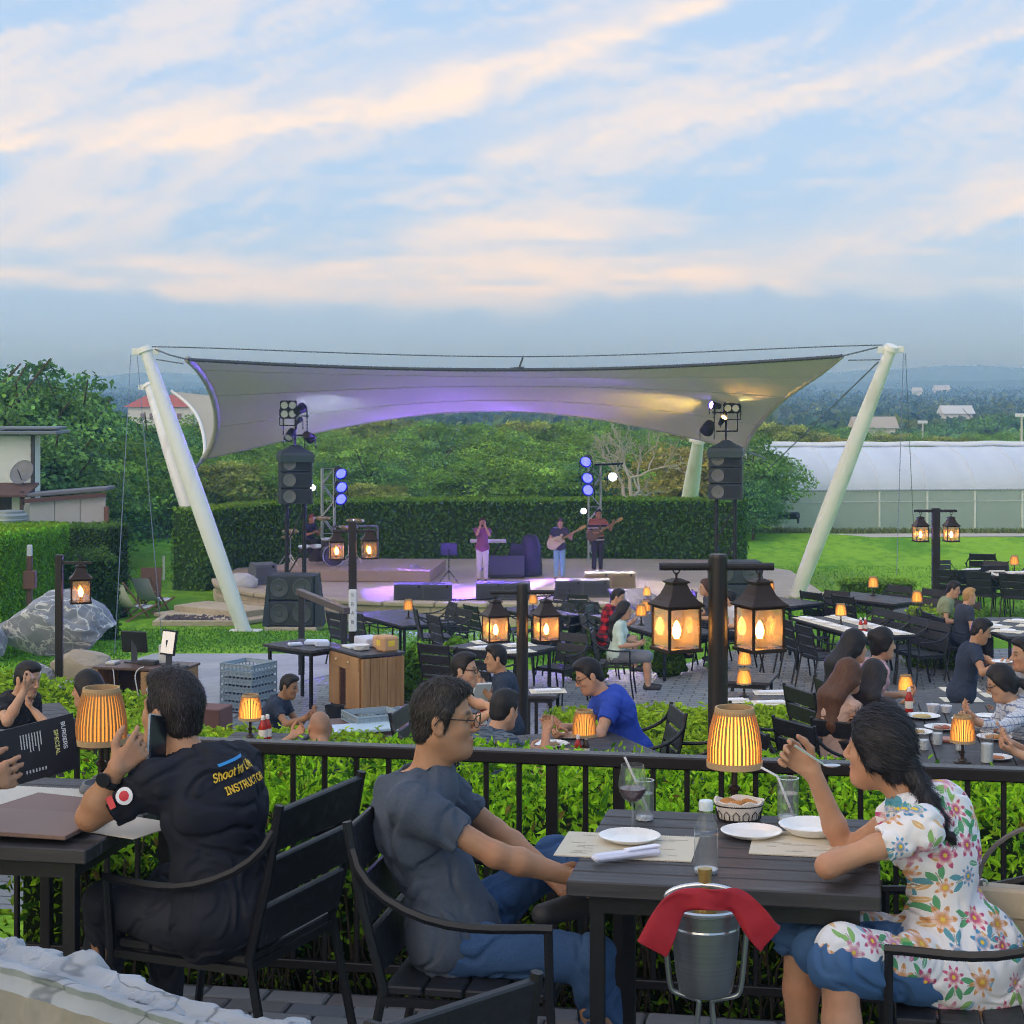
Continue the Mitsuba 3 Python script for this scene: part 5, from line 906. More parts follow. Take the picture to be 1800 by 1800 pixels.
def leafy_hedge():
    r = np.random.default_rng(77); key = thing('hedge', 'bright glossy green hedge right behind the railing of the upper terrace', 'hedge')
    v0, v1, zt, zb = o_v + .10, o_v + 1.42, A + .50, A - 1.3
    def prof(n, face):
        u = r.uniform(-2.9, 3.0, n)
        if face == 'top':
            t = r.random(n) ** .9; w = v0 + (v1 - v0) * t; bump = meshkit.fbm(np.column_stack([u * 3.2, w * 3.2, u * 0]), 3, 2) - .5
            z = zt + .14 * bump + r.normal(0, .022, n) - .16 * np.clip((.30 - t) / .30, 0, 1) ** 1.5; q = np.tile([0, 0, 1.], (n, 1)); dep = np.ones(n)
        else:
            t = r.random(n) ** 1.9; z = zt - .13 - .58 * t; bump = meshkit.fbm(np.column_stack([u * 3, z * 3, u * 0 + 4]), 3, 6) - .5; w = v0 + .07 * bump + .05 * t + r.normal(0, .02, n); q = np.tile(-V * .8 + [0, 0, .5], (n, 1)); dep = 1 - t
        p = U * u[:, None] + V * w[:, None]; p[:, 2] = z
        return p, q, dep
    P, Q, Cc, Ls = [], [], [], []
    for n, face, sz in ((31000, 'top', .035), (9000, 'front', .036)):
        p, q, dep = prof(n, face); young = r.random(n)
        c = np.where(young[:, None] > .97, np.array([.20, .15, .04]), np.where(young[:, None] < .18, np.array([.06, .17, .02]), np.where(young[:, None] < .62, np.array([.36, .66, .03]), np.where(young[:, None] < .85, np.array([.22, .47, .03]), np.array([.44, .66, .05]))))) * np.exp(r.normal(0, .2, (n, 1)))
        if face == 'front': c = c * np.array([.6, .6, .7])  # shade on the front side put into the leaf colour, darker and cooler
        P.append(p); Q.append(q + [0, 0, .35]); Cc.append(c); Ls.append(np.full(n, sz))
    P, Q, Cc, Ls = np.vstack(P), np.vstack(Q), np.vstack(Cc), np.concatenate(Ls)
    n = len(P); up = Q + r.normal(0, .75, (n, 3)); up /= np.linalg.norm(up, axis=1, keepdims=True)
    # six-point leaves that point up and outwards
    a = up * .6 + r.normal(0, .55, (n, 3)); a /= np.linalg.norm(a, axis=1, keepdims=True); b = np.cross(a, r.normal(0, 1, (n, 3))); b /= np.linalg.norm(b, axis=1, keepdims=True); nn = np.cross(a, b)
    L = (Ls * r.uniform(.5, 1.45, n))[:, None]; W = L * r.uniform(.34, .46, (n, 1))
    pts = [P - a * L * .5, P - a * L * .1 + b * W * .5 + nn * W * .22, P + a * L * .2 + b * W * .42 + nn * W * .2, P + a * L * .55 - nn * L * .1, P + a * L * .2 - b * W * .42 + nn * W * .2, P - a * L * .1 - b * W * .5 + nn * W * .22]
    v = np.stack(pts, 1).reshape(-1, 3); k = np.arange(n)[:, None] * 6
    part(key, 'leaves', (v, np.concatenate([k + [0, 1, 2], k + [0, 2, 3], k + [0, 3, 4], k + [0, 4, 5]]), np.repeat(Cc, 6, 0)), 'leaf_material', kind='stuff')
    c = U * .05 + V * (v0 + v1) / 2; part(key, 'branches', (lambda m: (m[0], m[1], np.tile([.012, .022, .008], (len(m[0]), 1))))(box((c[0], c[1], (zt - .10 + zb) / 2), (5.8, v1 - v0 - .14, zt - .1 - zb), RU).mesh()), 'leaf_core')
    tw = MB()
    for i in range(420):
        u, w = r.uniform(-2.6, 2.8), v0 + r.uniform(-.05, .08); p = U * u + V * w; p[2] = A - .1; e = p + U * r.normal(0, .08) + V * r.normal(0, .05) + [0, 0, r.uniform(.25, .55)]; tw.tube([p, (p + e) / 2 + r.normal(0, .02, 3), e], .0035, 4, (.07, .055, .04))
    part(key, 'twigs', tw, 'leaf_core', kind='stuff')
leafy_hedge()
# whitewashed stone wall with loose marble rocks at the lower left
def marble_fn(p, n, uv):
    a = fb(p.x * 5, p.y * 5, p.z * 5, 4); b = dr.abs(fb(p.x * 7 + a * 2, p.y * 7, p.z * 9, 4) - .5)
    return mixc(mixc((.20, .235, .29), (.42, .45, .49), a), (.10, .12, .15), (1 - ss(.0, .03, b)) * .8 * ss(.3, .5, nz(p.x * 4, p.y * 4, p.z * 4)))
scene['marble'] = {'type': 'twosided', 'b': {'type': 'bumpmap', 'scale': .012, 't': mikit.proc(lambda p, n, uv: fb(p.x * 22, p.y * 22, p.z * 22, 4), .003), 'b': {'type': 'principled', 'base_color': mikit.proc(marble_fn), 'roughness': .6, 'specular': .4}}}
def boulder_fn(p, n, uv):
    w = fb(p.x * 2, p.y * 2, p.z * 2, 3); b = dr.abs(fb(p.x * 3.2 + w * 3, p.y * 3, p.z * 4 - w, 4) - .5); c = dr.abs(fb(p.x * 5 - w * 2, p.z * 3.3, p.y * 3 + 9, 3) - .5)
    return mixc(mixc((.17, .19, .23), (.30, .32, .36), fb(p.x * 9, p.y * 9, p.z * 9, 3)), (.70, .70, .68), dr.maximum((1 - ss(.004, .03, b)) * .8, (1 - ss(.0, .022, c)) * .55))
scene['veined_rock'] = {'type': 'twosided', 'b': {'type': 'bumpmap', 'scale': .03, 't': mikit.proc(lambda p, n, uv: fb(p.x * 6, p.y * 6, p.z * 6, 4), .01), 'b': {'type': 'principled', 'base_color': mikit.proc(boulder_fn), 'roughness': .7, 'specular': .3}}}
scene['rough_wall'] = {'type': 'twosided', 'b': {'type': 'bumpmap', 'scale': .01, 't': mikit.proc(lambda p, n, uv: fb(p.x * 25, p.y * 25, p.z * 25, 4), .003), 'b': {'type': 'principled', 'base_color': mikit.proc(lambda p, n, uv: mixc((.20, .19, .18), (.34, .32, .29), fb(p.x * 7, p.y * 7, p.z * 7, 4))), 'roughness': .9, 'specular': .2}}}
def rock(c, r3, seed, sub=3, amp=.55, flat=.0):
    ic = trimesh.creation.icosphere(subdivisions=sub); v = ic.vertices
    n = meshkit.fbm(v * 1.3 + seed, 4, seed) - .5; w = np.abs(meshkit.fbm(v * 2.6 + seed, 3, seed + 9) - .5)
    v = v * (1 + amp * n - .35 * w)[:, None]
    rr = np.random.default_rng(seed)
    for _ in range(9):                                   # broken facets
        d = rr.normal(0, 1, 3); d /= np.linalg.norm(d); h = rr.uniform(.62, .85); e = v @ d - h; v = v - np.where(e > 0, e, 0)[:, None] * d * .85
    return v * np.asarray(r3) + np.asarray(c), ic.faces
wal = thing('stone_wall', 'low stone wall with a cracked whitewashed top at the lower left corner', 'wall')
q = [at(-60, 1700, 3.5), at(258, 1806, 3.2), at(430, 1797, 3.207), at(-60, 1642, 3.715)]
n1 = 110; ed = lambda a, b, am, sd: np.array([a + (b - a) * t + [am * (meshkit.fbm(np.array([[t * 14, sd, 0]]), 3, sd)[0] - .5)] * 2 + [0] for t in np.linspace(0, 1, n1)]) if False else np.array([a + (b - a) * t + np.array([1, 1, 0]) * am * (meshkit.fbm(np.array([[t * 14., sd, 0.]]), 3, sd)[0] - .5) for t in np.linspace(-.25, 1.35, n1)])
near_e, far_e = ed(q[0], q[1], .007, 1), ed(q[3], q[2], .035, 2); ztop = q[0][2]
rows = [near_e * [1, 1, 0] + [0, 0, ztop - .9], near_e * [1, 1, 0] + [0, 0, ztop - .02], near_e * [1, 1, 0] + [.012, .012, ztop], *[(near_e * (1 - t) + far_e * t) * [1, 1, 0] + [0, 0, ztop + .02 * math.sin(9 * t) * .4 + .012] for t in np.linspace(.06, .94, 16)], far_e * [1, 1, 0] + [0, 0, ztop - .005], far_e * [1, 1, 0] + [0, .01, ztop - .9]]
rows = np.stack(rows, 0); rows[2:19, :, 2] += .012 * (meshkit.fbm(rows[2:19] * [11, 11, 0], 4, 5) - .5)
part(wal, 'face', (rows[:2].reshape(-1, 3), grid_faces(2, n1)), 'rough_wall', smooth=True); part(wal, 'coping', (rows[1:].reshape(-1, 3), grid_faces(len(rows) - 1, n1)), 'marble', 'whitewashed cracked coping', smooth=35)
for i, (px, py, rx, ry, rz) in enumerate([(8, 1668, .035, .05, .035), (60, 1682, .05, .05, .022), (145, 1702, .048, .045, .044), (100, 1700, .04, .05, .028), (206, 1728, .042, .05, .032), (255, 1750, .04, .05, .018), (302, 1772, .05, .05, .018), (354, 1778, .022, .03, .022), (400, 1792, .045, .05, .02), (515, 1803, .034, .04, .024), (455, 1806, .04, .05, .014)]):
    p = on(px, py + 15, ztop) + [0, .03, -.004]; part(wal, 'rock', rock(p, (rx, ry, rz), 20 + i, 4, .9), 'marble', smooth=18)

# ------------------------------------------------------------------ boulder, desk, crates, sideboard and what stands by them
bo = thing('boulder', 'huge grey boulder with white veins at the left edge', 'boulder'); c = at(95, 1112, 25.3)
v, f = rock((0, 0, 0), (1, 1, 1), 5, 5, .35); v = v / np.abs(v).max(0); sh_ = np.interp(v[:, 0], [-1, -.55, -.1, .35, .75, 1], [.30, .58, .98, 1.05, .85, .3])
v = np.column_stack([v[:, 0] * .88, v[:, 1] * .65, v[:, 2] * np.where(v[:, 2] > 0, .58 * sh_, .42)]); part(bo, 'stone', (v + c, f), 'veined_rock', smooth=30)
for i, (px, py, rx, rz) in enumerate([(150, 1168, .45, .22), (60, 1190, .3, .2), (175, 1195, .3, .22), (-4, 1130, .12, .2)]): p = at(px, py, 24.6); k = new('rock'); scene[k] = pl(rock(p, (rx, .4, rz), 60 + i, 4), M((.36, .31, .25), .85) if i % 2 == 0 else 'veined_rock', smooth=25); tag(k, ['tan rock slab carrying the boulder', 'small rock under the left of the boulder', 'white rough rock right below the boulder', 'white rock at the left edge beside the boulder'][i], 'rock')
ds = thing('desk', 'wooden cashier desk with two monitors beside the boulder', 'desk'); zd = C + .76; dc = on(258, 1168, zd); RD = RZ(-14); dx, dy = RD[:, 0], RD[:, 1]
part(ds, 'top', box(dc + [0, 0, -.015], (1.12, .62, .03), RD, .004), M((.10, .055, .045), .4)); part(ds, 'panel', box(dc + dx * .52 + [0, 0, -.39], (.04, .58, .72), RD), 'teak'); part(ds, 'panel', box(dc - dx * .52 + [0, 0, -.39], (.04, .58, .72), RD), 'teak'); part(ds, 'shelf', box(dc + [0, 0, -.45], (1.0, .56, .025), RD), 'teak'); part(ds, 'back_panel', box(dc + dy * .28 + [0, 0, -.39], (1.0, .02, .7), RD), M((.06, .03, .02), .6))
for i in range(4): part(ds, 'board', box(dc + dx * (.12 + i * .112) - dy * .305 + [0, 0, -.38], (.106, .018, .68), RD, .003), 'teak')
def monitor(p, w, h, yaw, label, face):
    k = thing('monitor', label, 'monitor'); R = RZ(yaw) @ rot([1, 0, 0], -10); part(k, 'case', box(p + [0, 0, h * .5 + .12], (w, .035, h), R, .006), black); part(k, 'foot', MB().box(p + [0, 0, .01], (.2, .16, .015), RZ(yaw), .003).beam(p + [0, 0, .01], p + [0, 0, .3], .07, .03, (0, 1, 0)), M((.05, .055, .07), .4))
    if face is not None: d = pl(box(p + [0, 0, h * .5 + .12] + R @ np.array([0, -.0195, 0]), (w * .9, .003, h * .86), R), M((.3, .3, .3), .3)); d['emitter'] = emit(face, .07); scene[k + '__screen'] = d
monitor(dc - dx * .22 + dy * .12, .33, .26, 165, 'black monitor seen from behind on the cashier desk', None); monitor(dc + dx * .28 + dy * .02, .24, .30, -38, 'monitor with a pale lit screen on the cashier desk', (1., .86, .74))
for (a, b, s, col, lb, nm) in [(.02, .0, (.22, .14, .05), (.03, .03, .035), 'black card machine on the cashier desk', 'card_machine'), (.42, -.12, (.3, .14, .02), (.03, .03, .035), 'black keyboard before the lit monitor', 'keyboard'), (.15, .16, (.1, .1, .22), (.6, .63, .66), 'white box between the two monitors', 'box'), (-.42, -.05, (.12, .18, .03), (.5, .5, .5), 'small pale pad on the left of the cashier desk', 'notepad')]: k = new(nm); scene[k] = pl(box(dc + dx * a + dy * b + [0, 0, s[2] / 2 + .001], s, RD, .006), M(col, .5)); tag(k, lb, nm.replace('_', ' '))
k = new('power_cord'); scene[k] = pl(MB().tube(curve([dc + dx * .1 - dy * .3 + [0, 0, .02], dc + dx * .02 - dy * .36 + [0, 0, -.1], dc + dx * .06 - dy * .37 + [0, 0, -.3], dc - dx * .02 - dy * .36 + [0, 0, -.5]], 14), .007, 5).tube(curve([dc - dx * .3 - dy * .3 + [0, 0, .0], dc - dx * .25 - dy * .36 + [0, 0, -.25], dc - dx * .3 - dy * .36 + [0, 0, -.5]], 12), .006, 5), M((.6, .6, .62), .5)); tag(k, 'white cords hanging down the front of the cashier desk', 'cord')
# stack of dish racks: each rack a thing
def rack_proto():
    P = Proto(); m = MB(); w, h = .50, .098
    for z in (.006, h * .5, h - .006):
        for s in (-1, 1): m.box((0, s * w / 2, z), (w, .014, .012)).box((s * w / 2, 0, z), (.014, w, .012))
    for i in range(9):
        t = -w / 2 + w * i / 8
        for s in (-1, 1): m.box((t, s * w / 2, h / 2), (.012, .012, h)).box((s * w / 2, t, h / 2), (.012, .012, h))
    P.add('grid', m, M((.26, .34, .40), .5), kind='stuff')
    P.add('wall', MB().box((0, -w / 2 + .006, h * .72), (w * .96, .006, h * .32)).box((0, w / 2 - .006, h * .72), (w * .96, .006, h * .32)).box((-w / 2 + .006, 0, h * .72), (.006, w * .96, h * .32)).box((w / 2 - .006, 0, h * .72), (.006, w * .96, h * .32)), M((.30, .38, .45), .5), kind='stuff'); P.add('floor', box((0, 0, .012), (w - .02, w - .02, .008)), M((.2, .27, .32), .6)); return P
RACK = rack_proto(); rc_ = on(437, 1246, C + .02)
for i in range(6): RACK.place('dish_rack', mat4(RZ(-32 + rng.uniform(-3, 3)), (rc_[0], rc_[1], C + .02 + .1 * i), 1.0), ['lowest', 'second', 'third', 'fourth', 'fifth', 'topmost'][i] + ' grey blue dish rack of the tall stack left of the kneeling waiter', 'crate', 'dish racks of the tall stack')
for i, (px, d) in enumerate([(655, 19.5), (690, 20.0)]): p = at(px, 1268, d); RACK.place('dish_rack', mat4(RZ(25 + 10 * i), (p[0], d, p[2])), ['grey dish rack lying before the sideboard, the left one', 'blue grey dish rack lying before the sideboard, the right one'][i], 'crate')
k = new('serving_tray'); p = at(628, 1280, 19.0); scene[k] = pl(box((p[0], 19.0, p[2]), (.75, .4, .03), RZ(20), .006), M((.42, .55, .66), .4)); tag(k, 'pale blue tray standing out behind the railing hedge below the sideboard', 'tray')
k = new('low_table'); scene[k] = pl(MB().box((p[0] + .25, 19.4, p[2] - .045), (1.3, .9, .04), RZ(20)).box((p[0] - .2, 19.2, (C + p[2]) / 2 - .05), (.05, .05, p[2] - C - .1)).box((p[0] + .7, 19.5, (C + p[2]) / 2 - .05), (.05, .05, p[2] - C - .1)), M((.10, .05, .04), .5)); tag(k, 'low dark table carrying tray and dish racks before the sideboard', 'table')
k = thing('bucket', 'black bucket standing on the paving left of the sideboard', 'bucket'); p = on(588, 1279, C + .01); part(k, 'wall', MB().lathe([(0, .01), (.085, .0), (.118, .26), (.124, .265), (.112, .26), (.08, .02)], p, 20), black, smooth=40)
# sideboard
sb = thing('sideboard', 'wooden sideboard with a dark top, drawer and plank side on the lower terrace', 'sideboard'); n0, l0, r0 = on(636, 1257, C + .02), on(579, 1238, C + .02), on(716, 1251, C + .02); H = .74
ex = l0 - n0; Lx = np.linalg.norm(ex); ex /= Lx; ey = np.array([-ex[1], ex[0], 0]); ey = ey if ey @ (r0 - n0) > 0 else -ey; Ly = abs((r0 - n0) @ ey); RS = np.stack([ex, ey, np.cross(ex, ey)], 1)
pb = lambda a, b, z: n0 + ex * a + ey * b + [0, 0, z]
part(sb, 'body', box(pb(Lx / 2, Ly / 2, H / 2 - .02), (Lx - .03, Ly - .03, H - .06), RS), 'teak'); part(sb, 'top', box(pb(Lx / 2, Ly / 2, H - .015), (Lx + .03, Ly + .03, .035), RS, .004), M((.05, .05, .06), .45))
for i in range(5): part(sb, 'plank', box(pb(-.004, Ly * (i + .5) / 5, H / 2 - .02), (.02, Ly / 5 - .006, H - .06), RS, .003), 'teak')
dr_ = part(sb, 'drawer', box(pb(Lx * .52, -.006, H - .13), (Lx * .9, .03, .17), RS, .004), 'teak')
for t in (.35, .72): part(dr_, 'knob', MB().lathe([(.0, .0), (.014, 0), (.016, .012), (0, .02)], pb(Lx * t, -.03, H - .12), 10, FR), M((.6, .5, .3), .4))
part(sb, 'door', box(pb(Lx * .25, -.005, H * .38), (Lx * .40, .03, H * .66), RS, .004), 'teak'); part(sb, 'door', box(pb(Lx * .82, -.005, H * .38), (Lx * .30, .03, H * .66), RS, .004), 'teak'); part(sb, 'niche', box(pb(Lx * .56, .0, H * .38), (Lx * .16, .012, H * .62), RS), M((.035, .012, .01), .8))
for a in (.06, .94): part(sb, 'foot', box(pb(Lx * a, .04, .02), (.06, .06, .04), RS), black)
def on_top(name, a, b, s, col, label, cat, rough=.6, yaw=0):
    k = new(name); scene[k] = pl(box(pb(Lx * a, Ly * b, H + .004 + s[2] / 2), s, RS @ RZ(yaw), min(s) * .12), M(col, rough) if not isinstance(col, str) else col); tag(k, label, cat); return k
on_top('plastic_crate', .80, .80, (.36, .26, .11), (.55, .58, .72), 'pale violet plastic crate at the back of the sideboard', 'crate'); b1 = on_top('basket', .18, .74, (.24, .22, .19), (.50, .30, .16), 'wooden basket with a yellow sticker on the sideboard', 'basket', .8); on_top('basket', .46, .86, (.20, .20, .16), (.56, .36, .22), 'second wooden basket behind the first on the sideboard', 'basket', .8)
part(b1, 'sticker', box(pb(Lx * .18 + .02, Ly * .74 - .112, H + .11), (.10, .003, .07), RS), M((.75, .55, .05), .5)); part(b1, 'sticker', box(pb(Lx * .18 - .122, Ly * .74, H + .11), (.003, .09, .07), RS), M((.75, .55, .05), .5))
for i in range(4): k = new('plate_stack'); scene[k] = pl(MB().lathe([(0, 0), (.07, 0), (.10, .012), (.102, .016), (0, .012)], pb(Lx * .42, Ly * .32, H + .006 + i * .018), 18), whiteware, smooth=40); tag(k, ['lowest', 'second', 'third', 'topmost'][i] + ' of the white plates stacked on the sideboard', 'plate')
k = new('tray'); scene[k] = pl(box(pb(Lx * .72, Ly * .35, H + .02), (.26, .2, .03), RS, .006), M((.60, .66, .68), .4)); tag(k, 'pale tray at the left end of the sideboard top', 'tray')
# pergola-like frame and the dark table behind the sideboard
pg = thing('timber_frame', 'dark timber frame of two posts and a beam behind the sideboard', 'frame'); b0, b1_ = at(530, 1042, 26.6), at(605, 1072, 25.0)
part(pg, 'beam', MB().beam(b0 + (b0 - b1_) * .06, b1_ + (b1_ - b0) * .06, .09, .09, bev=.006), M((.10, .075, .085), .4))
for q_ in (b0, b1_): part(pg, 'post', box((q_[0], q_[1], (C + q_[2]) / 2), (.085, .085, q_[2] - C), None, .006), M((.02, .025, .032), .45))
a_, b_ = onz(497, 1127), onz(582, 1139); TS = table_between(a_, b_, .7, 'dark metal table behind the sideboard carrying folded cloths', fl, 5)
for i, (t, o_, s) in enumerate([(.05, .1, (.26, .22, .05)), (.24, .05, (.18, .2, .07)), (-.02, -.18, (.18, .1, .04))]): k = new('folded_cloth'); scene[k] = pl(box(TS[0] + TS[1] * t + TS[2] * o_ + [0, 0, s[2] / 2 + .002], s, RZ(10 * i), .012), M((.55, .62, .78), .8)); tag(k, ['pale blue folded cloth in the middle of the metal table', 'thick pale blue cloth at the right of the metal table', 'small white roll of cloth on the metal table'][i], 'cloth')
# bags and a low box before the desk
for (px, py, w, h, col, lb, nm) in [(280, 1215, .34, .2, (.55, .62, .80), 'bulging white plastic bag before the cashier desk', 'bag'), (303, 1195, .26, .16, (.30, .38, .66), 'blue lidded container on the bags before the desk', 'container'), (272, 1228, .10, .16, (.25, .60, .62), 'turquoise cup in front of the bags', 'cup'), (340, 1225, .3, .2, (.5, .55, .62), 'white plastic sack right of the blue container', 'bag')]:
    p = at(px, py, 20.6); k = new(nm); v, f = rock(p, (w / 2 * 1.05, .12, h / 2 * 1.05), int(px), 3, .9); scene[k] = pl((v, f), M(col, .4), smooth=True); tag(k, lb, nm)
k = new('storage_box'); p = at(362, 1230, 21.6); scene[k] = pl(box((p[0], 21.6, C + .22), (.5, .4, .42), RZ(-14), .01), M((.16, .07, .06), .6)); tag(k, 'low reddish brown box between desk and dish racks', 'box')
# deck chairs on the lawn and posts by the left hedge
def deck_chair(px, py, d, yaw, label):
    k = thing('deck_chair', label, 'deck chair'); o = at(px, py, d); o[2] = float(gz(o[0], d)); R = RZ(yaw); Tm = lambda *p: o + R @ np.array(p)
    sl = curve([Tm(0, -.55, .30), Tm(0, -.1, .26), Tm(0, .25, .42), Tm(0, .62, .92)], 12); x = R[:, 0] * .26
    part(k, 'sling', (np.vstack([sl - x, sl + x]), np.array([[i, i + 1, 13 + i, 12 + i] for i in range(11)])), M((.60, .62, .66), .8), smooth=True); part(k, 'stripe', (np.vstack([sl - x * .12, sl + x * .12]) + [0, -.006, .012], np.array([[i, i + 1, 13 + i, 12 + i] for i in range(11)])), M((.10, .12, .18), .8), smooth=True)
    for s in (-1, 1): part(k, 'rail', MB().rod(Tm(s * .29, -.6, .32), Tm(s * .29, .55, .0), .025).rod(Tm(s * .29, .66, .98), Tm(s * .29, -.3, .02), .025), M((.22, .12, .07), .6))
deck_chair(232, 1040, 47.0, 150, 'white striped deck chair on the lawn, the left one of two'); deck_chair(268, 1035, 48.5, 160, 'white striped deck chair on the lawn, the right one of two')
wc = thing('lawn_chair', 'brown wooden lawn chair behind the white deck chairs', 'chair'); o = at(262, 1030, 49.5); o[2] = float(gz(o[0], 49.5)); part(wc, 'seat', box(o + [0, 0, .38], (.55, .5, .05), None, .01), M((.20, .10, .06), .6)); part(wc, 'back', box(o + [0, .28, .7], (.55, .05, .6), rot([1, 0, 0], -12), .01), M((.20, .10, .06), .6))
for sx in (-1, 1):
    for sy in (-1, 1): part(wc, 'leg', box(o + [sx * .24, sy * .22, .2], (.05, .05, .4)), M((.20, .10, .06), .6))
st = thing('signpost', 'short white tipped post standing beside the tall left hedge', 'post'); o = at(52, 1050, 31.5); part(st, 'post', box((o[0], 31.5, o[2] + .2), (.09, .09, 1.0), None, .01), M((.10, .05, .045), .6)); part(st, 'cap', box((o[0], 31.5, o[2] + .78), (.08, .08, .2), None, .01), M((.55, .57, .62), .6)); part(st, 'box', box((o[0] + .02, 31.45, o[2] + .30), (.2, .16, .3), None, .01), M((.13, .06, .05), .6))
k = new('stake'); q_ = at(288, 985, 56); scene[k] = pl(box((q_[0], 56, .3), (.06, .06, .8)), M((.7, .72, .70), .6)); tag(k, 'white stake on the lawn left of the stage hedge', 'stake')
# ------------------------------------------------------------------ people: one smooth surface blended from tapering limbs, sampled on a grid
class Field:
    def __init__(s): s.p = []
    def cone(s, a, b, ra, rb, k=.02, cut=None, sub=False): s.p.append(('c', np.asarray(a, float), np.asarray(b, float), ra, rb, k, cut, sub)); return s
    def chain(s, pts, rad, k=.012):
        for i in range(len(pts) - 1): s.cone(pts[i], pts[i + 1], rad[i], rad[i + 1], k)
        return s
    def ell(s, c, r, R=None, k=.02, sub=False): s.p.append(('e', np.asarray(c, float), np.asarray(r, float), np.eye(3) if R is None else np.asarray(R), 0, k, None, sub)); return s
    def plane(s, n, p): s.p.append(('p', np.asarray(n, float), np.asarray(p, float), 0, 0, 0, None, True)); return s
    def grow(s, g):
        o = Field()
        for q in s.p: o.p.append(('c', q[1], q[2], q[3] + g, q[4] + g, *q[5:]) if q[0] == 'c' else ('e', q[1], q[2] + g, *q[3:]) if q[0] == 'e' else q)
        return o
    def mesh(s, h, noise=None, relax=1):
        lo, hi = np.full(3, 9e9), np.full(3, -9e9)
        for q in s.p:
            if q[0] == 'p' or q[7]: continue
            if q[0] == 'c': m = max(q[3], q[4]); lo, hi = np.minimum(lo, np.minimum(q[1], q[2]) - m), np.maximum(hi, np.maximum(q[1], q[2]) + m)
            else: m = np.max(q[2]); lo, hi = np.minimum(lo, q[1] - m), np.maximum(hi, q[1] + m)
        lo, hi = lo - 3 * h, hi + 3 * h; n = np.ceil((hi - lo) / h).astype(int) + 1
        ax = [(lo[i] + np.arange(n[i]) * h).astype(np.float32) for i in range(3)]; D = np.full(n, .5, np.float32)
        for q in s.p:
            if q[0] == 'p':
                D = np.maximum(D, (q[1][0] * (ax[0] - q[2][0]))[:, None, None] + (q[1][1] * (ax[1] - q[2][1]))[None, :, None] + (q[1][2] * (ax[2] - q[2][2]))[None, None, :]); continue
            k = q[5]
            if q[0] == 'c': m = max(q[3], q[4]) + k + 3 * h; l, u = np.minimum(q[1], q[2]) - m, np.maximum(q[1], q[2]) + m
            else: m = np.max(q[2]) + k + 3 * h; l, u = q[1] - m, q[1] + m
            i0 = np.clip(((l - lo) / h).astype(int), 0, n - 1); i1 = np.clip(np.ceil((u - lo) / h).astype(int) + 1, 1, n)
            if (i1 <= i0).any(): continue
            sl = tuple(slice(a, b) for a, b in zip(i0, i1)); X = [ax[i][sl[i]] for i in range(3)]; X = (X[0][:, None, None], X[1][None, :, None], X[2][None, None, :])
            if q[0] == 'c':
                ab = q[2] - q[1]; L2 = float(ab @ ab) + 1e-12; P = [X[i] - np.float32(q[1][i]) for i in range(3)]
                t0 = (P[0] * np.float32(ab[0]) + P[1] * np.float32(ab[1]) + P[2] * np.float32(ab[2])) / np.float32(L2); t = np.clip(t0, 0, 1)
                d = np.sqrt((P[0] - t * np.float32(ab[0])) ** 2 + (P[1] - t * np.float32(ab[1])) ** 2 + (P[2] - t * np.float32(ab[2])) ** 2) - (np.float32(q[3]) + t * np.float32(q[4] - q[3]))
                if q[6]: d = np.maximum(d, (t0 - 1) * np.float32(math.sqrt(L2)))
            else:
                P = [X[i] - np.float32(q[1][i]) for i in range(3)]; R = q[3].astype(np.float32)
                e = [(P[0] * R[0, j] + P[1] * R[1, j] + P[2] * R[2, j]) / np.float32(q[2][j]) for j in range(3)]
                k0 = np.sqrt(e[0] ** 2 + e[1] ** 2 + e[2] ** 2); k1 = np.sqrt(sum((e[j] / np.float32(q[2][j])) ** 2 for j in range(3))) + 1e-9; d = k0 * (k0 - 1) / k1
            o = D[sl]; g = np.maximum(k - np.abs(o + d if q[7] else o - d), 0) / max(k, 1e-6) if k > 0 else 0
            D[sl] = (np.maximum(o, -d) + g * g * k * .25 if q[7] else np.minimum(o, d) - g * g * k * .25)
        return nets(D, lo, h, noise, relax)
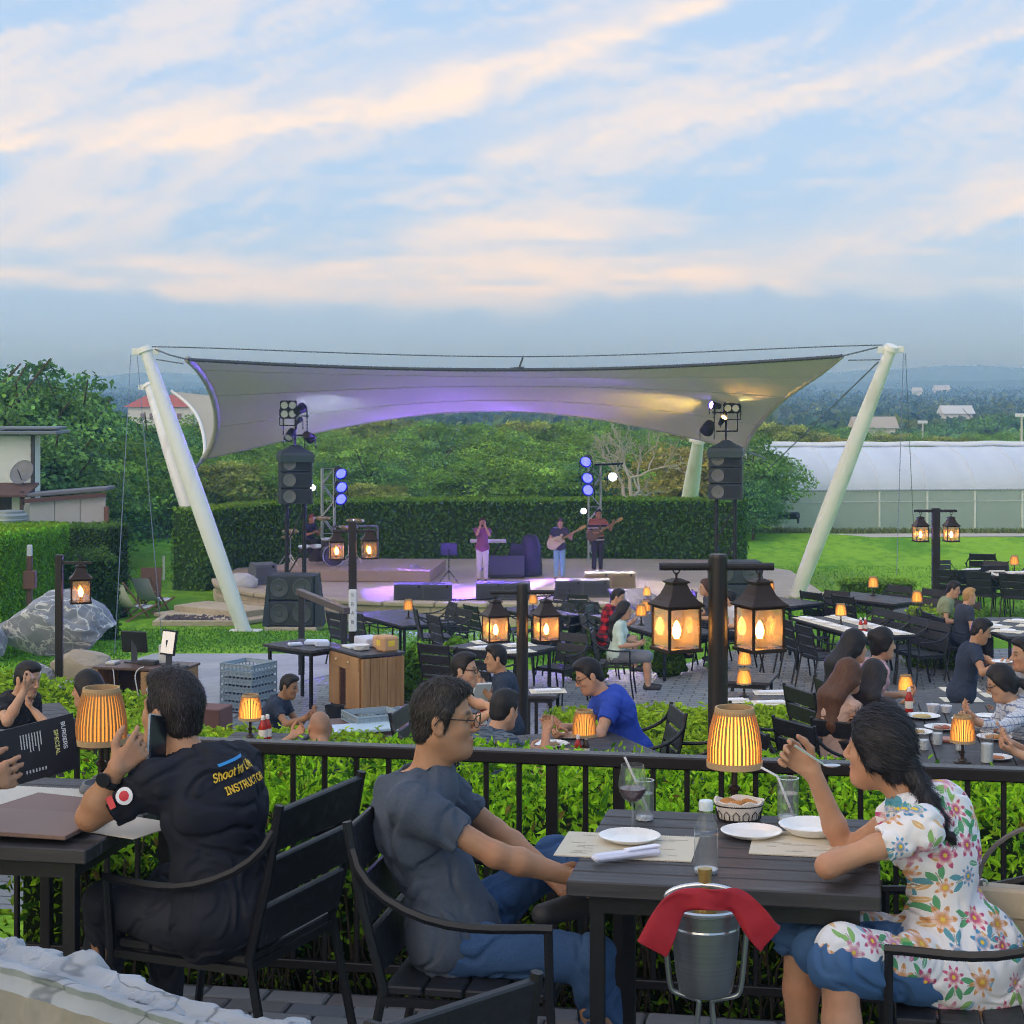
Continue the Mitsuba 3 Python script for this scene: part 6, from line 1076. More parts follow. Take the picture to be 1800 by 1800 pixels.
def nets(D, lo, h, noise=None, relax=1):
    S = D < 0; n = np.array(D.shape); c = S[:-1, :-1, :-1].astype(np.int8)
    for a, b, e in np.ndindex(2, 2, 2):
        if a + b + e: c = c + S[a:n[0] - 1 + a, b:n[1] - 1 + b, e:n[2] - 1 + e]
    act = np.argwhere((c > 0) & (c < 8)); ids = np.full(n - 1, -1, np.int32); ids[tuple(act.T)] = np.arange(len(act))
    acc, cnt = np.zeros((len(act), 3)), np.zeros(len(act)); val = {o: D[tuple((act + o).T)] for o in np.ndindex(2, 2, 2)}
    for o in np.ndindex(2, 2, 2):
        for ax in range(3):
            if o[ax]: continue
            o2 = list(o); o2[ax] = 1; a, b = val[o], val[tuple(o2)]; m = (a < 0) != (b < 0)
            t = np.where(m, a / np.where(m, a - b, 1), 0); p = np.tile(np.array(o, float), (len(act), 1)); p[:, ax] += t; acc += p * m[:, None]; cnt += m
    v = (act + acc / np.maximum(cnt, 1)[:, None]) * h + lo; F_ = []
    for ax in range(3):
        u, w = (ax + 1) % 3, (ax + 2) % 3; sl0 = [slice(None)] * 3; sl1 = [slice(None)] * 3; sl0[ax] = slice(0, -1); sl1[ax] = slice(1, None)
        a, b = S[tuple(sl0)], S[tuple(sl1)]; e = np.argwhere(a != b); e = e[(e[:, u] > 0) & (e[:, w] > 0) & (e[:, u] < n[u] - 1) & (e[:, w] < n[w] - 1)]
        if not len(e): continue
        q = []
        for du, dw in ((-1, -1), (0, -1), (0, 0), (-1, 0)): x = e.copy(); x[:, u] += du; x[:, w] += dw; q.append(ids[tuple(x.T)])
        q = np.stack(q, 1); flip = ~a[tuple(e.T)]; q[flip] = q[flip][:, ::-1]; F_.append(q)
    f = np.vstack(F_); f = f[(f >= 0).all(1)]
    for _ in range(relax):                                # one soft pass
        s, k = np.zeros_like(v), np.zeros(len(v))
        for i in range(4): np.add.at(s, f[:, i], v[f[:, (i + 1) % 4]] + v[f[:, (i + 3) % 4]]); np.add.at(k, f[:, i], 2)
        v = v * .5 + .5 * s / np.maximum(k, 1)[:, None]
    if noise is not None:
        t = np.vstack([f[:, [0, 1, 2]], f[:, [0, 2, 3]]]); fn = np.cross(v[t[:, 1]] - v[t[:, 0]], v[t[:, 2]] - v[t[:, 0]]); nn = np.zeros_like(v)
        for i in range(3): np.add.at(nn, t[:, i], fn)
        nn /= np.linalg.norm(nn, axis=1, keepdims=True) + 1e-12; v = v + nn * noise(v)[:, None]
    return v, f
unit = lambda a: np.asarray(a, float) / (np.linalg.norm(a) + 1e-12)
def frame(fwd, up=(0, 0, 1)):                             # columns: forward, left, up
    f = unit(fwd); l = unit(np.cross(up, f)); return np.stack([f, l, np.cross(f, l)], 1)
def ik(a, c, l1, l2, pole):
    d = np.asarray(c, float) - a; L = np.linalg.norm(d); L2 = min(L, (l1 + l2) * .995); x = d / (L + 1e-9); c = a + x * L2
    t = (l1 * l1 - l2 * l2 + L2 * L2) / (2 * L2); hgt = math.sqrt(max(l1 * l1 - t * t, 0)); p = np.asarray(pole, float); p = unit(p - x * (p @ x)); return a + x * t + p * hgt, c
def head_prims(F, c, R, s, fem=False, nose=1.0):
    w = lambda *p: c + R @ (np.array(p) * HX * s)
    E = lambda p, r, k=.02, sub=False, Rl=None: F.ell(w(*p), np.array(r) * HX * s, R if Rl is None else R @ Rl, k * s, sub)
    E((-.012, 0, .032), (.097, .075, .088)); E((.030, 0, -.035), (.066, .061, .082), .03)
    F.cone(w(.022, 0, -.045), w(.060, 0, -.088), .052 * s, .024 * s, .03 * s)
    for y in (-1, 1):
        F.cone(w(-.005, y * .052, -.045), w(.050, y * .026, -.088), .020 * s, .017 * s, .03 * s); E((.060, y * .036, -.018), (.026, .022, .022), .02)
        E((.0915, y * .031, .014), (.016, .019, .012), .012, True)
        E((.072, y * .031, .012), (.0155, .0165, .0125), .004); F.cone(w(.084, y * .012, .030), w(.070, y * .048, .030), .0075 * s, .006 * s, .014 * s)
        E((-.012, y * .080, -.004), (.023, .009, .034), .006, False, rot([0, 1, 0], -12)); E((-.005, y * .088, -.002), (.012, .007, .021), .005, True); E((-.002, y * .083, -.004), (.005, .006, .008), .003)
        E((.106, y * .0120, -.022), (.012, .008, .0078), .008)
    F.cone(w(.090, 0, .024), w(.121, 0, -.014), .0075 * s, .0098 * s * nose, .013 * s)
    E((.096, 0, -.049), (.013, .022, .0065), .007); E((.094, 0, -.0615), (.0125, .019, .0072), .007); E((.106, 0, -.0555), (.010, .022, .0016), .003, True)
    E((.083, 0, -.092), (.020, .022, .017), .018); E((.060, 0, -.080), (.045, .040, .028), .02)
def hand_prims(F, wr, R, s, curl=35, spread=6, thumb=28, side=1, fine=True, point=None):
    """R columns: along the hand, towards the thumb side, out of the back of the hand"""
    w = lambda *p: wr + R @ (np.array(p) * s); r = s
    for y in (-.026, -.009, .009, .026): F.cone(w(.004, y * .7, 0), w(.086, y * 1.12, .002), .0145 * r, .0115 * r, .012 * r)
    for i, (y, L) in enumerate(((.031, .070), (.0105, .078), (-.0105, .072), (-.030, .056))):
        b = np.array([.086 - abs(y) * .12, y * 1.1, .002]); a = math.radians((spread * (1.5 - i)) * .6); cu = curl[i] if isinstance(curl, (list, tuple)) else curl
        p, ang, pts = b, 0., [w(*b)]
        for j, fr_ in enumerate((.45, .31, .24)):
            ang += math.radians(cu * (.8 if j == 0 else 1.05)); p = p + L * fr_ * np.array([math.cos(ang) * math.cos(a), math.cos(ang) * math.sin(a), -math.sin(ang)]); pts.append(w(*p))
        F.chain(pts, [.0098 * r, .0090 * r, .0083 * r, .0072 * r], .005 * r)
    t = math.radians(thumb); p0 = np.array([.022, .024, -.006]); p1 = p0 + .042 * np.array([math.cos(t + .35), math.sin(t + .35), -.25]); p2 = p1 + .032 * np.array([math.cos(t * .6), math.sin(t * .6), -.35]); p3 = p2 + .026 * np.array([math.cos(t * .2), math.sin(t * .2), -.5])
    F.chain([w(*p0), w(*p1), w(*p2), w(*p3)], [.0155 * r, .012 * r, .0105 * r, .0085 * r], .008 * r)
scene['skin_material'] = {'type': 'twosided', 'b': {'type': 'bumpmap', 'scale': .0012, 't': mikit.proc(lambda p, n, uv: nz(p.x * 420, p.y * 420, p.z * 420) * .5 + fb(p.x * 70, p.y * 70, p.z * 70, 3), .0012), 'b': {'type': 'principled', 'base_color': VC, 'roughness': .5, 'specular': .4}}}
scene['hair_material'] = {'type': 'twosided', 'b': {'type': 'principled', 'base_color': VC, 'roughness': .55, 'specular': .35}}
def folds(amp, sc=9., seed=0, aniso=(1, 1, .55)):
    a = np.array(aniso) * sc
    def f(v):
        w = meshkit.fbm(v * 5, 2, seed + 2)[:, None]; n = meshkit.fbm(v * a + w * 2.2, 3, seed) - .5; r = np.abs(meshkit.fbm(v * a * .8 + w * 3 + 7, 3, seed + 5) - .5); return np.maximum(amp * (1.2 * n - 1.3 * np.exp(-(r / .05) ** 2) * .5), -.010)
    return f
HX = np.array([.89, 1., 1.])
SKIN = (.46, .255, .155)
def joints(pos, yaw, s=1., lean=0., stand=False, twist=0., knee_out=.0, feet=None, slouch=0., head_fwd=.03):
    """default skeleton; pos: the point on the seat (or the floor) below the pelvis"""
    f = np.array([math.cos(math.radians(yaw)), math.sin(math.radians(yaw)), 0]); l = np.array([-f[1], f[0], 0]); z = np.array([0, 0, 1.]); J = {'f': f, 'l': l, 's': s}; pos = np.asarray(pos, float)
    J['pelvis'] = pos + z * (.095 if not stand else .93) * s; t = unit(z * math.cos(math.radians(lean)) + f * math.sin(math.radians(lean))); t2 = unit(z * math.cos(math.radians(lean + slouch)) + f * math.sin(math.radians(lean + slouch)))
    ft = unit(f * math.cos(math.radians(twist)) + l * math.sin(math.radians(twist))); lt = np.cross(z, ft)
    J['chest'] = J['pelvis'] + t * .34 * s; J['neck'] = J['pelvis'] + (t * .34 + t2 * .155) * s; J['head'] = J['neck'] + (unit(t2 + z * .6) * .155 + ft * head_fwd) * s; J['lt'] = lt; J['ft'] = ft; J['t'] = t
    for k, sg in (('L', 1), ('R', -1)):
        J['sh' + k] = J['chest'] + (t2 * .105 + lt * sg * .168) * s; J['hip' + k] = J['pelvis'] + l * sg * .088 * s - z * .01
        if stand: J['kn' + k] = J['hip' + k] + (-z * .43 + f * .03) * s; J['an' + k] = pos + l * sg * .095 * s + z * .075 * s
        else: J['kn' + k] = J['hip' + k] + (f * .43 + l * sg * knee_out) * s; J['an' + k] = np.array([*(J['kn' + k] + f * .02 * s)[:2], J['kn' + k][2] - .40 * s])
        J['toe' + k] = J['an' + k] + (f * .16 - z * .035) * s
    return J
def person(name, J, label, look, arms, head, shirt, bottom, hair, h=.009, skin=SKIN, fem=False, build=1.0, hands=None, sleeve=.55, amp=.011, extras=None, shoes=(.03, .03, .035), group=None, shirt_hem=.13, collar=None, trouser=1.0, shirt_prims=None, bottom_prims=None, seed=1):
    """arms: {'L': (elbow, wrist, hand frame columns or None, curl)}; head: (forward vector, up vector); look: hair style"""
    s = J['s']; key = thing(name, label, 'person', group); B_, SH, BT = Field(), Field(), Field(); RT = np.stack([J['ft'], J['lt'], unit(np.cross(J['ft'], J['lt']))], 1); z = np.array([0, 0, 1.])
    tz = J['t']; RTt = np.stack([unit(np.cross(J['lt'], tz)), J['lt'], tz], 1); b = build; c, pv, nk = J['chest'], J['pelvis'], J['neck']
    E = lambda F, p, r, k=.04: F.ell(p, np.array(r) * s, RTt, k * s)
    torso = Field(); E(torso, pv, (.115 * b, .158 * (1.02 if fem else 1), .12)); E(torso, pv + tz * .14 * s + J['ft'] * .012 * s, (.108 * b, (.128 if fem else .142) * b, .15), .06); E(torso, c + tz * .0 * s, (.112 * b, (.142 if fem else .160) * b, .17), .05)
    torso.cone(c + tz * .10 * s, nk - tz * .01 * s, .085 * s, .062 * s, .05 * s)
    if fem:
        for sg in (-1, 1): E(torso, c + J['ft'] * .075 * s + J['lt'] * .065 * sg * s + tz * .0 * s, (.055, .058, .06), .03)
    for k in 'LR': torso.cone(nk - tz * .035 * s, J['sh' + k], .050 * s, (.052 if fem else .060) * s, .05 * s)
    B_.p += [q for q in (torso.grow(-.016 * s).p if shirt is not None else torso.p)]; SH.p += [q for q in torso.grow(.012 * s).p]; E(SH, pv, (.142 * b, .190 * b, .135), .05)
    hr = frame(*head); hc = J['head']; hs = s * J.get('hs', 1.); head_prims(B_, hc, hr, hs, fem); B_.cone(nk - tz * .02 * s, hc + hr @ np.array([-.018, 0, -.055]) * s, (.050 if fem else .058) * s, (.046 if fem else .055) * s, .03 * s)
    for k in 'LR':
        el, wr, hf, cu = arms[k]; shd = J['sh' + k]; m = shd + (el - shd) * .5
        cv = .86 if sleeve > 0 else 1; B_.cone(shd, m, .050 * s * b * cv, .043 * s * b * cv, .03 * s); B_.cone(m, el, .043 * s * b * cv, .036 * s * b, .02 * s); mf = el + (wr - el) * .32; B_.cone(el, mf, .036 * s * b, .039 * s * b, .02 * s); B_.cone(mf, wr, .039 * s * b, .026 * s, .02 * s)
        if hf is None: d = unit(wr - el); hf = np.stack([d, unit(np.cross(d, [0, 0, 1.]) * (1 if k == 'R' else -1) + [0, 0, .6]), d], 1); hf[:, 1] = unit(hf[:, 1] - d * (hf[:, 1] @ d)); hf[:, 2] = np.cross(hf[:, 0], hf[:, 1]) * (1 if k == 'R' else -1)
        hand_prims(B_, wr, hf, s, cu)
        if sleeve > 0:
            sv = min(sleeve, 1.); e = shd + (el - shd) * sv; SH.cone(shd, shd + (el - shd) * sv * .5, (.062 if not fem else .056) * s * b, .058 * s * b, .035 * s); SH.cone(shd + (el - shd) * sv * .5, e, .058 * s * b, (.058 if sleeve < 1 else .047) * s * b, .02 * s, cut=sleeve <= 1)
            if sleeve > 1: e2 = el + (wr - el) * (sleeve - 1); SH.cone(el, e2, .049 * s * b, (.042 - .004 * (sleeve - 1)) * s, .02 * s, cut=True)
    for k in 'LR':
        hp, kn, an, to = J['hip' + k], J['kn' + k], J['an' + k], J['toe' + k]
        ct = .82 if bottom is not None else 1; B_.cone(hp, kn, .080 * s * b * ct, .054 * s * (ct if bottom is not None and bottom[0] == 'trousers' else 1), .04 * s); B_.cone(kn, kn + (an - kn) * .35, .052 * s, .053 * s, .02 * s); B_.cone(kn + (an - kn) * .35, an, .053 * s, .034 * s, .02 * s); B_.cone(an - z * .02 * s, to, .036 * s, .028 * s, .02 * s)
    part(key, 'body', skin_cols(B_.mesh(h), hc, hr, hs, skin, look), 'skin_material', smooth=True)
    # shirt: the torso and sleeves, open at the neck, ended at the hem
    SH.cone(nk + tz * .005 * s, nk + tz * .2 * s + hr[:, 0] * .02, .064 * s, .075 * s, .004, sub=True); SH.plane(-tz, pv - tz * shirt_hem * s); SH.plane(tz, nk + tz * .05 * s)
    if shirt_prims: shirt_prims(SH)
    if shirt is not None: part(key, 'shirt', SH.mesh(h, folds(amp * s, 8.5, seed)), shirt, smooth=True)
    if bottom is not None:
        kind, mat = bottom; E(BT, pv, (.119 * b, .162, .12)); g = .012
        for k in 'LR':
            hp, kn, an = J['hip' + k], J['kn' + k], J['an' + k]
            if kind == 'trousers': BT.cone(hp, kn, .090 * s * b * trouser, .070 * s * trouser, .04 * s); BT.cone(kn, an + (kn - an) * .06, .070 * s * trouser, .056 * s * trouser, .02 * s, cut=True)
            elif kind == 'shorts': BT.cone(hp, hp + (kn - hp) * .85, .096 * s * b, .078 * s, .04 * s, cut=True)
            else: BT.cone(hp, kn + (kn - hp) * .03, .10 * s * b, .082 * s, .08 * s); 
        if kind == 'skirt': BT.cone((J['hipL'] + J['hipR']) / 2, (J['knL'] + J['knR']) / 2, .10 * s, .08 * s, .06 * s)
        if bottom_prims: bottom_prims(BT)
        part(key, {'trousers': 'trousers', 'shorts': 'shorts', 'skirt': 'skirt'}[kind], BT.mesh(h, folds(amp * .8 * s, 9, seed + 3)), mat, smooth=True)
    if shoes is not None:
        for k in 'LR': part(key, 'shoe', Field().cone(J['an' + k] - z * .03 * s - unit(J['toe' + k] - J['an' + k]) * .03 * s, J['toe' + k] + z * .0, .043 * s, .034 * s, .02 * s).mesh(max(h, .008)), M(shoes, .6), smooth=True)
    hair_part(key, hc, hr, hs, hair, h, nk, J, tz)
    if extras: extras(key, J, hc, hr)
    return key
def skin_cols(m, hc, hr, s, skin, look):
    v, f = m; q = (v - hc) @ hr / s / HX; c = np.tile(np.asarray(skin, float), (len(v), 1)); c *= (.84 + .32 * meshkit.fbm(v * 22, 4, 3))[:, None]; rd = np.clip(meshkit.fbm(v * 9 + 3, 3, 6) - .45, 0, 1)[:, None]; c = c * (1 + rd * np.array([.35, -.2, -.35]))
    g = lambda p, r: np.exp(-(((q - np.array(p)) / np.array(r)) ** 2).sum(1))[:, None]
    lip = np.clip(g((.104, 0, -.055), (.014, .019, .0095)) * 1.3, 0, 1); c = c * (1 - lip) + lip * (np.array([.34, .10, .085]) if look.get('lips') is None else np.array(look['lips']))
    for y in (-1, 1):
        br = np.clip(g((.088, y * .031, .0335), (.02, .020, .0050)) * 1.5, 0, 1); c = c * (1 - br * .88) + br * .88 * np.array([.02, .014, .012])
        ey = np.clip(g((.088, y * .031, .0118), (.014, .0135, .0050)) * 1.7, 0, 1); c = c * (1 - ey) + ey * np.array([.030, .022, .018])
        ck = g((.07, y * .04, -.03), (.03, .025, .025)) * .18; c = c * (1 - ck) + ck * np.array([.55, .22, .15])
    if look.get('stubble'): st = np.clip(g((.07, 0, -.08), (.04, .05, .035)), 0, 1) * .25; c = c * (1 - st) + st * np.array([.16, .10, .075])
    if look.get('bald'): st = np.clip((q[:, 2] - .0) / .05, 0, 1)[:, None] * .45 * (q[:, 0] < .07)[:, None]; c = c * (1 - st) + st * np.array([.14, .10, .08])
    return v, f, c
def hair_part(key, hc, hr, s, hair, h, nk, J, tz):
    if hair is None: return
    style, col = hair; w = lambda *p: hc + hr @ (np.array(p) * HX * s); H = Field(); E = lambda p, r, k=.02, sub=False: H.ell(w(*p), np.array(r) * HX * s, hr, k * s, sub)
    if style in ('short', 'crop', 'cap'):
        t = {'short': .007, 'crop': .008, 'cap': .012}[style]; E((-.014, 0, .034), (.097 + t, .075 + t, .088 + t)); E((-.055, 0, -.030), (.050, .062, .050), .02)
        n = unit(hr @ np.array([.84, 0, -.54])); H.plane(n, w(.066, 0, .084)); H.plane(-hr[:, 2], w(0, 0, -.085))
        for y in (-1, 1): E((.026, y * .088, -.026), (.044, .024, .046), .008, True); H.cone(w(.018, y * .072, .04), w(.012, y * .073, -.012), .014 * s, .007 * s, .01 * s)
        if style == 'cap': H.cone(w(.06, 0, .058), w(.15, 0, .045), .055 * s, .05 * s, .01); 
        if style == 'short': E((.030, 0, .104), (.060, .060, .024), .03)
    else:
        t = .017; E((-.016, 0, .034), (.098 + t, .076 + t, .090 + t)); E((-.05, 0, -.03), (.062, .074, .075), .03); H.plane(unit(hr @ np.array([.86, 0, -.51])), w(.068, 0, .078))
        for y in (-1, 1): H.cone(w(.035, y * .072, .05), w(-.005, y * .078, -.03), .018 * s, .022 * s, .02 * s)
        d = -np.array([0, 0, 1.])
        if style == 'long':
            for y in (-.05, -.02, .02, .05): a = w(-.07, y, -.03); bq = nk - J['ft'] * .095 * s + J['lt'] * y * 1.3 * s; H.chain([a, bq + [0, 0, .02], bq + d * .16 * s - J['ft'] * .02 * s, bq + d * .28 * s - J['ft'] * .015 * s], [.055 * s, .05 * s, .045 * s, .018 * s], .04 * s)
        elif style == 'pony':
            a = w(-.105, 0, -.02); H.chain([a, a + hr @ np.array([-.05, 0, -.05]) * s, a + hr @ np.array([-.06, 0, -.16]) * s, a + hr @ np.array([-.05, 0, -.27]) * s], [.026 * s, .032 * s, .03 * s, .008 * s], .02 * s)
        elif style == 'bun': E((-.11, 0, .06), (.045, .045, .045), .02)
        elif callable(style): style(H, w, s)
    fib = lambda v: .0035 * s * (meshkit.fbm(((v - hc) @ hr) * np.array([14, 90, 14]), 2, 4) - .5)
    v, f = H.mesh(h, fib); n = meshkit.fbm(((v - hc) @ hr) * np.array([20, 160, 20]), 3, 8)
    part(key, 'cap' if style == 'cap' else 'hair', (v, f, np.clip(np.asarray(col)[None] * (.55 + .9 * n)[:, None], .004, 1)), 'hair_material', smooth=True)
    if h < .006: strands(key, v, f, hc, hr, s, col, style)
def strands(key, v, f, hc, hr, s, col, style):
    """fine locks lying on the hair and standing off its edge"""
    r = np.random.default_rng(5); m = trimesh.Trimesh(v, np.vstack([f[:, [0, 1, 2]], f[:, [0, 2, 3]]]), process=False); n = 5200; P, fi = trimesh.sample.sample_surface(m, n, seed=3); N = m.face_normals[fi]; q = (P - hc) @ hr / s
    flow = np.tile(np.array([-.35, 0, -1.]), (n, 1)) if style == 'short' else np.tile(np.array([-1., 0, -.45]), (n, 1)); flow[:, 0] += np.where(style == 'short', .5 * (q[:, 2] > .08), 0); low = q[:, 2] < -.06
    d = flow @ hr.T; 
    if style != 'short': d[low] = unit(np.array([.35, -.05, -1.]))
    d = d - N * (d * N).sum(1, keepdims=True); d += r.normal(0, .16, (n, 3)); d /= np.linalg.norm(d, axis=1, keepdims=True); side = np.cross(d, N); L = r.uniform(.008, .021, n)[:, None] * (1 if style == 'short' else 1.9); W = r.uniform(.0006, .0013, n)[:, None]
    lift = r.uniform(.0, .004, (n, 1)) * (r.random((n, 1)) ** 2); a, b, c = P + N * .0006, P + d * L * .55 + N * (.0018 + lift * .6), P + d * L + N * (lift * 1.6 - .0004)
    V_ = np.stack([a - side * W, a + side * W, b + side * W * .9, b - side * W * .9, c], 1).reshape(-1, 3); k = np.arange(n)[:, None] * 5
    cc = np.clip(np.asarray(col) * np.exp(r.normal(.15, .45, (n, 1))), .003, .3); part(key, 'loose_strands', (V_, np.concatenate([k + [0, 1, 2], k + [0, 2, 3], k + [3, 2, 4]]), np.repeat(cc, 5, 0)), 'hair_material', kind='stuff', smooth=True)
def glasses(key, hc, hr, s, col=(.02, .015, .015), r=.0016, lens=True):
    w = lambda *p: hc + hr @ (np.array(p) * HX * s); m = MB()
    for y in (-1, 1):
        m.tube([w(.114 - 6 * (.031 + .022 * math.cos(a)) ** 2, y * (.031 + .022 * math.cos(a)), .010 + .0165 * math.sin(a)) for a in np.linspace(0, 2 * math.pi, 17)], r * s, 5); m.rod(w(.098, y * .052, .015), w(-.005, y * .079, .018), r * s, n=5).rod(w(-.005, y * .079, .018), w(-.022, y * .080, -.002), r * s, n=5)
    m.rod(w(.112, -.011, .014), w(.112, .011, .014), r * s, n=5); part(key, 'glasses', m, M(col, .3), smooth=40)
def arm(J, k, target, pole=None, hf=None, curl=35):
    s = J['s']; sg = 1 if k == 'L' else -1; p = np.array([0, 0, -1.]) + J['lt'] * sg * .5 - J['ft'] * .25 if pole is None else np.asarray(pole, float); el, wr = ik(J['sh' + k], np.asarray(target, float), .285 * s, .25 * s, p); return (el, wr, hf, curl)
def local(J, f, l, z): return J['pelvis'] + J['ft'] * f * J['s'] + J['lt'] * l * J['s'] + np.array([0, 0, z * J['s']])
def gaze(J, yaw=0, pitch=0, roll=0):
    R = np.stack([J['ft'], J['lt'], [0, 0, 1.]], 1) @ rot([0, 0, 1], yaw) @ rot([0, 1, 0], pitch) @ rot([1, 0, 0], roll); return R[:, 0], R[:, 2]
# ------------------------------------------------------------------ the near tables and what stands on them
a_ = np.array([.134, 4.67, 0]) + V * .40; TW = table_between(a_ + [0, 0, A + .75], a_ + U * .77 + [0, 0, A + .75], .80, 'near dark plank table between the man in grey and the woman in the flowered blouse', A, 8, .04)
b_ = np.array([-1.13, 4.97, 0]) + V * .42; TLf = table_between(b_ - U * .95 + [0, 0, A + .75], b_ + [0, 0, A + .75], .84, 'near dark plank table with brown menus at the left edge', A, 8, .04)
ZT = A + .7505
tp = lambda px, py, dz=0.: on(px, py, ZT + dz) + [0, 0, 0]
glass = {'type': 'dielectric', 'int_ior': 1.5}; scene['clear_glass'] = {'type': 'thindielectric', 'int_ior': 1.5}
scene['water'] = {'type': 'dielectric', 'int_ior': 1.33}
scene['tinted_glass'] = {'type': 'blendbsdf', 'weight': .06, 'a': {'type': 'thindielectric', 'int_ior': 1.6}, 'b': {'type': 'twosided', 'b': {'type': 'principled', 'base_color': {'type': 'rgb', 'value': [.75, .85, .92]}, 'roughness': .1, 'specular': .8}}}
GL = 'tinted_glass'
def placemat(px, py, label, w=.36, d=.26, yaw=-10.5): k = new('placemat'); p = tp(px, py); scene[k] = pl(box(p + [0, 0, .002], (w, d, .003), RZ(yaw)), M((.56, .52, .43), .85)); tag(k, label, 'placemat'); prn = MB(); R = RZ(yaw); r = np.random.default_rng(int(px)); [prn.box(p + R @ np.array([r.uniform(-.14, .14), r.uniform(-.10, .10), .0042]), (r.uniform(.02, .06), .004, .0006), R) for _ in range(22)]; part(k, 'print', prn, M((.42, .40, .34), .85), kind='stuff')
placemat(1104, 1489, 'paper placemat in front of the man in grey'); placemat(1440, 1486, 'paper placemat under the elbow of the woman in the flowered blouse')
def plate(p, r, label, mat=None, deep=.012): k = new('plate'); scene[k] = pl(MB().lathe([(0, .003), (r * .6, .003), (r * .66, .004), (r * .98, deep + .004), (r, deep + .007), (r * .97, deep + .008), (r * .66, .009), (r * .55, .007), (0, .007)], p, 40), mat or whiteware, smooth=40); tag(k, label, 'plate'); return k
plate(tp(1107, 1482) + [0, 0, .004], .083, 'white plate on the placemat before the man in grey'); plate(tp(1321, 1471), .084, 'white plate in the middle of the near table'); plate(tp(1428, 1469) + [0, 0, .004], .092, 'wide white soup plate before the woman in the flowered blouse', deep=.022)
nk_ = thing('napkin_roll', 'rolled bluish white napkin with cutlery on the placemat of the man in grey', 'napkin'); p0, p1 = tp(1042, 1513, .01), tp(1158, 1499, .012); part(nk_, 'cloth', MB().beam(p0 + [0, 0, .006], p1 + [0, 0, .006], .034, .018, bev=.007), M((.66, .69, .86), .8)); part(nk_, 'fold', MB().beam(p0 * .5 + p1 * .5 + [0, 0, .017], p1 + [0, .003, .019], .030, .006, (0, .1, 1), bev=.002), M((.74, .76, .90), .8)); part(nk_, 'knife', MB().beam(p1, p1 + (p1 - p0) * .03 + [0, -.004, 0], .012, .003), M((.6, .6, .62), .2, .9))
wg = thing('wine_glass', 'wine glass with a little red wine beside the placemat of the man in grey', 'glass'); p = tp(1112, 1463)
part(wg, 'bowl', MB().lathe([(.004, .082), (.012, .084), (.026, .094), (.036, .112), (.039, .130), (.037, .152), (.031, .186)], p, 30), GL, smooth=True); part(wg, 'stem', MB().lathe([(.034, .001), (.02, .004), (.006, .008), (.0035, .02), (.0035, .07), (.006, .082), (.004, .084)], p, 18), GL, smooth=True); part(wg, 'wine', MB().lathe([(0, .086), (.012, .087), (.025, .0965), (.034, .112), (.0365, .122), (0, .122)], p, 26), M((.045, .006, .012), .1), 'dark red wine', smooth=40); part(wg, 'rim', MB().lathe([(.0305, .1855), (.0318, .1862), (.0305, .187)], p, 30), GL)
def tumbler(p, r, h, fill, label, straw=None, wat=True):
    k = thing('tumbler', label, 'glass'); part(k, 'wall', MB().lathe([(0, .0), (r * .92, .0), (r, .006), (r * 1.02, h), (r * .96, h), (r * .93, .012), (0, .010)], p, 26), GL, smooth=40); part(k, 'base', MB().lathe([(0, .002), (r * .9, .002), (r * .92, .011), (0, .0112)], p, 22), M((.62, .68, .74), .1))
    if fill: part(k, 'surface', MB().lathe([(r * .955, fill - .002), (r * .955, fill + .001), (0, fill + .001)], p, 22), GL)
    part(k, 'rim', MB().lathe([(r * .95, h - .001), (r * 1.035, h + .001), (r * .95, h + .002)], p, 26), M((.6, .66, .70), .1))
    if straw is not None: part(k, 'straw', MB().tube(straw, .0035, 7), M((.80, .80, .82), .4), 'bent white straw', smooth=60)
tumbler(tp(1133, 1441), .0265, .112, .075, 'water glass with a bent straw behind the wine glass', [tp(1141, 1430, .006), at(1118, 1374, 5.30), at(1098, 1331, 5.30)])
tumbler(tp(1385, 1441), .0305, .118, .075, 'water glass with a bent white straw near the big lit lamp', [tp(1396, 1438, .006), at(1366, 1364, 5.22), at(1338, 1349, 5.22)])
wb = thing('water_bottle', 'clear glass water bottle with a white cap at the front of the near table', 'bottle'); p = tp(1241, 1535)
part(wb, 'wall', MB().lathe([(0, .0), (.027, .0), (.0305, .006), (.0305, .105), (.027, .125), (.018, .140), (.0165, .150), (.0165, .165)], p, 30), GL, smooth=40); part(wb, 'water_line', MB().lathe([(.0295, .095), (.0298, .099), (0, .099)], p, 26), GL); part(wb, 'cap', MB().lathe([(.018, .160), (.0185, .180), (.016, .184), (0, .185)], p, 20), M((.62, .70, .76), .3), smooth=40); part(wb, 'base', MB().lathe([(0, .001), (.027, .001), (.030, .006), (.030, .012), (0, .010)], p, 24), M((.55, .62, .70), .15), smooth=40)
tm = meshkit.text_mesh('WATER', .0075, .0006); ang = (tm.vertices[:, 0] - tm.vertices[:, 0].mean()) / .0309; part(wb, 'lettering', (np.stack([p[0] + (.0309 + tm.vertices[:, 2]) * np.sin(ang), p[1] - (.0309 + tm.vertices[:, 2]) * np.cos(ang), p[2] + .108 + tm.vertices[:, 1] * .8], 1), tm.faces), M((.05, .07, .12), .5)) if False else part(wb, 'printed_band', MB().lathe([(.0307, .106), (.0308, .110), (.0307, .112)], p, 30), M((.16, .20, .28), .5))
bk = thing('bread_basket', 'wire basket with cloth and bread under the big lit lamp of the near table', 'basket'); p = tp(1299, 1441)
wr_ = MB()
for r, z in ((.058, .004), (.070, .045)): wr_.tube([p + [r * math.cos(a), r * .8 * math.sin(a), z] for a in np.linspace(0, 2 * math.pi, 33)], .0018, 5)
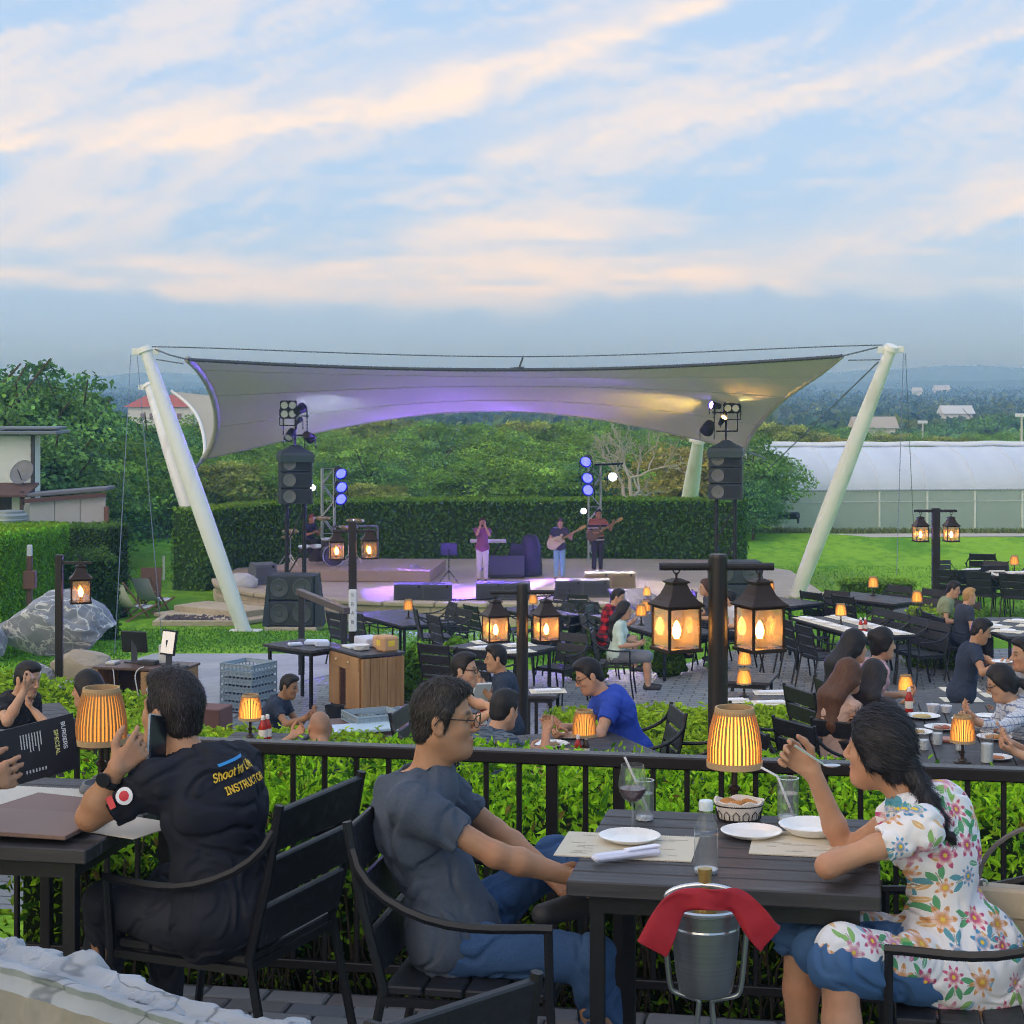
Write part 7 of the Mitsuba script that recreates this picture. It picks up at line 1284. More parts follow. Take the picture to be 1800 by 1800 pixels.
for i in range(14):
    a = i * 2 * math.pi / 14; q = lambda r, z, o=0: p + [r * math.cos(a + o), r * .8 * math.sin(a + o), z]; wr_.tube([q(.060, .004, -.13), q(.064, .022, -.14), q(.067, .032), q(.064, .022, .14), q(.060, .004, .13)], .0014, 4)
part(bk, 'wire', wr_, M((.02, .015, .015), .4), kind='stuff', smooth=40)
cl = MB().lathe([(0, .004), (.055, .006), (.064, .035), (.072, .054), (.066, .055), (.05, .030), (0, .025)], (0, 0, 0), 40); cv, cf = cl.mesh(); cv = cv * [1, .8, 1]; cv[:, 2] += .012 * (meshkit.fbm(cv * 40, 3, 2) - .5) * (cv[:, 2] > .03) * 2; part(bk, 'cloth', (cv + p, cf), M((.70, .66, .62), .85), smooth=40)
for i, (dx, dy, dz, rr, yw) in enumerate([(-.012, -.02, .045, (.040, .022, .016), 10), (.03, .01, .042, (.03, .02, .016), -30), (-.03, .02, .042, (.03, .022, .016), 50)]): v, f = rock((0, 0, 0), rr, 90 + i, 3, .3); part(bk, 'bread', (v @ RZ(yw).T + p + [dx, dy, dz], f), M((.50, .22, .06), .7), smooth=True)
lamp(tp(1291, 1428) , 'big lit table lamp on the near table between the man and the woman', s=1.0)
lamp(on(178, 1382, ZT) + [.0, 0, 0], 'large dim rattan table lamp beside the man holding up a phone', LAMP_DIM, 1.0, 20)
k = new('ash_tray'); scene[k] = pl(MB().lathe([(0, .002), (.075, .0), (.08, .012), (.07, .03), (.066, .03), (.05, .012), (0, .01)], on(186, 1392, ZT), 26), M((.10, .10, .11), .3), smooth=40); tag(k, 'round dark dish under the dim lamp at left', 'dish')
# brown menus and paper on the left table
def slab(name, px, py, w, d, h, yaw, col, label, cat, dz=0., rough=.5): k = new(name); scene[k] = pl(box(on(px, py, ZT + dz) + [0, 0, h / 2 + .001], (w, d, h), RZ(yaw), .002), M(col, rough)); tag(k, label, cat); return k
slab('placemat', 45, 1405, .40, .30, .003, -12, (.52, .50, .44), 'pale paper placemat under the brown menus at left', 'placemat'); slab('placemat', 205, 1452, .30, .2, .003, -30, (.56, .53, .46), 'pale paper placemat under the elbow of the man holding up a phone', 'placemat')
slab('menu', 95, 1422, .30, .24, .010, -24, (.17, .10, .085), 'brown menu lying under another menu on the left table', 'menu', .004); slab('menu', 55, 1452, .34, .26, .012, -14, (.20, .125, .105), 'brown menu on top, nearest on the left table', 'menu', .015)
# black menu held up at the left edge, with its white and yellow print
mn = thing('menu', 'large black menu with white and yellow print held up at the left edge', 'menu'); mc = [at(-70, 1310, 5.0), at(-70, 1400, 5.0), at(128, 1345, 5.22), at(122, 1262, 5.22)]
mc = [np.array(q) for q in mc]; mxx = unit((mc[2] + mc[3]) - (mc[0] + mc[1])); mzz = unit(mc[3] - mc[2] - mxx * ((mc[3] - mc[2]) @ mxx)); myy = np.cross(mzz, mxx); MR_ = np.stack([mxx, myy, mzz], 1); mct = sum(mc) / 4
W_, H_ = .36, .155; part(mn, 'cover', box(mct, (W_, .004, H_), MR_), M((.020, .021, .030), .4)); part(mn, 'pages', box(mct + myy * .006, (W_ - .006, .007, H_ - .006), MR_), M((.5, .48, .44), .8))
ms_ = np.sign((np.array([0, 0, EYE]) - mct) @ myy); off = myy * ms_ * .0022
def vtext(t, h, u, w, col, nm):                          # lettering that runs down the cover
    m = meshkit.text_mesh(t, h, .0005, True); v = m.vertices; q = mct + off + np.outer(u + v[:, 1], mxx) + np.outer(w - v[:, 0], mzz); part(mn, nm, (q, m.faces[:, ::-1]), M(col, .6))
vtext('BURGERS', .012, W_ / 2 - .040, .062, (.75, .75, .78), 'title'); vtext('SPECIAL', .012, W_ / 2 - .064, .045, (.75, .72, .25), 'yellow_title')
ln = MB(); r_ = np.random.default_rng(8)
for i in range(8): L = r_.uniform(.03, .055); ln.box(mct + off + mxx * (.075 - i * .0085) + mzz * (.052 - L / 2), (.0028, .0006, L), MR_)
for i in range(7): ln.box(mct + off + mxx * (.08 - i * .0095) - mzz * .052, (.004, .0006, .009), MR_)
part(mn, 'text_lines', ln, M((.6, .6, .62), .6), kind='stuff')
# ice bucket on its stand with the red cloth and the bottle neck
ib = thing('ice_bucket', 'brushed steel wine bucket on a stand before the near table', 'wine bucket'); bc = at(1240, 1745, 4.22); R0 = .083
steel = 'brushed_steel'; scene['brushed_steel'] = {'type': 'twosided', 'b': {'type': 'principled', 'base_color': mikit.proc(lambda p, n, uv: mixc((.20, .23, .26), (.32, .35, .38), nz(p.x * 3, p.y * 3, p.z * 220) * .6 + .4 * nz(p.x * 40, p.y * 40, p.z * 9))), 'roughness': .34, 'metallic': .85}}
part(ib, 'wall', MB().lathe([(0, .002), (.052, .0), (.060, .008), (.068, .05), (.075, .130), (.079, .185), (.081, .187), (.081, .190), (.080, .192)], bc, 40), steel, smooth=35); part(ib, 'rim', MB().lathe([(.080, .188), (.087, .192), (.088, .197), (.082, .200), (.076, .197), (.074, .15), (.06, .02), (0, .015)], bc, 40), M((.62, .68, .74), .2, .8), smooth=35); part(ib, 'band', MB().lathe([(.0765, .148), (.0785, .152), (.0775, .156)], bc, 40), M((.5, .55, .6), .25, .85))
st_ = MB()
for s in (-1, 1): st_.tube(curve([bc + U * s * .094 + [0, 0, .165], bc + U * s * .088 + [0, 0, .10], bc + U * s * .080 + [0, 0, .02], bc + U * s * .062 + [0, 0, -.005], bc + U * s * .020 + [0, 0, -.015], bc + U * s * .018 + [0, 0, -.06], bc + U * s * .018 + [0, 0, -.32]], 24), .0065, 8)
part(ib, 'stand', st_, M((.30, .33, .37), .3, .85), smooth=50); part(ib, 'stand_foot', MB().lathe([(.0, .03), (.02, .03), (.12, .012), (.125, 0)], (bc[0], bc[1], A), 26), M((.30, .33, .37), .3, .85), smooth=40)
for s in (-1, 1): part(ib, 'lug', MB().lathe([(0, -.008), (.009, 0), (0, .008)], bc + U * s * .096 + [0, 0, .165], 10), M((.7, .74, .8), .2, .85), smooth=True)
hd = curve([bc + U * -.080 + [0, 0, .20], bc + U * -.072 + [0, 0, .228], bc + [0, 0, .242], bc + U * .072 + [0, 0, .228], bc + U * .080 + [0, 0, .20]], 20); part(ib, 'handle', MB().tube(hd, .006, 8), M((.70, .74, .80), .2, .8), smooth=50)
bn = thing('wine_bottle', 'gold foiled bottle neck sticking out of the wine bucket', 'bottle'); part(bn, 'neck', MB().lathe([(.034, -.10), (.034, -.06), (.016, -.005), (.0145, .02), (.0145, .060), (.0165, .062), (.0165, .072), (0, .073)], bc + [0, .01, .205], 20), M((.42, .30, .10), .3, .6), smooth=40); part(bn, 'body', MB().lathe([(0, -.19), (.034, -.19), (.034, -.10)], bc + [0, .01, .205], 20), M((.02, .05, .03), .2))
rcl = thing('napkin', 'red cloth napkin draped over the wine bucket', 'napkin'); pa = lambda px, py, d: at(px, py, d)
def cloth_band(path, w, t, nv=28, n=60):
    P_ = curve(path, n); tg = np.gradient(P_, axis=0); tg /= np.linalg.norm(tg, axis=1, keepdims=True); yy = np.array([0, 1., 0]); sd = np.cross(tg, yy); sd /= np.linalg.norm(sd, axis=1, keepdims=True)
    ww = np.interp(np.linspace(0, 1, n), np.linspace(0, 1, len(w)), w); th = np.arange(nv) * 2 * np.pi / nv; c_, s_ = np.cos(th), np.sin(th); sq = lambda x, e: np.sign(x) * np.abs(x) ** e
    v = P_[:, None] + sd[:, None] * (ww[:, None] * sq(c_, .5)[None])[..., None] + yy * (t * sq(s_, .6) * (1 + .0 * c_))[None, :, None]
    v[..., 1] += .006 * np.sin(v[..., 0] * 60 + 3 * c_[None]) * np.abs(c_)[None] + .010 * (meshkit.fbm(v * 26, 3, 3) - .5); v[..., 2] += .006 * (meshkit.fbm(v * 18 + 4, 3, 6) - .5)
    v = v.reshape(-1, 3); i, j = np.meshgrid(np.arange(n - 1), np.arange(nv), indexing='ij'); f = np.stack([i * nv + j, i * nv + (j + 1) % nv, (i + 1) * nv + (j + 1) % nv, (i + 1) * nv + j], -1).reshape(-1, 4)
    k = len(v); v = np.vstack([v, P_[0], P_[-1]]); jj = np.arange(nv); f = np.vstack([f, np.stack([jj, jj * 0 + k, jj * 0 + k, (jj + 1) % nv], 1), np.stack([(n - 1) * nv + jj, (n - 1) * nv + (jj + 1) % nv, jj * 0 + k + 1, jj * 0 + k + 1], 1)])
    return v, f
part(rcl, 'cloth', cloth_band([pa(1146, 1668, 4.13), pa(1165, 1628, 4.125), pa(1188, 1590, 4.13), pa(1215, 1582, 4.125), pa(1240, 1581, 4.12), pa(1268, 1581, 4.125), pa(1298, 1587, 4.13), pa(1326, 1618, 4.125), pa(1354, 1650, 4.13)], [.036, .034, .027, .024, .023, .024, .027, .034, .035], .008), M((.32, .010, .024), .8), smooth=50)

# chairs of the near tables
chair(-.083, 4.96, A, -10.5, 'near dark slatted chair of the man in the grey T-shirt'); chair(1.172, 4.717, A, 169.5, 'near dark slatted chair of the woman in the flowered blouse')
chair(-.80, 5.30, A, 157, 'near dark slatted chair of the man holding up a phone'); chair(-.33, 3.62, A, 135, 'dark chair back cut by the bottom edge of the photo')
# ------------------------------------------------------------------ the three near diners
HB = (.022, .019, .018)
def nose_frame(d, back, k): d = unit(d); b = unit(np.asarray(back, float) - d * (np.asarray(back, float) @ d)); t = np.cross(b, d) * (1 if k == 'R' else -1); return np.stack([d, t, np.cross(d, t) * (1 if k == 'R' else 1)], 1) if False else np.stack([d, t, b], 1)
# man in grey
J = joints((-.150, 4.975, A + .440), -10.5, .885, -20, slouch=30, knee_out=.02, head_fwd=.035); J['hs'] = .98; J['head'] = J['head'] + [0, 0, .014]
J['knL'], J['anL'] = np.array([.12, 5.36, 4.63]), np.array([.20, 5.02, 4.62]); J['toeL'] = np.array([.08, 4.90, 4.60]); J['anR'] = J['knR'] + np.array([.05, .02, -.40]); J['toeR'] = J['anR'] + U * .15 - [0, 0, .03]
aR = arm(J, 'R', (.150, 4.90, 4.70), (.05, -1., -.35), None, 30); aL = arm(J, 'L', (.10, 5.10, 4.66), (0, 1., -.3), None, 30)
gf = gaze(J, 9, 4)
scene['grey_shirt'] = {'type': 'twosided', 'b': {'type': 'principled', 'base_color': mikit.proc(lambda p, n, uv: mixc((.060, .078, .115), (.085, .105, .145), nz(p.x * 160, p.y * 160, p.z * 160) * .5 + .5 * fb(p.x * 6, p.y * 6, p.z * 6, 3))), 'roughness': .9, 'specular': .2}}
scene['denim'] = {'type': 'twosided', 'b': {'type': 'principled', 'base_color': mikit.proc(lambda p, n, uv: mixc((.020, .050, .13), (.065, .135, .28), fb(p.x * 9, p.y * 9, p.z * 9, 4) * .7 + .3 * nz(p.x * 300, p.y * 300, p.z * 300))), 'roughness': .85, 'specular': .2}}
person('person', J, 'man with glasses in a grey T-shirt and jeans sitting cross-legged at the near table', {'stubble': 1}, {'R': aR, 'L': aL}, gf, 'grey_shirt', ('trousers', 'denim'), ('short', HB), h=.0048, sleeve=.62, amp=.024, build=.99, shirt_hem=.15, seed=4,
    extras=lambda k, J, hc, hr: glasses(k, hc, hr, .97), skin=(.40, .215, .125))
# woman in the flowered blouse
def flower_fn(p, n, uv):
    a = p.x * .984 - p.y * .178 + .55 * (p.x * .178 + p.y * .984); b = p.z + .25 * (p.x * .178 + p.y * .984); S = .082; gx0, gy0 = dr.floor(a / S), dr.floor(b / S); col = mixc((.70, .71, .76), (.80, .80, .84), fb(p.x * 5, p.y * 5, p.z * 5, 3))
    cr = mikit.cell_rand; S2 = .062; hx0, hy0 = dr.floor(a / S2 + .37), dr.floor(b / S2 + .61)
    for i in (-1, 0, 1):
        for j in (-1, 0, 1):
            cx, cy = hx0 + i, hy0 + j; x = a - (cx - .37 + .2 + .6 * cr(cx, cy, 11)) * S2; y = b - (cy - .61 + .2 + .6 * cr(cx, cy, 12)) * S2; t = 6.28 * cr(cx, cy, 13); u = x * dr.cos(t) + y * dr.sin(t); w = -x * dr.sin(t) + y * dr.cos(t); q = cr(cx, cy, 14)
            lf = dr.select((dr.abs(u) < .019) & (dr.abs(w) < .0075 * (1 - dr.square(u / .019))), 1., 0.) * dr.select(dr.abs(w) < .0009, .35, 1.)
            col = mixc(col, dr.select(q < .4, mi.Color3f(.06, .33, .16), dr.select(q < .65, mi.Color3f(.12, .36, .55), dr.select(q < .82, mi.Color3f(.55, .10, .25), mi.Color3f(.62, .36, .08)))), lf * .85 * dr.select(cr(cx, cy, 15) < .6, 1., 0.))
    for i in (-1, 0, 1):
        for j in (-1, 0, 1):
            cx, cy = gx0 + i, gy0 + j; x = a - (cx + .25 + .5 * cr(cx, cy, 1)) * S; y = b - (cy + .25 + .5 * cr(cx, cy, 2)) * S; r = dr.sqrt(x * x + y * y); th = dr.atan2(y, x) + 6.28 * cr(cx, cy, 3); kind = cr(cx, cy, 4)
            R_ = .024 + .017 * cr(cx, cy, 5); pet = R_ * (.74 + .26 * dr.cos(th * dr.select(kind < .5, 6., 8.))); tn = cr(cx, cy, 6)
            fc = dr.select(tn < .36, mi.Color3f(.52, .10, .22), dr.select(tn < .58, mi.Color3f(.64, .33, .14), dr.select(tn < .80, mi.Color3f(.10, .30, .55), mi.Color3f(.60, .28, .42))))
            fl_ = 1 - ss(pet - .0018, pet + .0012, r); inner = mixc(fc, mi.Color3f(.80, .62, .60), ss(.25, .6, r / R_) * (1 - ss(.62, .72, r / R_)) * .8); inner = mixc(mi.Color3f(.75, .55, .08), inner, ss(.004, .007, r)); inner = inner * (.75 + .25 * ss(.05, .3, dr.abs(dr.sin(th * 3.))))
            # pairs of leaves on stalks beside each bloom
            la = th - 6.28 * cr(cx, cy, 3) + 3.0 * cr(cx, cy, 7)
            u = x * dr.cos(6.28 * kind) + y * dr.sin(6.28 * kind); w = -x * dr.sin(6.28 * kind) + y * dr.cos(6.28 * kind)
            lf = mi.Float(0)
            for sg in (-1, 1):
                uu, ww = u - .040, w - sg * .012; lw = .0085 * (1 - dr.square(uu / .019)); lf = dr.maximum(lf, dr.select((dr.abs(uu) < .019) & (dr.abs(ww - sg * uu * .35) < lw), 1., 0.))
            lc = dr.select(tn < .5, mi.Color3f(.05, .30, .12), dr.select(tn < .75, mi.Color3f(.06, .28, .38), mi.Color3f(.20, .42, .10)))
            stalk = dr.select((dr.abs(w) < .0014) & (u > .01) & (u < .045), 1., 0.)
            col = mixc(col, mi.Color3f(.22, .20, .12), stalk * .8); col = mixc(col, lc, lf * .92); col = mixc(col, inner, fl_)
    return col
scene['flower_print'] = {'type': 'twosided', 'b': {'type': 'principled', 'base_color': mikit.proc(flower_fn), 'roughness': .8, 'specular': .25}}
J = joints((1.115, 4.735, A + .445), 169.5, .86, 7, slouch=24, knee_out=.03, head_fwd=.045); J['hs'] = .98
J['knL'] = np.array([.790, 4.53, 4.585]); J['anL'] = np.array([.80, 4.50, 4.20]); J['toeL'] = J['anL'] + np.array([-.14, .0, -.03]); J['knR'] = np.array([.74, 4.80, 4.58]); J['anR'] = np.array([.74, 4.80, 4.18]); J['toeR'] = J['anR'] + np.array([-.14, .03, -.03])
wl, wr__ = np.array([.895, 4.80, 4.795]), np.array([.800, 4.99, 4.955]); eL = np.array([.775, 4.61, 4.802])
eR, _ = ik(J['shR'], wr__, .26, .235, (-.1, .3, -1.)); d_ = unit(np.array([-.62, .10, .48]))
hfR = np.stack([d_, unit(np.cross([0, 1, .2], d_)), np.zeros(3)], 1); hfR[:, 2] = np.cross(hfR[:, 0], hfR[:, 1]); hfR[:, 1] = np.array(hfR[:, 1]); hfR[:, 2] = unit(hfR[:, 2])
dl = unit(wl - eL); hfL = np.stack([dl, unit(np.cross([0, 0, 1.], dl)), [0, 0, 1.]], 1)
def blouse(SH):
    for k in 'LR': SH.cone(J['hip' + k], J['hip' + k] + (J['kn' + k] - J['hip' + k]) * .97 + [0, 0, .034], .086, .062, .06)
    SH.cone(J['pelvis'] - J['f'] * .04, J['pelvis'] - J['f'] * .07 - [0, 0, .05], .15, .13, .06)
def wom(k, J, hc, hr):
    m = MB(); a, b = at(1396, 1310, 4.90), at(1450, 1345, 4.885); m.rod(a, b, .0028, .0024, 6); vv, ff = MB().lathe([(0, 0), (.012, .002), (.018, .006), (.017, .007), (0, .003)], (0, 0, 0), 16).mesh(); m.add(vv * [1.3, .9, 1] + b + [.018, 0, -.006], ff)
    part(k, 'spoon', m, M((.70, .72, .76), .15, .9), 'silver spoon held in the raised hand', smooth=40)
J['handR'] = wr__ + d_ * .085
def braid(H, w, s):
    a = w(-.095, 0, -.045); pts = [a, w(-.13, .0, -.095)] + [np.array(q) for q in (at(1632, 1408, 4.66), at(1650, 1440, 4.64), at(1664, 1470, 4.63))]; H.chain(pts, [.030, .023, .022, .018, .006], .012)
    for i in range(9): t = i / 8.; q = np.array([np.interp(t, np.linspace(0, 1, 5), [p[j] for p in pts]) for j in range(3)]); H.ell(q + [0.012 * (-1) ** i, 0, 0], (.020 - .008 * t,) * 3, None, .008)
wk = person('person', J, 'woman in a white flowered blouse with a long dark braid raising a spoon', {'lips': (.42, .08, .10)}, {'R': (eR, wr__, hfR, [38, 48, 55, 60]), 'L': (eL, wl, hfL, 25)}, gaze(J, -22, 6), 'flower_print', ('skirt', M((.045, .115, .26), .8)), (braid, (.014, .014, .019)), h=.0048, fem=True, build=.92, sleeve=.42, amp=.022, shirt_hem=.24, shirt_prims=blouse, extras=wom, skin=(.46, .26, .165), shoes=(.3, .2, .12))
hb_ = thing('handbag', 'beige handbag hanging on the back of the chair of the woman in the flowered blouse', 'handbag'); c = at(1772, 1615, 4.85); part(hb_, 'body', MB().box(c, (.20, .10, .17), RZ(-20), .03), M((.40, .33, .24), .6)); part(hb_, 'flap', MB().box(c + [-.01, -.045, .05], (.19, .02, .08), RZ(-20), .008), M((.46, .38, .28), .6)); part(hb_, 'strap', MB().tube(curve([c + [-.07, 0, .08], c + [-.02, 0, .20], c + [.10, -.02, .24], c + [.12, 0, .10]], 14), .007, 6), M((.16, .14, .13), .5), smooth=50); part(hb_, 'ring', MB().tube([c + [-.07 + .012 * math.cos(a), -.02, .095 + .012 * math.sin(a)] for a in np.linspace(0, 6.28, 13)], .003, 5), M((.6, .6, .62), .2, .9))
# man holding up a phone, seen from behind
J = joints((-.77, 5.13, A + .445), 141, .90, 13, slouch=28, knee_out=.04, head_fwd=.02); J['hs'] = 1.06
wL, eL = at(204, 1352, 5.06), at(158, 1436, 5.10); dL = unit(at(262, 1296, 5.12) - wL); hfL = np.stack([dL, unit(np.array([.1, .2, 1.]) - dL * (dL @ np.array([.1, .2, 1.]))), np.zeros(3)], 1); hfL[:, 2] = -np.cross(hfL[:, 0], hfL[:, 1]); hfL[:, 2] = unit(hfL[:, 2] if hfL[:, 2] @ np.array([0, -1, 0]) > 0 else -hfL[:, 2])
aR = arm(J, 'R', at(285, 1372, 5.36), (.6, .4, -1.), None, 40)
def instructor(k, J, hc, hr):
    ax_ = unit(wL - eL); c = wL - ax_ * .035
    part(k, 'watch', MB().tube([c - ax_ * .011, c + ax_ * .011], .034, 16, caps=False).lathe([(0, .012), (.020, .012), (.022, .0), (.0, -.004)], c + np.array([-.012, -.030, .004]), 18, np.stack([unit(np.cross([0, -1, .2], ax_)), ax_, unit(np.array([0, -1, .2]))], 1)), M((.015, .016, .022), .35), smooth=40)
    sv = np.array(meshkit.WRITTEN[scene[k + '__shirt']['filename']][0]); o = J['chest'] + J['t'] * .070 - J['lt'] * .012; bx = unit(-J['lt'] + np.array([0, 0, .16])); bz = unit(J['t'] - bx * (J['t'] @ bx)); bn = np.cross(bx, bz); bn = bn if bn @ (-J['ft']) > 0 else -bn
    q = sv - o; A2 = np.stack([q @ bx, q @ bz], 1); D2 = q @ bn; okk = (D2 > 0) & (np.abs(A2).max(1) < .25); A2, D2 = A2[okk], D2[okk]
    from scipy.spatial import cKDTree
    tr = cKDTree(A2)
    def stick(m, u, w, name, col, lift=.0045):
        v, f = trimesh.remesh.subdivide_to_size(m.vertices, m.faces, .008); a = np.stack([v[:, 0] + u, v[:, 1] + w], 1); dd, ii_ = tr.query(a, 40); wgt = 1 / (dd + .012); hh = (D2[ii_] * wgt).sum(1) / wgt.sum(1)
        part(k, name, (o + np.outer(a[:, 0], bx) + np.outer(a[:, 1], bz) + np.outer(hh + lift + v[:, 2], bn), f), M(col, .6))
    m1 = meshkit.text_mesh('Shoot for Life', .023, .0008, True); sh_ = m1.vertices.copy(); sh_[:, 0] = sh_[:, 0] * .82 + sh_[:, 1] * .3; m1 = trimesh.Trimesh(sh_, m1.faces); stick(m1, -m1.bounds[1][0] / 2, .0, 'script_print', (.80, .52, .04))
    m2 = meshkit.text_mesh('INSTRUCTOR', .021, .0008, True); v2 = m2.vertices.copy(); v2[:, 0] *= .80; m2 = trimesh.Trimesh(v2, m2.faces); stick(m2, -m2.bounds[1][0] / 2 + .016, -.042, 'instructor_print', (.80, .52, .04)); m3 = trimesh.creation.box((.11, .008, .0008)); stick(m3, 0, .040, 'blue_print', (.03, .26, .62))
    # round emblem on the left sleeve
    s0, e0 = J['shL'], eL; c = s0 + (e0 - s0) * .36; nn = unit(np.array([-.35, -1., .1]) - unit(e0 - s0) * (np.array([-.35, -1., .1]) @ unit(e0 - s0))); t_ = unit(e0 - s0); RE = np.stack([np.cross(t_, nn), t_, nn], 1)
    for nm, r1, dz, col in (('emblem_white', .024, .0, (.72, .72, .78)), ('emblem_red', .014, .0015, (.55, .03, .05))):
        m = MB().lathe([(r1, 0), (r1 * .5, .001), (0, .0015)], (0, 0, 0), 20); v, f = m.mesh(); rad = .0655; v = np.column_stack([v[:, 0], v[:, 1], np.sqrt(np.maximum(rad ** 2 - v[:, 0] ** 2, 0)) + v[:, 2] + dz]); part(k, nm, (v @ RE.T + c, f), M(col, .6), smooth=True)
    m = MB().box((0, 0, 0), (.034, .018, .001)); v, f = m.mesh(); part(k, 'sleeve_badge', (v @ RE.T + c + t_ * .040 + nn * .0655, f), M((.60, .05, .06), .6))
    part(k, 'lanyard', MB().tube(curve([J['neck'] + J['lt'] * .062 + J['ft'] * .02 + [0, 0, .0], J['neck'] - J['ft'] * .065 + [0, 0, .022], J['neck'] - J['lt'] * .062 + J['ft'] * .02 + [0, 0, .0]], 12), .007, 6), M((.55, .36, .42), .7), smooth=50)
scene['navy_shirt'] = {'type': 'twosided', 'b': {'type': 'principled', 'base_color': mikit.proc(lambda p, n, uv: mixc((.010, .012, .020), (.018, .020, .032), fb(p.x * 12, p.y * 12, p.z * 12, 3))), 'roughness': .8, 'specular': .3}}
person('person', J, 'man in a dark printed T-shirt seen from behind, holding up a phone', {}, {'L': (eL, wL, hfL, [20, 30, 40, 48]), 'R': aR}, gaze(J, 6, -2), 'navy_shirt', ('trousers', M((.015, .018, .03), .8)), ('short', (.020, .016, .018)), h=.0050, sleeve=.70, amp=.022, build=1.12, shirt_hem=.14, extras=instructor, skin=(.42, .225, .13))
ph = thing('phone', 'dark phone in a clear case held up by the man at left', 'phone'); pc = at(277, 1305, 5.17); Rp = RZ(62) @ rot([1, 0, 0], -8) @ rot([0, 1, 0], 14); part(ph, 'body', box(pc, (.072, .008, .145), Rp, .003), M((.012, .012, .016), .2)); part(ph, 'case', box(pc + Rp @ np.array([0, .003, 0]), (.078, .007, .152), Rp, .003), M((.38, .42, .44), .3))
# person outside the left edge whose hands hold the black menu
J = joints((-1.95, 4.86, A + .452), -10, .92, 8, head_fwd=.03); t1, t2 = mct - mxx * .118 - mzz * .062 - myy * ms_ * -.02, mct - mxx * .10 + mzz * .07
wR = at(-42, 1372, 4.96); dR = unit(at(10, 1362, 5.0) - wR); hR = np.stack([dR, unit(np.array([0, 0, 1.]) - dR * dR[2]), np.zeros(3)], 1); hR[:, 2] = np.cross(hR[:, 0], hR[:, 1]); hR[:, 2] = hR[:, 2] if hR[1, 2] < 0 else -hR[:, 2]
eR_, _ = ik(J['shR'], wR, .285, .25, (0, -.6, -1.)); wL_ = at(-50, 1288, 5.12)
person('person', J, 'person almost hidden by the left edge holding the large black menu', {}, {'R': (eR_, wR, hR, [18, 20, 22, 26]), 'L': arm(J, 'L', wL_, (0, .6, -1.))}, gaze(J, 0, 15), M((.02, .022, .03), .8), ('trousers', M((.02, .03, .05), .8)), ('short', HB), h=.0075, sleeve=.6)
chair(-1.93, 4.86, A, -10, 'near dark chair of the person holding the large black menu')
# small black sign with an outlined mark behind the railing
sg_ = thing('sign', 'small black sign with a white angular mark behind the railing left of the flowered blouse', 'sign'); c = at(1482, 1372, 7.6); part(sg_, 'board', box(c, (.26, .02, .18), RZ(-8), .004), M((.02, .02, .03), .4)); mk = MB(); o_ = c + [.02, -.014, 0]
for a, b, w, h in ((-.028, .0, .006, .075), (-.016, .034, .03, .006), (-.016, .0, .02, .006), (.028, .0, .006, .075), (.016, .034, .02, .006), (.014, -.034, .03, .006)): mk.box(o_ + [a, 0, b], (w, .002, h))
part(sg_, 'mark', mk, M((.7, .7, .75), .5)); part(sg_, 'stake', MB().rod(c + [0, .02, -.08], c + [0, .02, -.9], .012), iron)
# ------------------------------------------------------------------ middle terrace: tables, dishes and guests (floor B)
ZB = B + .75; ob = lambda px, py, dz=0.: on(px, py, ZB + dz)
TB1 = table_between(ob(-60, 1262), ob(120, 1250), .8, 'dark table of the two black shirted guests at the left edge', B, 5); TB2 = table_between(ob(385, 1304), ob(520, 1308), .75, 'dark table with a lit lamp behind the railing at left centre', B, 5)
TB3 = table_between(ob(955, 1289), ob(1072, 1343), .92, 'dark table full of dishes between the blue and the patterned shirt diners', B, 6); TB4 = table_between(ob(1672, 1236), ob(1722, 1352), 1.15, 'large dark table crowded with dishes at the right behind the railing', B, 7)
lamp(ob(440, 1299), 'small brightly lit table lamp behind the railing at left centre'); lamp(ob(1027, 1330), 'lit table lamp between the dishes of the blue shirt diner'); lamp(ob(1692, 1341), 'lit table lamp on the crowded table at right')
ketchup(ob(462, 1303), 'red sauce bottle right of the small lit lamp, the left one of two', .95); ketchup(ob(470, 1301), 'red sauce bottle right of the small lit lamp, the right one of two', .95); ketchup(ob(58, 1262), 'red sauce bottle before the guest with a hand at his brow', 1.0); ketchup(ob(66, 1258), 'second sauce bottle beside the first at the left edge table', .9)
ketchup(ob(1598, 1252), 'red sauce bottle on the crowded table beside the pink shirt guest', 1.0); ketchup(ob(1016, 1334), 'red sauce bottle under the lamp of the blue shirt diner', .85); DARKS = bottle_proto((.04, .02, .012)); DARKS.place('sauce_bottle', mat4(None, ob(1030, 1333), .8), 'dark sauce bottle under the lamp of the blue shirt diner', 'sauce bottle'); ketchup(ob(848, 1281), 'red sauce bottle before the clapping guest with glasses', 1.05)
def food_plate(px, py, r, label, food=None, z=ZB): k = plate(on(px, py, z) + [0, 0, .002], r, label); p = on(px, py, z); v, f = rock((0, 0, 0), (r * .55, r * .5, .014), int(px + py), 3, .9); part(k, 'food', (v + p + [0, 0, .014], f), M(food, .7), smooth=30) if food else None
food_plate(968, 1311, .12, 'white plate in front of the patterned shirt diner', (.30, .16, .05)); food_plate(1000, 1297, .10, 'white plate under the hands of the blue shirt diner', (.25, .3, .06)); food_plate(988, 1350, .11, 'white plate seen through the railing below the beer glass')
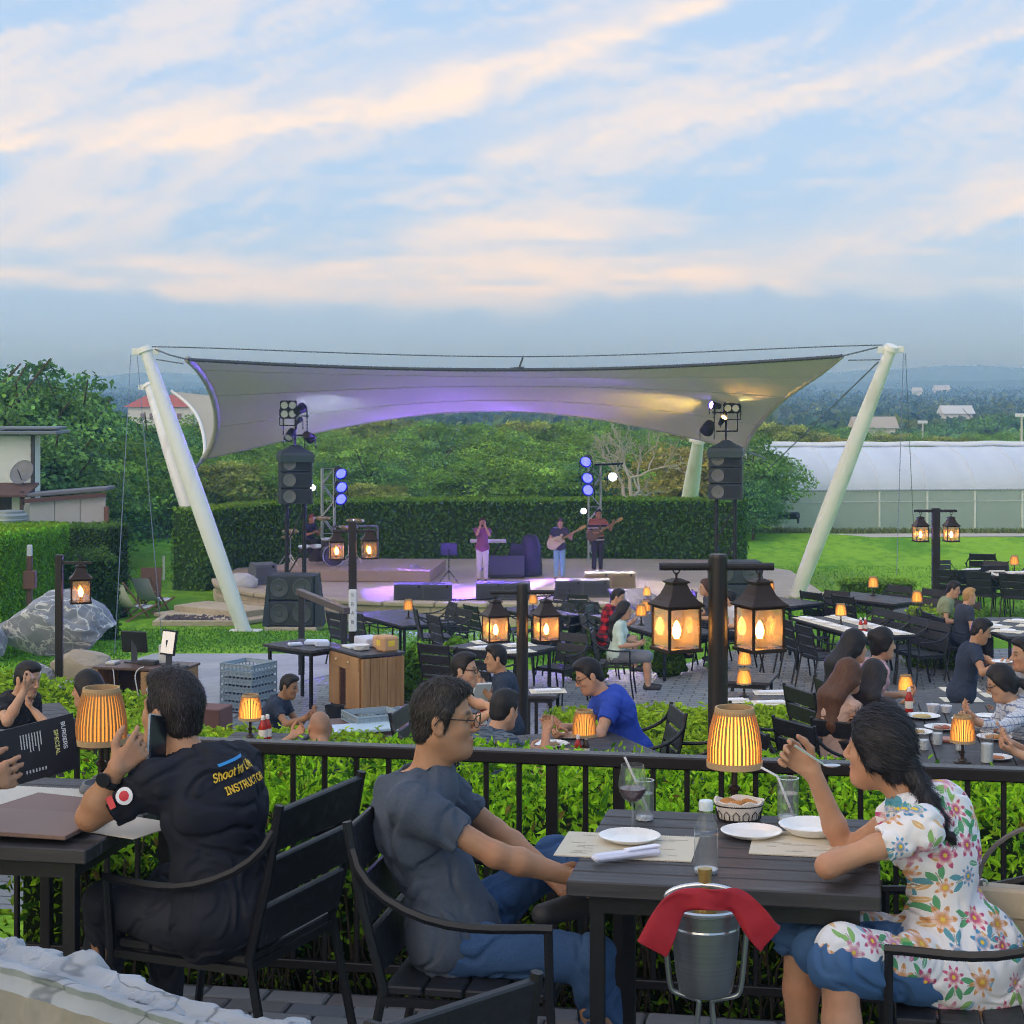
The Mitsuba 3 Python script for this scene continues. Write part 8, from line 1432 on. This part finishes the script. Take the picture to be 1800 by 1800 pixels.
food_plate(1622, 1262, .125, 'large white plate with pale pasta on the crowded table', (.55, .42, .16)); food_plate(1655, 1282, .12, 'white plate in the middle of the crowded table', (.35, .10, .05)); food_plate(1612, 1290, .11, 'white plate by the water glasses on the crowded table', (.45, .3, .12)); food_plate(1748, 1299, .12, 'white plate with fried food right of the lit lamp', (.50, .24, .07)); food_plate(1752, 1335, .10, 'white plate near the right edge on the crowded table', (.5, .2, .08)); food_plate(1700, 1268, .11, 'white plate before the checked shirt guest', (.4, .3, .12)); food_plate(1735, 1262, .09, 'small white plate at the far end of the crowded table')
for (px, py, r, h, col, lb) in [(992, 1333, .035, .10, (.55, .30, .04), 'glass of beer before the patterned shirt diner'), (969, 1329, .034, .10, (.06, .02, .015), 'dark drink beside the glass of beer'), (1624, 1318, .033, .11, (.55, .62, .68), 'water glass at the left of the crowded table, the nearer one'), (1648, 1309, .034, .13, (.55, .62, .68), 'taller water glass on the crowded table'), (1688, 1319, .032, .10, (.5, .58, .64), 'water glass left of the lit lamp on the crowded table'), (1735, 1340, .040, .20, (.6, .68, .74), 'tall water carafe right of the lit lamp on the crowded table')]:
    k = thing('drinking_glass', lb, 'glass'); p = ob(px, py); part(k, 'wall', MB().lathe([(0, .001), (r * .9, .0), (r, .006), (r * 1.03, h)], p, 18), GL, smooth=40); part(k, 'drink', MB().lathe([(0, .004), (r * .9, .004), (r * .95, h * .6), (0, h * .6)], p, 16), M(col, .15), smooth=40); part(k, 'rim', MB().lathe([(r * .98, h - .002), (r * 1.06, h), (r * .98, h + .002)], p, 18), M((.6, .65, .7), .1))
for (px, py, s_, col, lb, nm) in [(1640, 1252, (.1, .1, .06), (.62, .64, .72), 'small white cup at the far side of the crowded table', 'cup'), (1663, 1252, (.09, .09, .05), (.66, .68, .74), 'small white bowl right of the white cup', 'bowl'), (1668, 1303, (.22, .14, .02), (.34, .12, .07), 'brown serving board under the dishes of the crowded table', 'serving_board'), (1010, 1362, (.30, .05, .025), (.10, .16, .55), 'blue napkin roll seen through the railing on the table edge', 'napkin')]:
    k = new(nm); p = ob(px, py); m = MB().lathe([(0, 0), (s_[0] * .35, 0), (s_[0] * .5, s_[2]), (s_[0] * .44, s_[2]), (0, .01)], p, 16) if nm in ('cup', 'bowl') else box(p + [0, 0, s_[2] / 2 + .001], s_, RZ(-15), .005); scene[k] = pl(m, M(col, .35), smooth=40); tag(k, lb, nm.replace('_', ' '))
for (px, py, dz) in [(1340, 1192, 0)]: pass
G_ = 'chairs of the middle terrace'
def chair_px(px, py, d, yaw, label, z=B): p = at(px, py, d); chair(p[0], d, z, yaw, label)
chair_px(1212, 1310, 12.9, 160, 'empty dark chair behind the railing right of the blue shirt diner'); chair_px(1372, 1270, 13.4, 12, 'empty dark chair facing right, the farthest of three in a row'); chair_px(1400, 1300, 12.6, 14, 'empty dark chair facing right, the middle one of three in a row'); chair_px(1432, 1330, 11.8, 15, 'empty dark chair facing right, the nearest of three in a row')
# cloth patterns
def checks(c0, c1, S, w=.5, c2=None):
    def fn(p, n, uv):
        a, b = (p.x + p.y) / S, p.z / S; fa, fb_ = a - dr.floor(a), b - dr.floor(b); x = dr.select(fa < w, 1., 0.) + dr.select(fb_ < w, 1., 0.); return mixc(mixc(c0, c1, ss(.5, 1., x)), c1 if c2 is None else c2, ss(1.5, 2., x))
    return fn
cloth = lambda fn: {'type': 'twosided', 'b': {'type': 'principled', 'base_color': mikit.proc(fn), 'roughness': .85, 'specular': .2}}
scene['plaid_cloth'] = cloth(checks((.55, .03, .05), (.20, .015, .025), .11, .5, (.02, .012, .016))); scene['checked_cloth'] = cloth(checks((.62, .66, .74), (.20, .26, .42), .045, .16, (.12, .17, .32)))
scene['herringbone_cloth'] = cloth(lambda p, n, uv: mixc((.035, .055, .085), (.12, .15, .19), ss(.4, .6, nz(p.x * 26 + 3 * dr.sin(p.z * 160), p.z * 70, p.y * 26))))
scene['striped_cloth'] = cloth(lambda p, n, uv: mixc(mixc((.035, .03, .045), (.40, .36, .34), ss(.55, .62, dr.abs(p.z * 9 - dr.floor(p.z * 9) - .5) * 2)), (.30, .10, .06), ss(.6, .7, nz(0, 0, p.z * 5))))
navy, blackc, blk_t, BLK = M((.022, .034, .066), .85), M((.012, .012, .016), .85), M((.016, .017, .022), .85), (.014, .012, .013)
hd_ = lambda px, py, d: at(px, py, d)
def guest(label, head_px, d, yaw, floor, shirt, bottom=None, hair=('short', BLK), s=1., lean=8, slouch=10, L=None, R=None, gz_=(0, 8), stand=False, sleeve=.55, fem=False, look=None, h=.0095, seat=.452, lift=None, skin=SKIN, group=None, extras=None, build=1.02, amp=.011, shirt_hem=.13, legs=None, name='person', hs=1.06, shoes=(.03, .03, .035)):
    """place the figure so that the head centre falls under a photo pixel: the pelvis follows from the pose; floor is the height of the ground below"""
    base = floor + (0 if stand else seat); J = joints((0, 0, 0), yaw, s, lean, stand, slouch=slouch); off = J['head']; tgt = hd_(*head_px, d)
    pos = tgt - off; pos[2] = base if lift is None else lift
    J = joints(pos, yaw, s, lean, stand, slouch=slouch); J['hs'] = hs
    if legs: legs(J)
    if not stand and lift is None and seat > .4 and floor > STAGE + 1: chair(pos[0] - J['f'][0] * .03, pos[1] - J['f'][1] * .03, floor, yaw, 'dark chair of the ' + ' '.join(label.split()[:9]))
    A_ = {}
    for k, tg in (('L', L), ('R', R)):
        sg = 1 if k == 'L' else -1
        if tg is None: A_[k] = arm(J, k, local(J, .30 if not stand else .06, sg * (.12 if not stand else .25), .17 if not stand else -.10))
        elif isinstance(tg, tuple) and tg[0] == 'px': A_[k] = arm(J, k, at(*tg[1:4]), tg[4] if len(tg) > 4 else None, None, 40)
        else: A_[k] = arm(J, k, local(J, *tg[:3]), tg[3] if len(tg) > 3 else None, None, 40)
    return person(name, J, label, look or {}, A_, gaze(J, *gz_), shirt, bottom or ('trousers', blk_t), hair, h=h, sleeve=sleeve, fem=fem, skin=skin, extras=extras, build=build, amp=amp, shirt_hem=shirt_hem, group=group, seed=int(head_px[0]), shoes=shoes)
FAIR = (.52, .31, .20)
guest('guest in a black T-shirt resting his brow on his hand at the left edge', (48, 1196), 13.0, -28, B, blackc, s=.95, lean=16, slouch=16, R=('px', 44, 1212, 12.72), L=(.34, .0, .20), gz_=(0, 18), skin=FAIR)
guest('guest in black with a black head seen from behind, reaching across the left table', (153, 1200), 12.5, 168, B, blackc, s=.95, lean=14, slouch=16, L=('px', 62, 1252, 12.5), R=(.3, -.1, .2), gz_=(0, 8), hair=('long', BLK), fem=True, sleeve=1.3)
guest('guest with a shaven head seen from behind over the railing at left centre', (562, 1293), 12.6, 105, B, M((.02, .025, .05), .85), s=.90, lean=12, slouch=22, hair=None, look={'bald': 1}, L=('px', 512, 1296, 12.6, (-1., 0, -.3)), R=(.3, -.05, .2), gz_=(0, 5), lift=B + .22)
guest('guest with glasses in black clapping his hands behind the man in grey', (816, 1248), 13.2, -12, B, blackc, s=.95, lean=8, L=('px', 862, 1242, 12.9), R=('px', 872, 1248, 12.8), gz_=(0, 5), extras=lambda k, J, hc, hr: glasses(k, hc, hr, 1., r=.003), skin=FAIR)
guest('diner in a dark patterned shirt seen from behind lifting a fork', (886, 1262), 11.7, 42, B, 'herringbone_cloth', s=.97, lean=14, slouch=18, R=('px', 960, 1292, 11.7), L=('px', 935, 1318, 12.1), gz_=(6, 14), skin=(.50, .28, .18), build=1.12)
guest('diner in a bright blue polo shirt bending over his plate', (1036, 1228), 13.2, 188, B, M((.018, .06, .42), .8), s=.98, lean=20, slouch=22, L=('px', 1000, 1293, 12.75), R=('px', 992, 1278, 13.1), gz_=(0, 28), extras=lambda k, J, hc, hr: glasses(k, hc, hr, 1., r=.0025), skin=(.50, .28, .18), build=1.12)
guest('guest with long brown hair in a beige sleeveless top at the crowded table', (1492, 1196), 13.0, 28, B, M((.50, .33, .27), .8), s=.93, lean=6, slouch=14, hair=('long', (.10, .045, .025)), fem=True, sleeve=0, gz_=(12, 6), skin=FAIR, shirt_hem=.02)
guest('guest with dark hair and a pale cap behind the long haired guest', (1502, 1188), 14.3, 20, B, M((.40, .36, .38), .8), s=.96, hair=('long', BLK), fem=True, skin=FAIR); guest('guest with straight dark hair seen from behind at the crowded table', (1536, 1226), 13.2, 55, B, M((.05, .05, .06), .8), s=.90, lean=10, slouch=16, hair=('long', (.025, .018, .018)), fem=True, gz_=(0, 12))
guest('guest in a pink shirt half hidden by dark haired diners', (1552, 1206), 14.6, 10, B, M((.60, .36, .40), .8), s=.93, R=('px', 1582, 1240, 14.2), L=(.35, .05, .2), fem=True, hair=('bun', BLK), skin=FAIR)
guest('guest with glasses in a blue checked shirt looking down at the crowded table', (1760, 1212), 12.8, 188, B, 'checked_cloth', s=.95, lean=14, slouch=18, hair=('pony', BLK), fem=True, sleeve=1.75, L=('px', 1712, 1268, 12.4), R=('px', 1708, 1258, 13.0), gz_=(-14, 26), extras=lambda k, J, hc, hr: glasses(k, hc, hr, 1., r=.0025), skin=FAIR)
guest('guest in grey at the right edge behind the checked shirt', (1800, 1192), 13.9, 190, B, M((.30, .31, .33), .8), s=.96, hair=('short', BLK)); guest('guest outside the right edge whose hands reach over the crowded table', (1862, 1240), 11.9, 178, B, M((.06, .07, .10), .8), s=.95, L=('px', 1785, 1322, 11.7), R=('px', 1778, 1306, 12.0), skin=FAIR)
# waiters and guests of the lower terrace (floor C)
guest('waiter in a navy shirt kneeling before the dish racks', (508, 1190), 19.6, -8, C, navy, s=.98, lean=18, slouch=14, R=('px', 540, 1262, 19.2), L=('px', 545, 1256, 19.6), gz_=(-10, 18), seat=.30, hair=('short', BLK), skin=(.34, .18, .10))
guest('waiter in a navy T-shirt walking left with white menus', (872, 1152), 17.6, 184, C, navy, ('trousers', blackc), s=1.0, lean=4, stand=True, L=('px', 852, 1215, 17.2), R=('px', 850, 1205, 17.8), gz_=(0, 10), hair=('short', BLK), skin=(.44, .25, .15))
k = new('menu'); p = at(846, 1218, 17.2); scene[k] = pl(box(p, (.16, .02, .24), RZ(20) @ rot([1, 0, 0], 35), .003), M((.62, .64, .70), .5)); tag(k, 'white menu carried by the walking waiter', 'menu')
guest('waiter in a navy shirt and dark cap carrying a white plate at right', (1724, 1088), 19.4, -4, C, navy, ('trousers', blackc), s=1.02, lean=12, stand=True, L=('px', 1755, 1168, 19.0), R=('px', 1760, 1172, 18.8), gz_=(0, 25), hair=('short', BLK), skin=(.44, .25, .15))
plate(at(1762, 1165, 18.7), .11, 'white plate carried by the waiter with the dark cap')
hh = dict(h=.013)
guest('diner in a red and black plaid shirt at the lower terrace', (1086, 1066), 26.4, -12, C, 'plaid_cloth', s=.93, lean=10, slouch=14, L=(.36, .05, .22), R=('px', 1108, 1095, 26.2), sleeve=1.7, gz_=(0, 20), **hh, bottom=('shorts', M((.06, .06, .08), .8)), skin=FAIR)
guest('diner with long dark hair in a mint top and grey skirt, legs crossed', (1098, 1108), 24.8, -8, C, M((.55, .68, .62), .8), ('skirt', M((.16, .17, .20), .8)), s=.92, lean=4, hair=('long', BLK), fem=True, gz_=(0, 10), **hh, skin=FAIR, sleeve=1.0)
guest('diner with long brown hair behind the thick lantern post', (1240, 1066), 27.6, 190, C, M((.05, .06, .09), .8), s=.92, hair=('long', (.07, .03, .02)), fem=True, **hh, skin=FAIR); guest('child in a white T-shirt right of the thick lantern post', (1282, 1092), 27.0, 185, C, M((.62, .64, .72), .8), s=.80, hair=('bun', BLK), **hh, skin=FAIR)
guest('diner in an olive green T-shirt at the right edge tables', (1676, 1046), 27.2, -18, C, M((.24, .28, .17), .85), s=.95, lean=10, slouch=12, gz_=(0, 18), **hh, skin=FAIR); guest('diner with a blond head and dark shirt next to the olive green T-shirt', (1704, 1056), 26.4, 10, C, M((.03, .04, .07), .85), s=.93, lean=8, hair=('short', (.42, .24, .09)), **hh, skin=FAIR)
# the band (deck at STAGE)
hs_ = dict(h=.017, amp=.008)
guest('drummer in dark clothes behind the drum kit', (548, 926), 54.0, -40, STAGE + .28 + 0 * 3, M((.03, .03, .06), .8), s=1.0, R=(.38, -.15, .25), L=(.35, .12, .28), hair=('short', (.16, .03, .02)), **hs_, skin=(.42, .2, .14))
def mic(k, J, hc, hr): part(k, 'microphone', MB().rod(J['head'] + J['ft'] * .14 - [0, 0, .10], J['head'] + J['ft'] * .11 - [0, 0, .05], .018, .024), black)
guest('singer in a purple shirt and pale trousers holding a microphone', (848, 921), 50.6, -88, STAGE, M((.20, .06, .12), .8), ('trousers', M((.58, .50, .56), .8)), s=1.02, lean=0, stand=True, L=(.24, .08, .56), R=(.22, -.06, .58), hair=('short', (.06, .025, .02)), extras=mic, **hs_, skin=(.46, .24, .18), sleeve=.9)
def guitar(k, J, hc, hr, body, yoff=0.):
    f, l = J['ft'], J['lt']; c = J['pelvis'] + f * .19 - l * .16 + [0, 0, .12]; ax = unit(l * 1. + np.array([0, 0, .52])); up = unit(np.array([0, 0, 1.]) - ax * ax[2]); n = np.cross(ax, up); n = n if n @ f > 0 else -n; R = np.stack([ax, up, n], 1); g = thing('guitar', body[1], 'guitar')
    F_ = Field().ell(c - ax * .08, (.17, .17, .028), R, .03).ell(c + ax * .10, (.13, .13, .026), R, .06).ell(c + ax * .25 + up * .09, (.05, .04, .022), R, .03).ell(c + ax * .22 - up * .09, (.05, .04, .022), R, .03); part(g, 'body', F_.mesh(.012), M(body[0], .25), smooth=True); part(g, 'pickguard', Field().ell(c + ax * .03 - up * .03 + n * .026, (.12, .08, .006), R).mesh(.008), M((.62, .6, .55), .3), smooth=True)
    part(g, 'neck', MB().beam(c + ax * .18 + n * .03, c + ax * .78 + n * .03, .05, .025, n), M((.34, .20, .09), .5)); part(g, 'headstock', MB().beam(c + ax * .77 + n * .03, c + ax * .96 + n * .02, .085, .025, n, bev=.01), M((.48, .28, .11), .45)); m = MB()
    for t in (.80, .85, .90): m.rod(c + ax * t + up * .06, c + ax * t - up * .06, .008)
    part(g, 'tuners', m, M((.6, .6, .6), .3, .9))
guest('guitarist in a dark shirt and blue jeans playing a pale electric guitar', (985, 922), 51.0, -78, STAGE, M((.03, .028, .045), .8), ('trousers', M((.22, .36, .52), .8)), s=1.0, lean=5, stand=True, R=(.24, -.16, .16), L=(.26, .30, .32), gz_=(0, 26), hair=('short', (.05, .03, .03)), extras=lambda k, J, hc, hr: guitar(k, J, hc, hr, ((.55, .42, .34), 'pale electric guitar of the guitarist in blue jeans')), **hs_, skin=(.46, .26, .2))
guest('bass player in a striped shirt playing a long brown bass guitar', (1052, 908), 53.0, -72, STAGE, 'striped_cloth', ('trousers', M((.03, .026, .035), .8)), s=1.06, lean=2, stand=True, R=(.24, -.16, .16), L=(.26, .34, .40), gz_=(0, 10), hair=('short', BLK), extras=lambda k, J, hc, hr: guitar(k, J, hc, hr, ((.14, .08, .05), 'long brown bass guitar of the player in the striped shirt')), **hs_, skin=(.38, .2, .13), build=1.15, sleeve=.8)
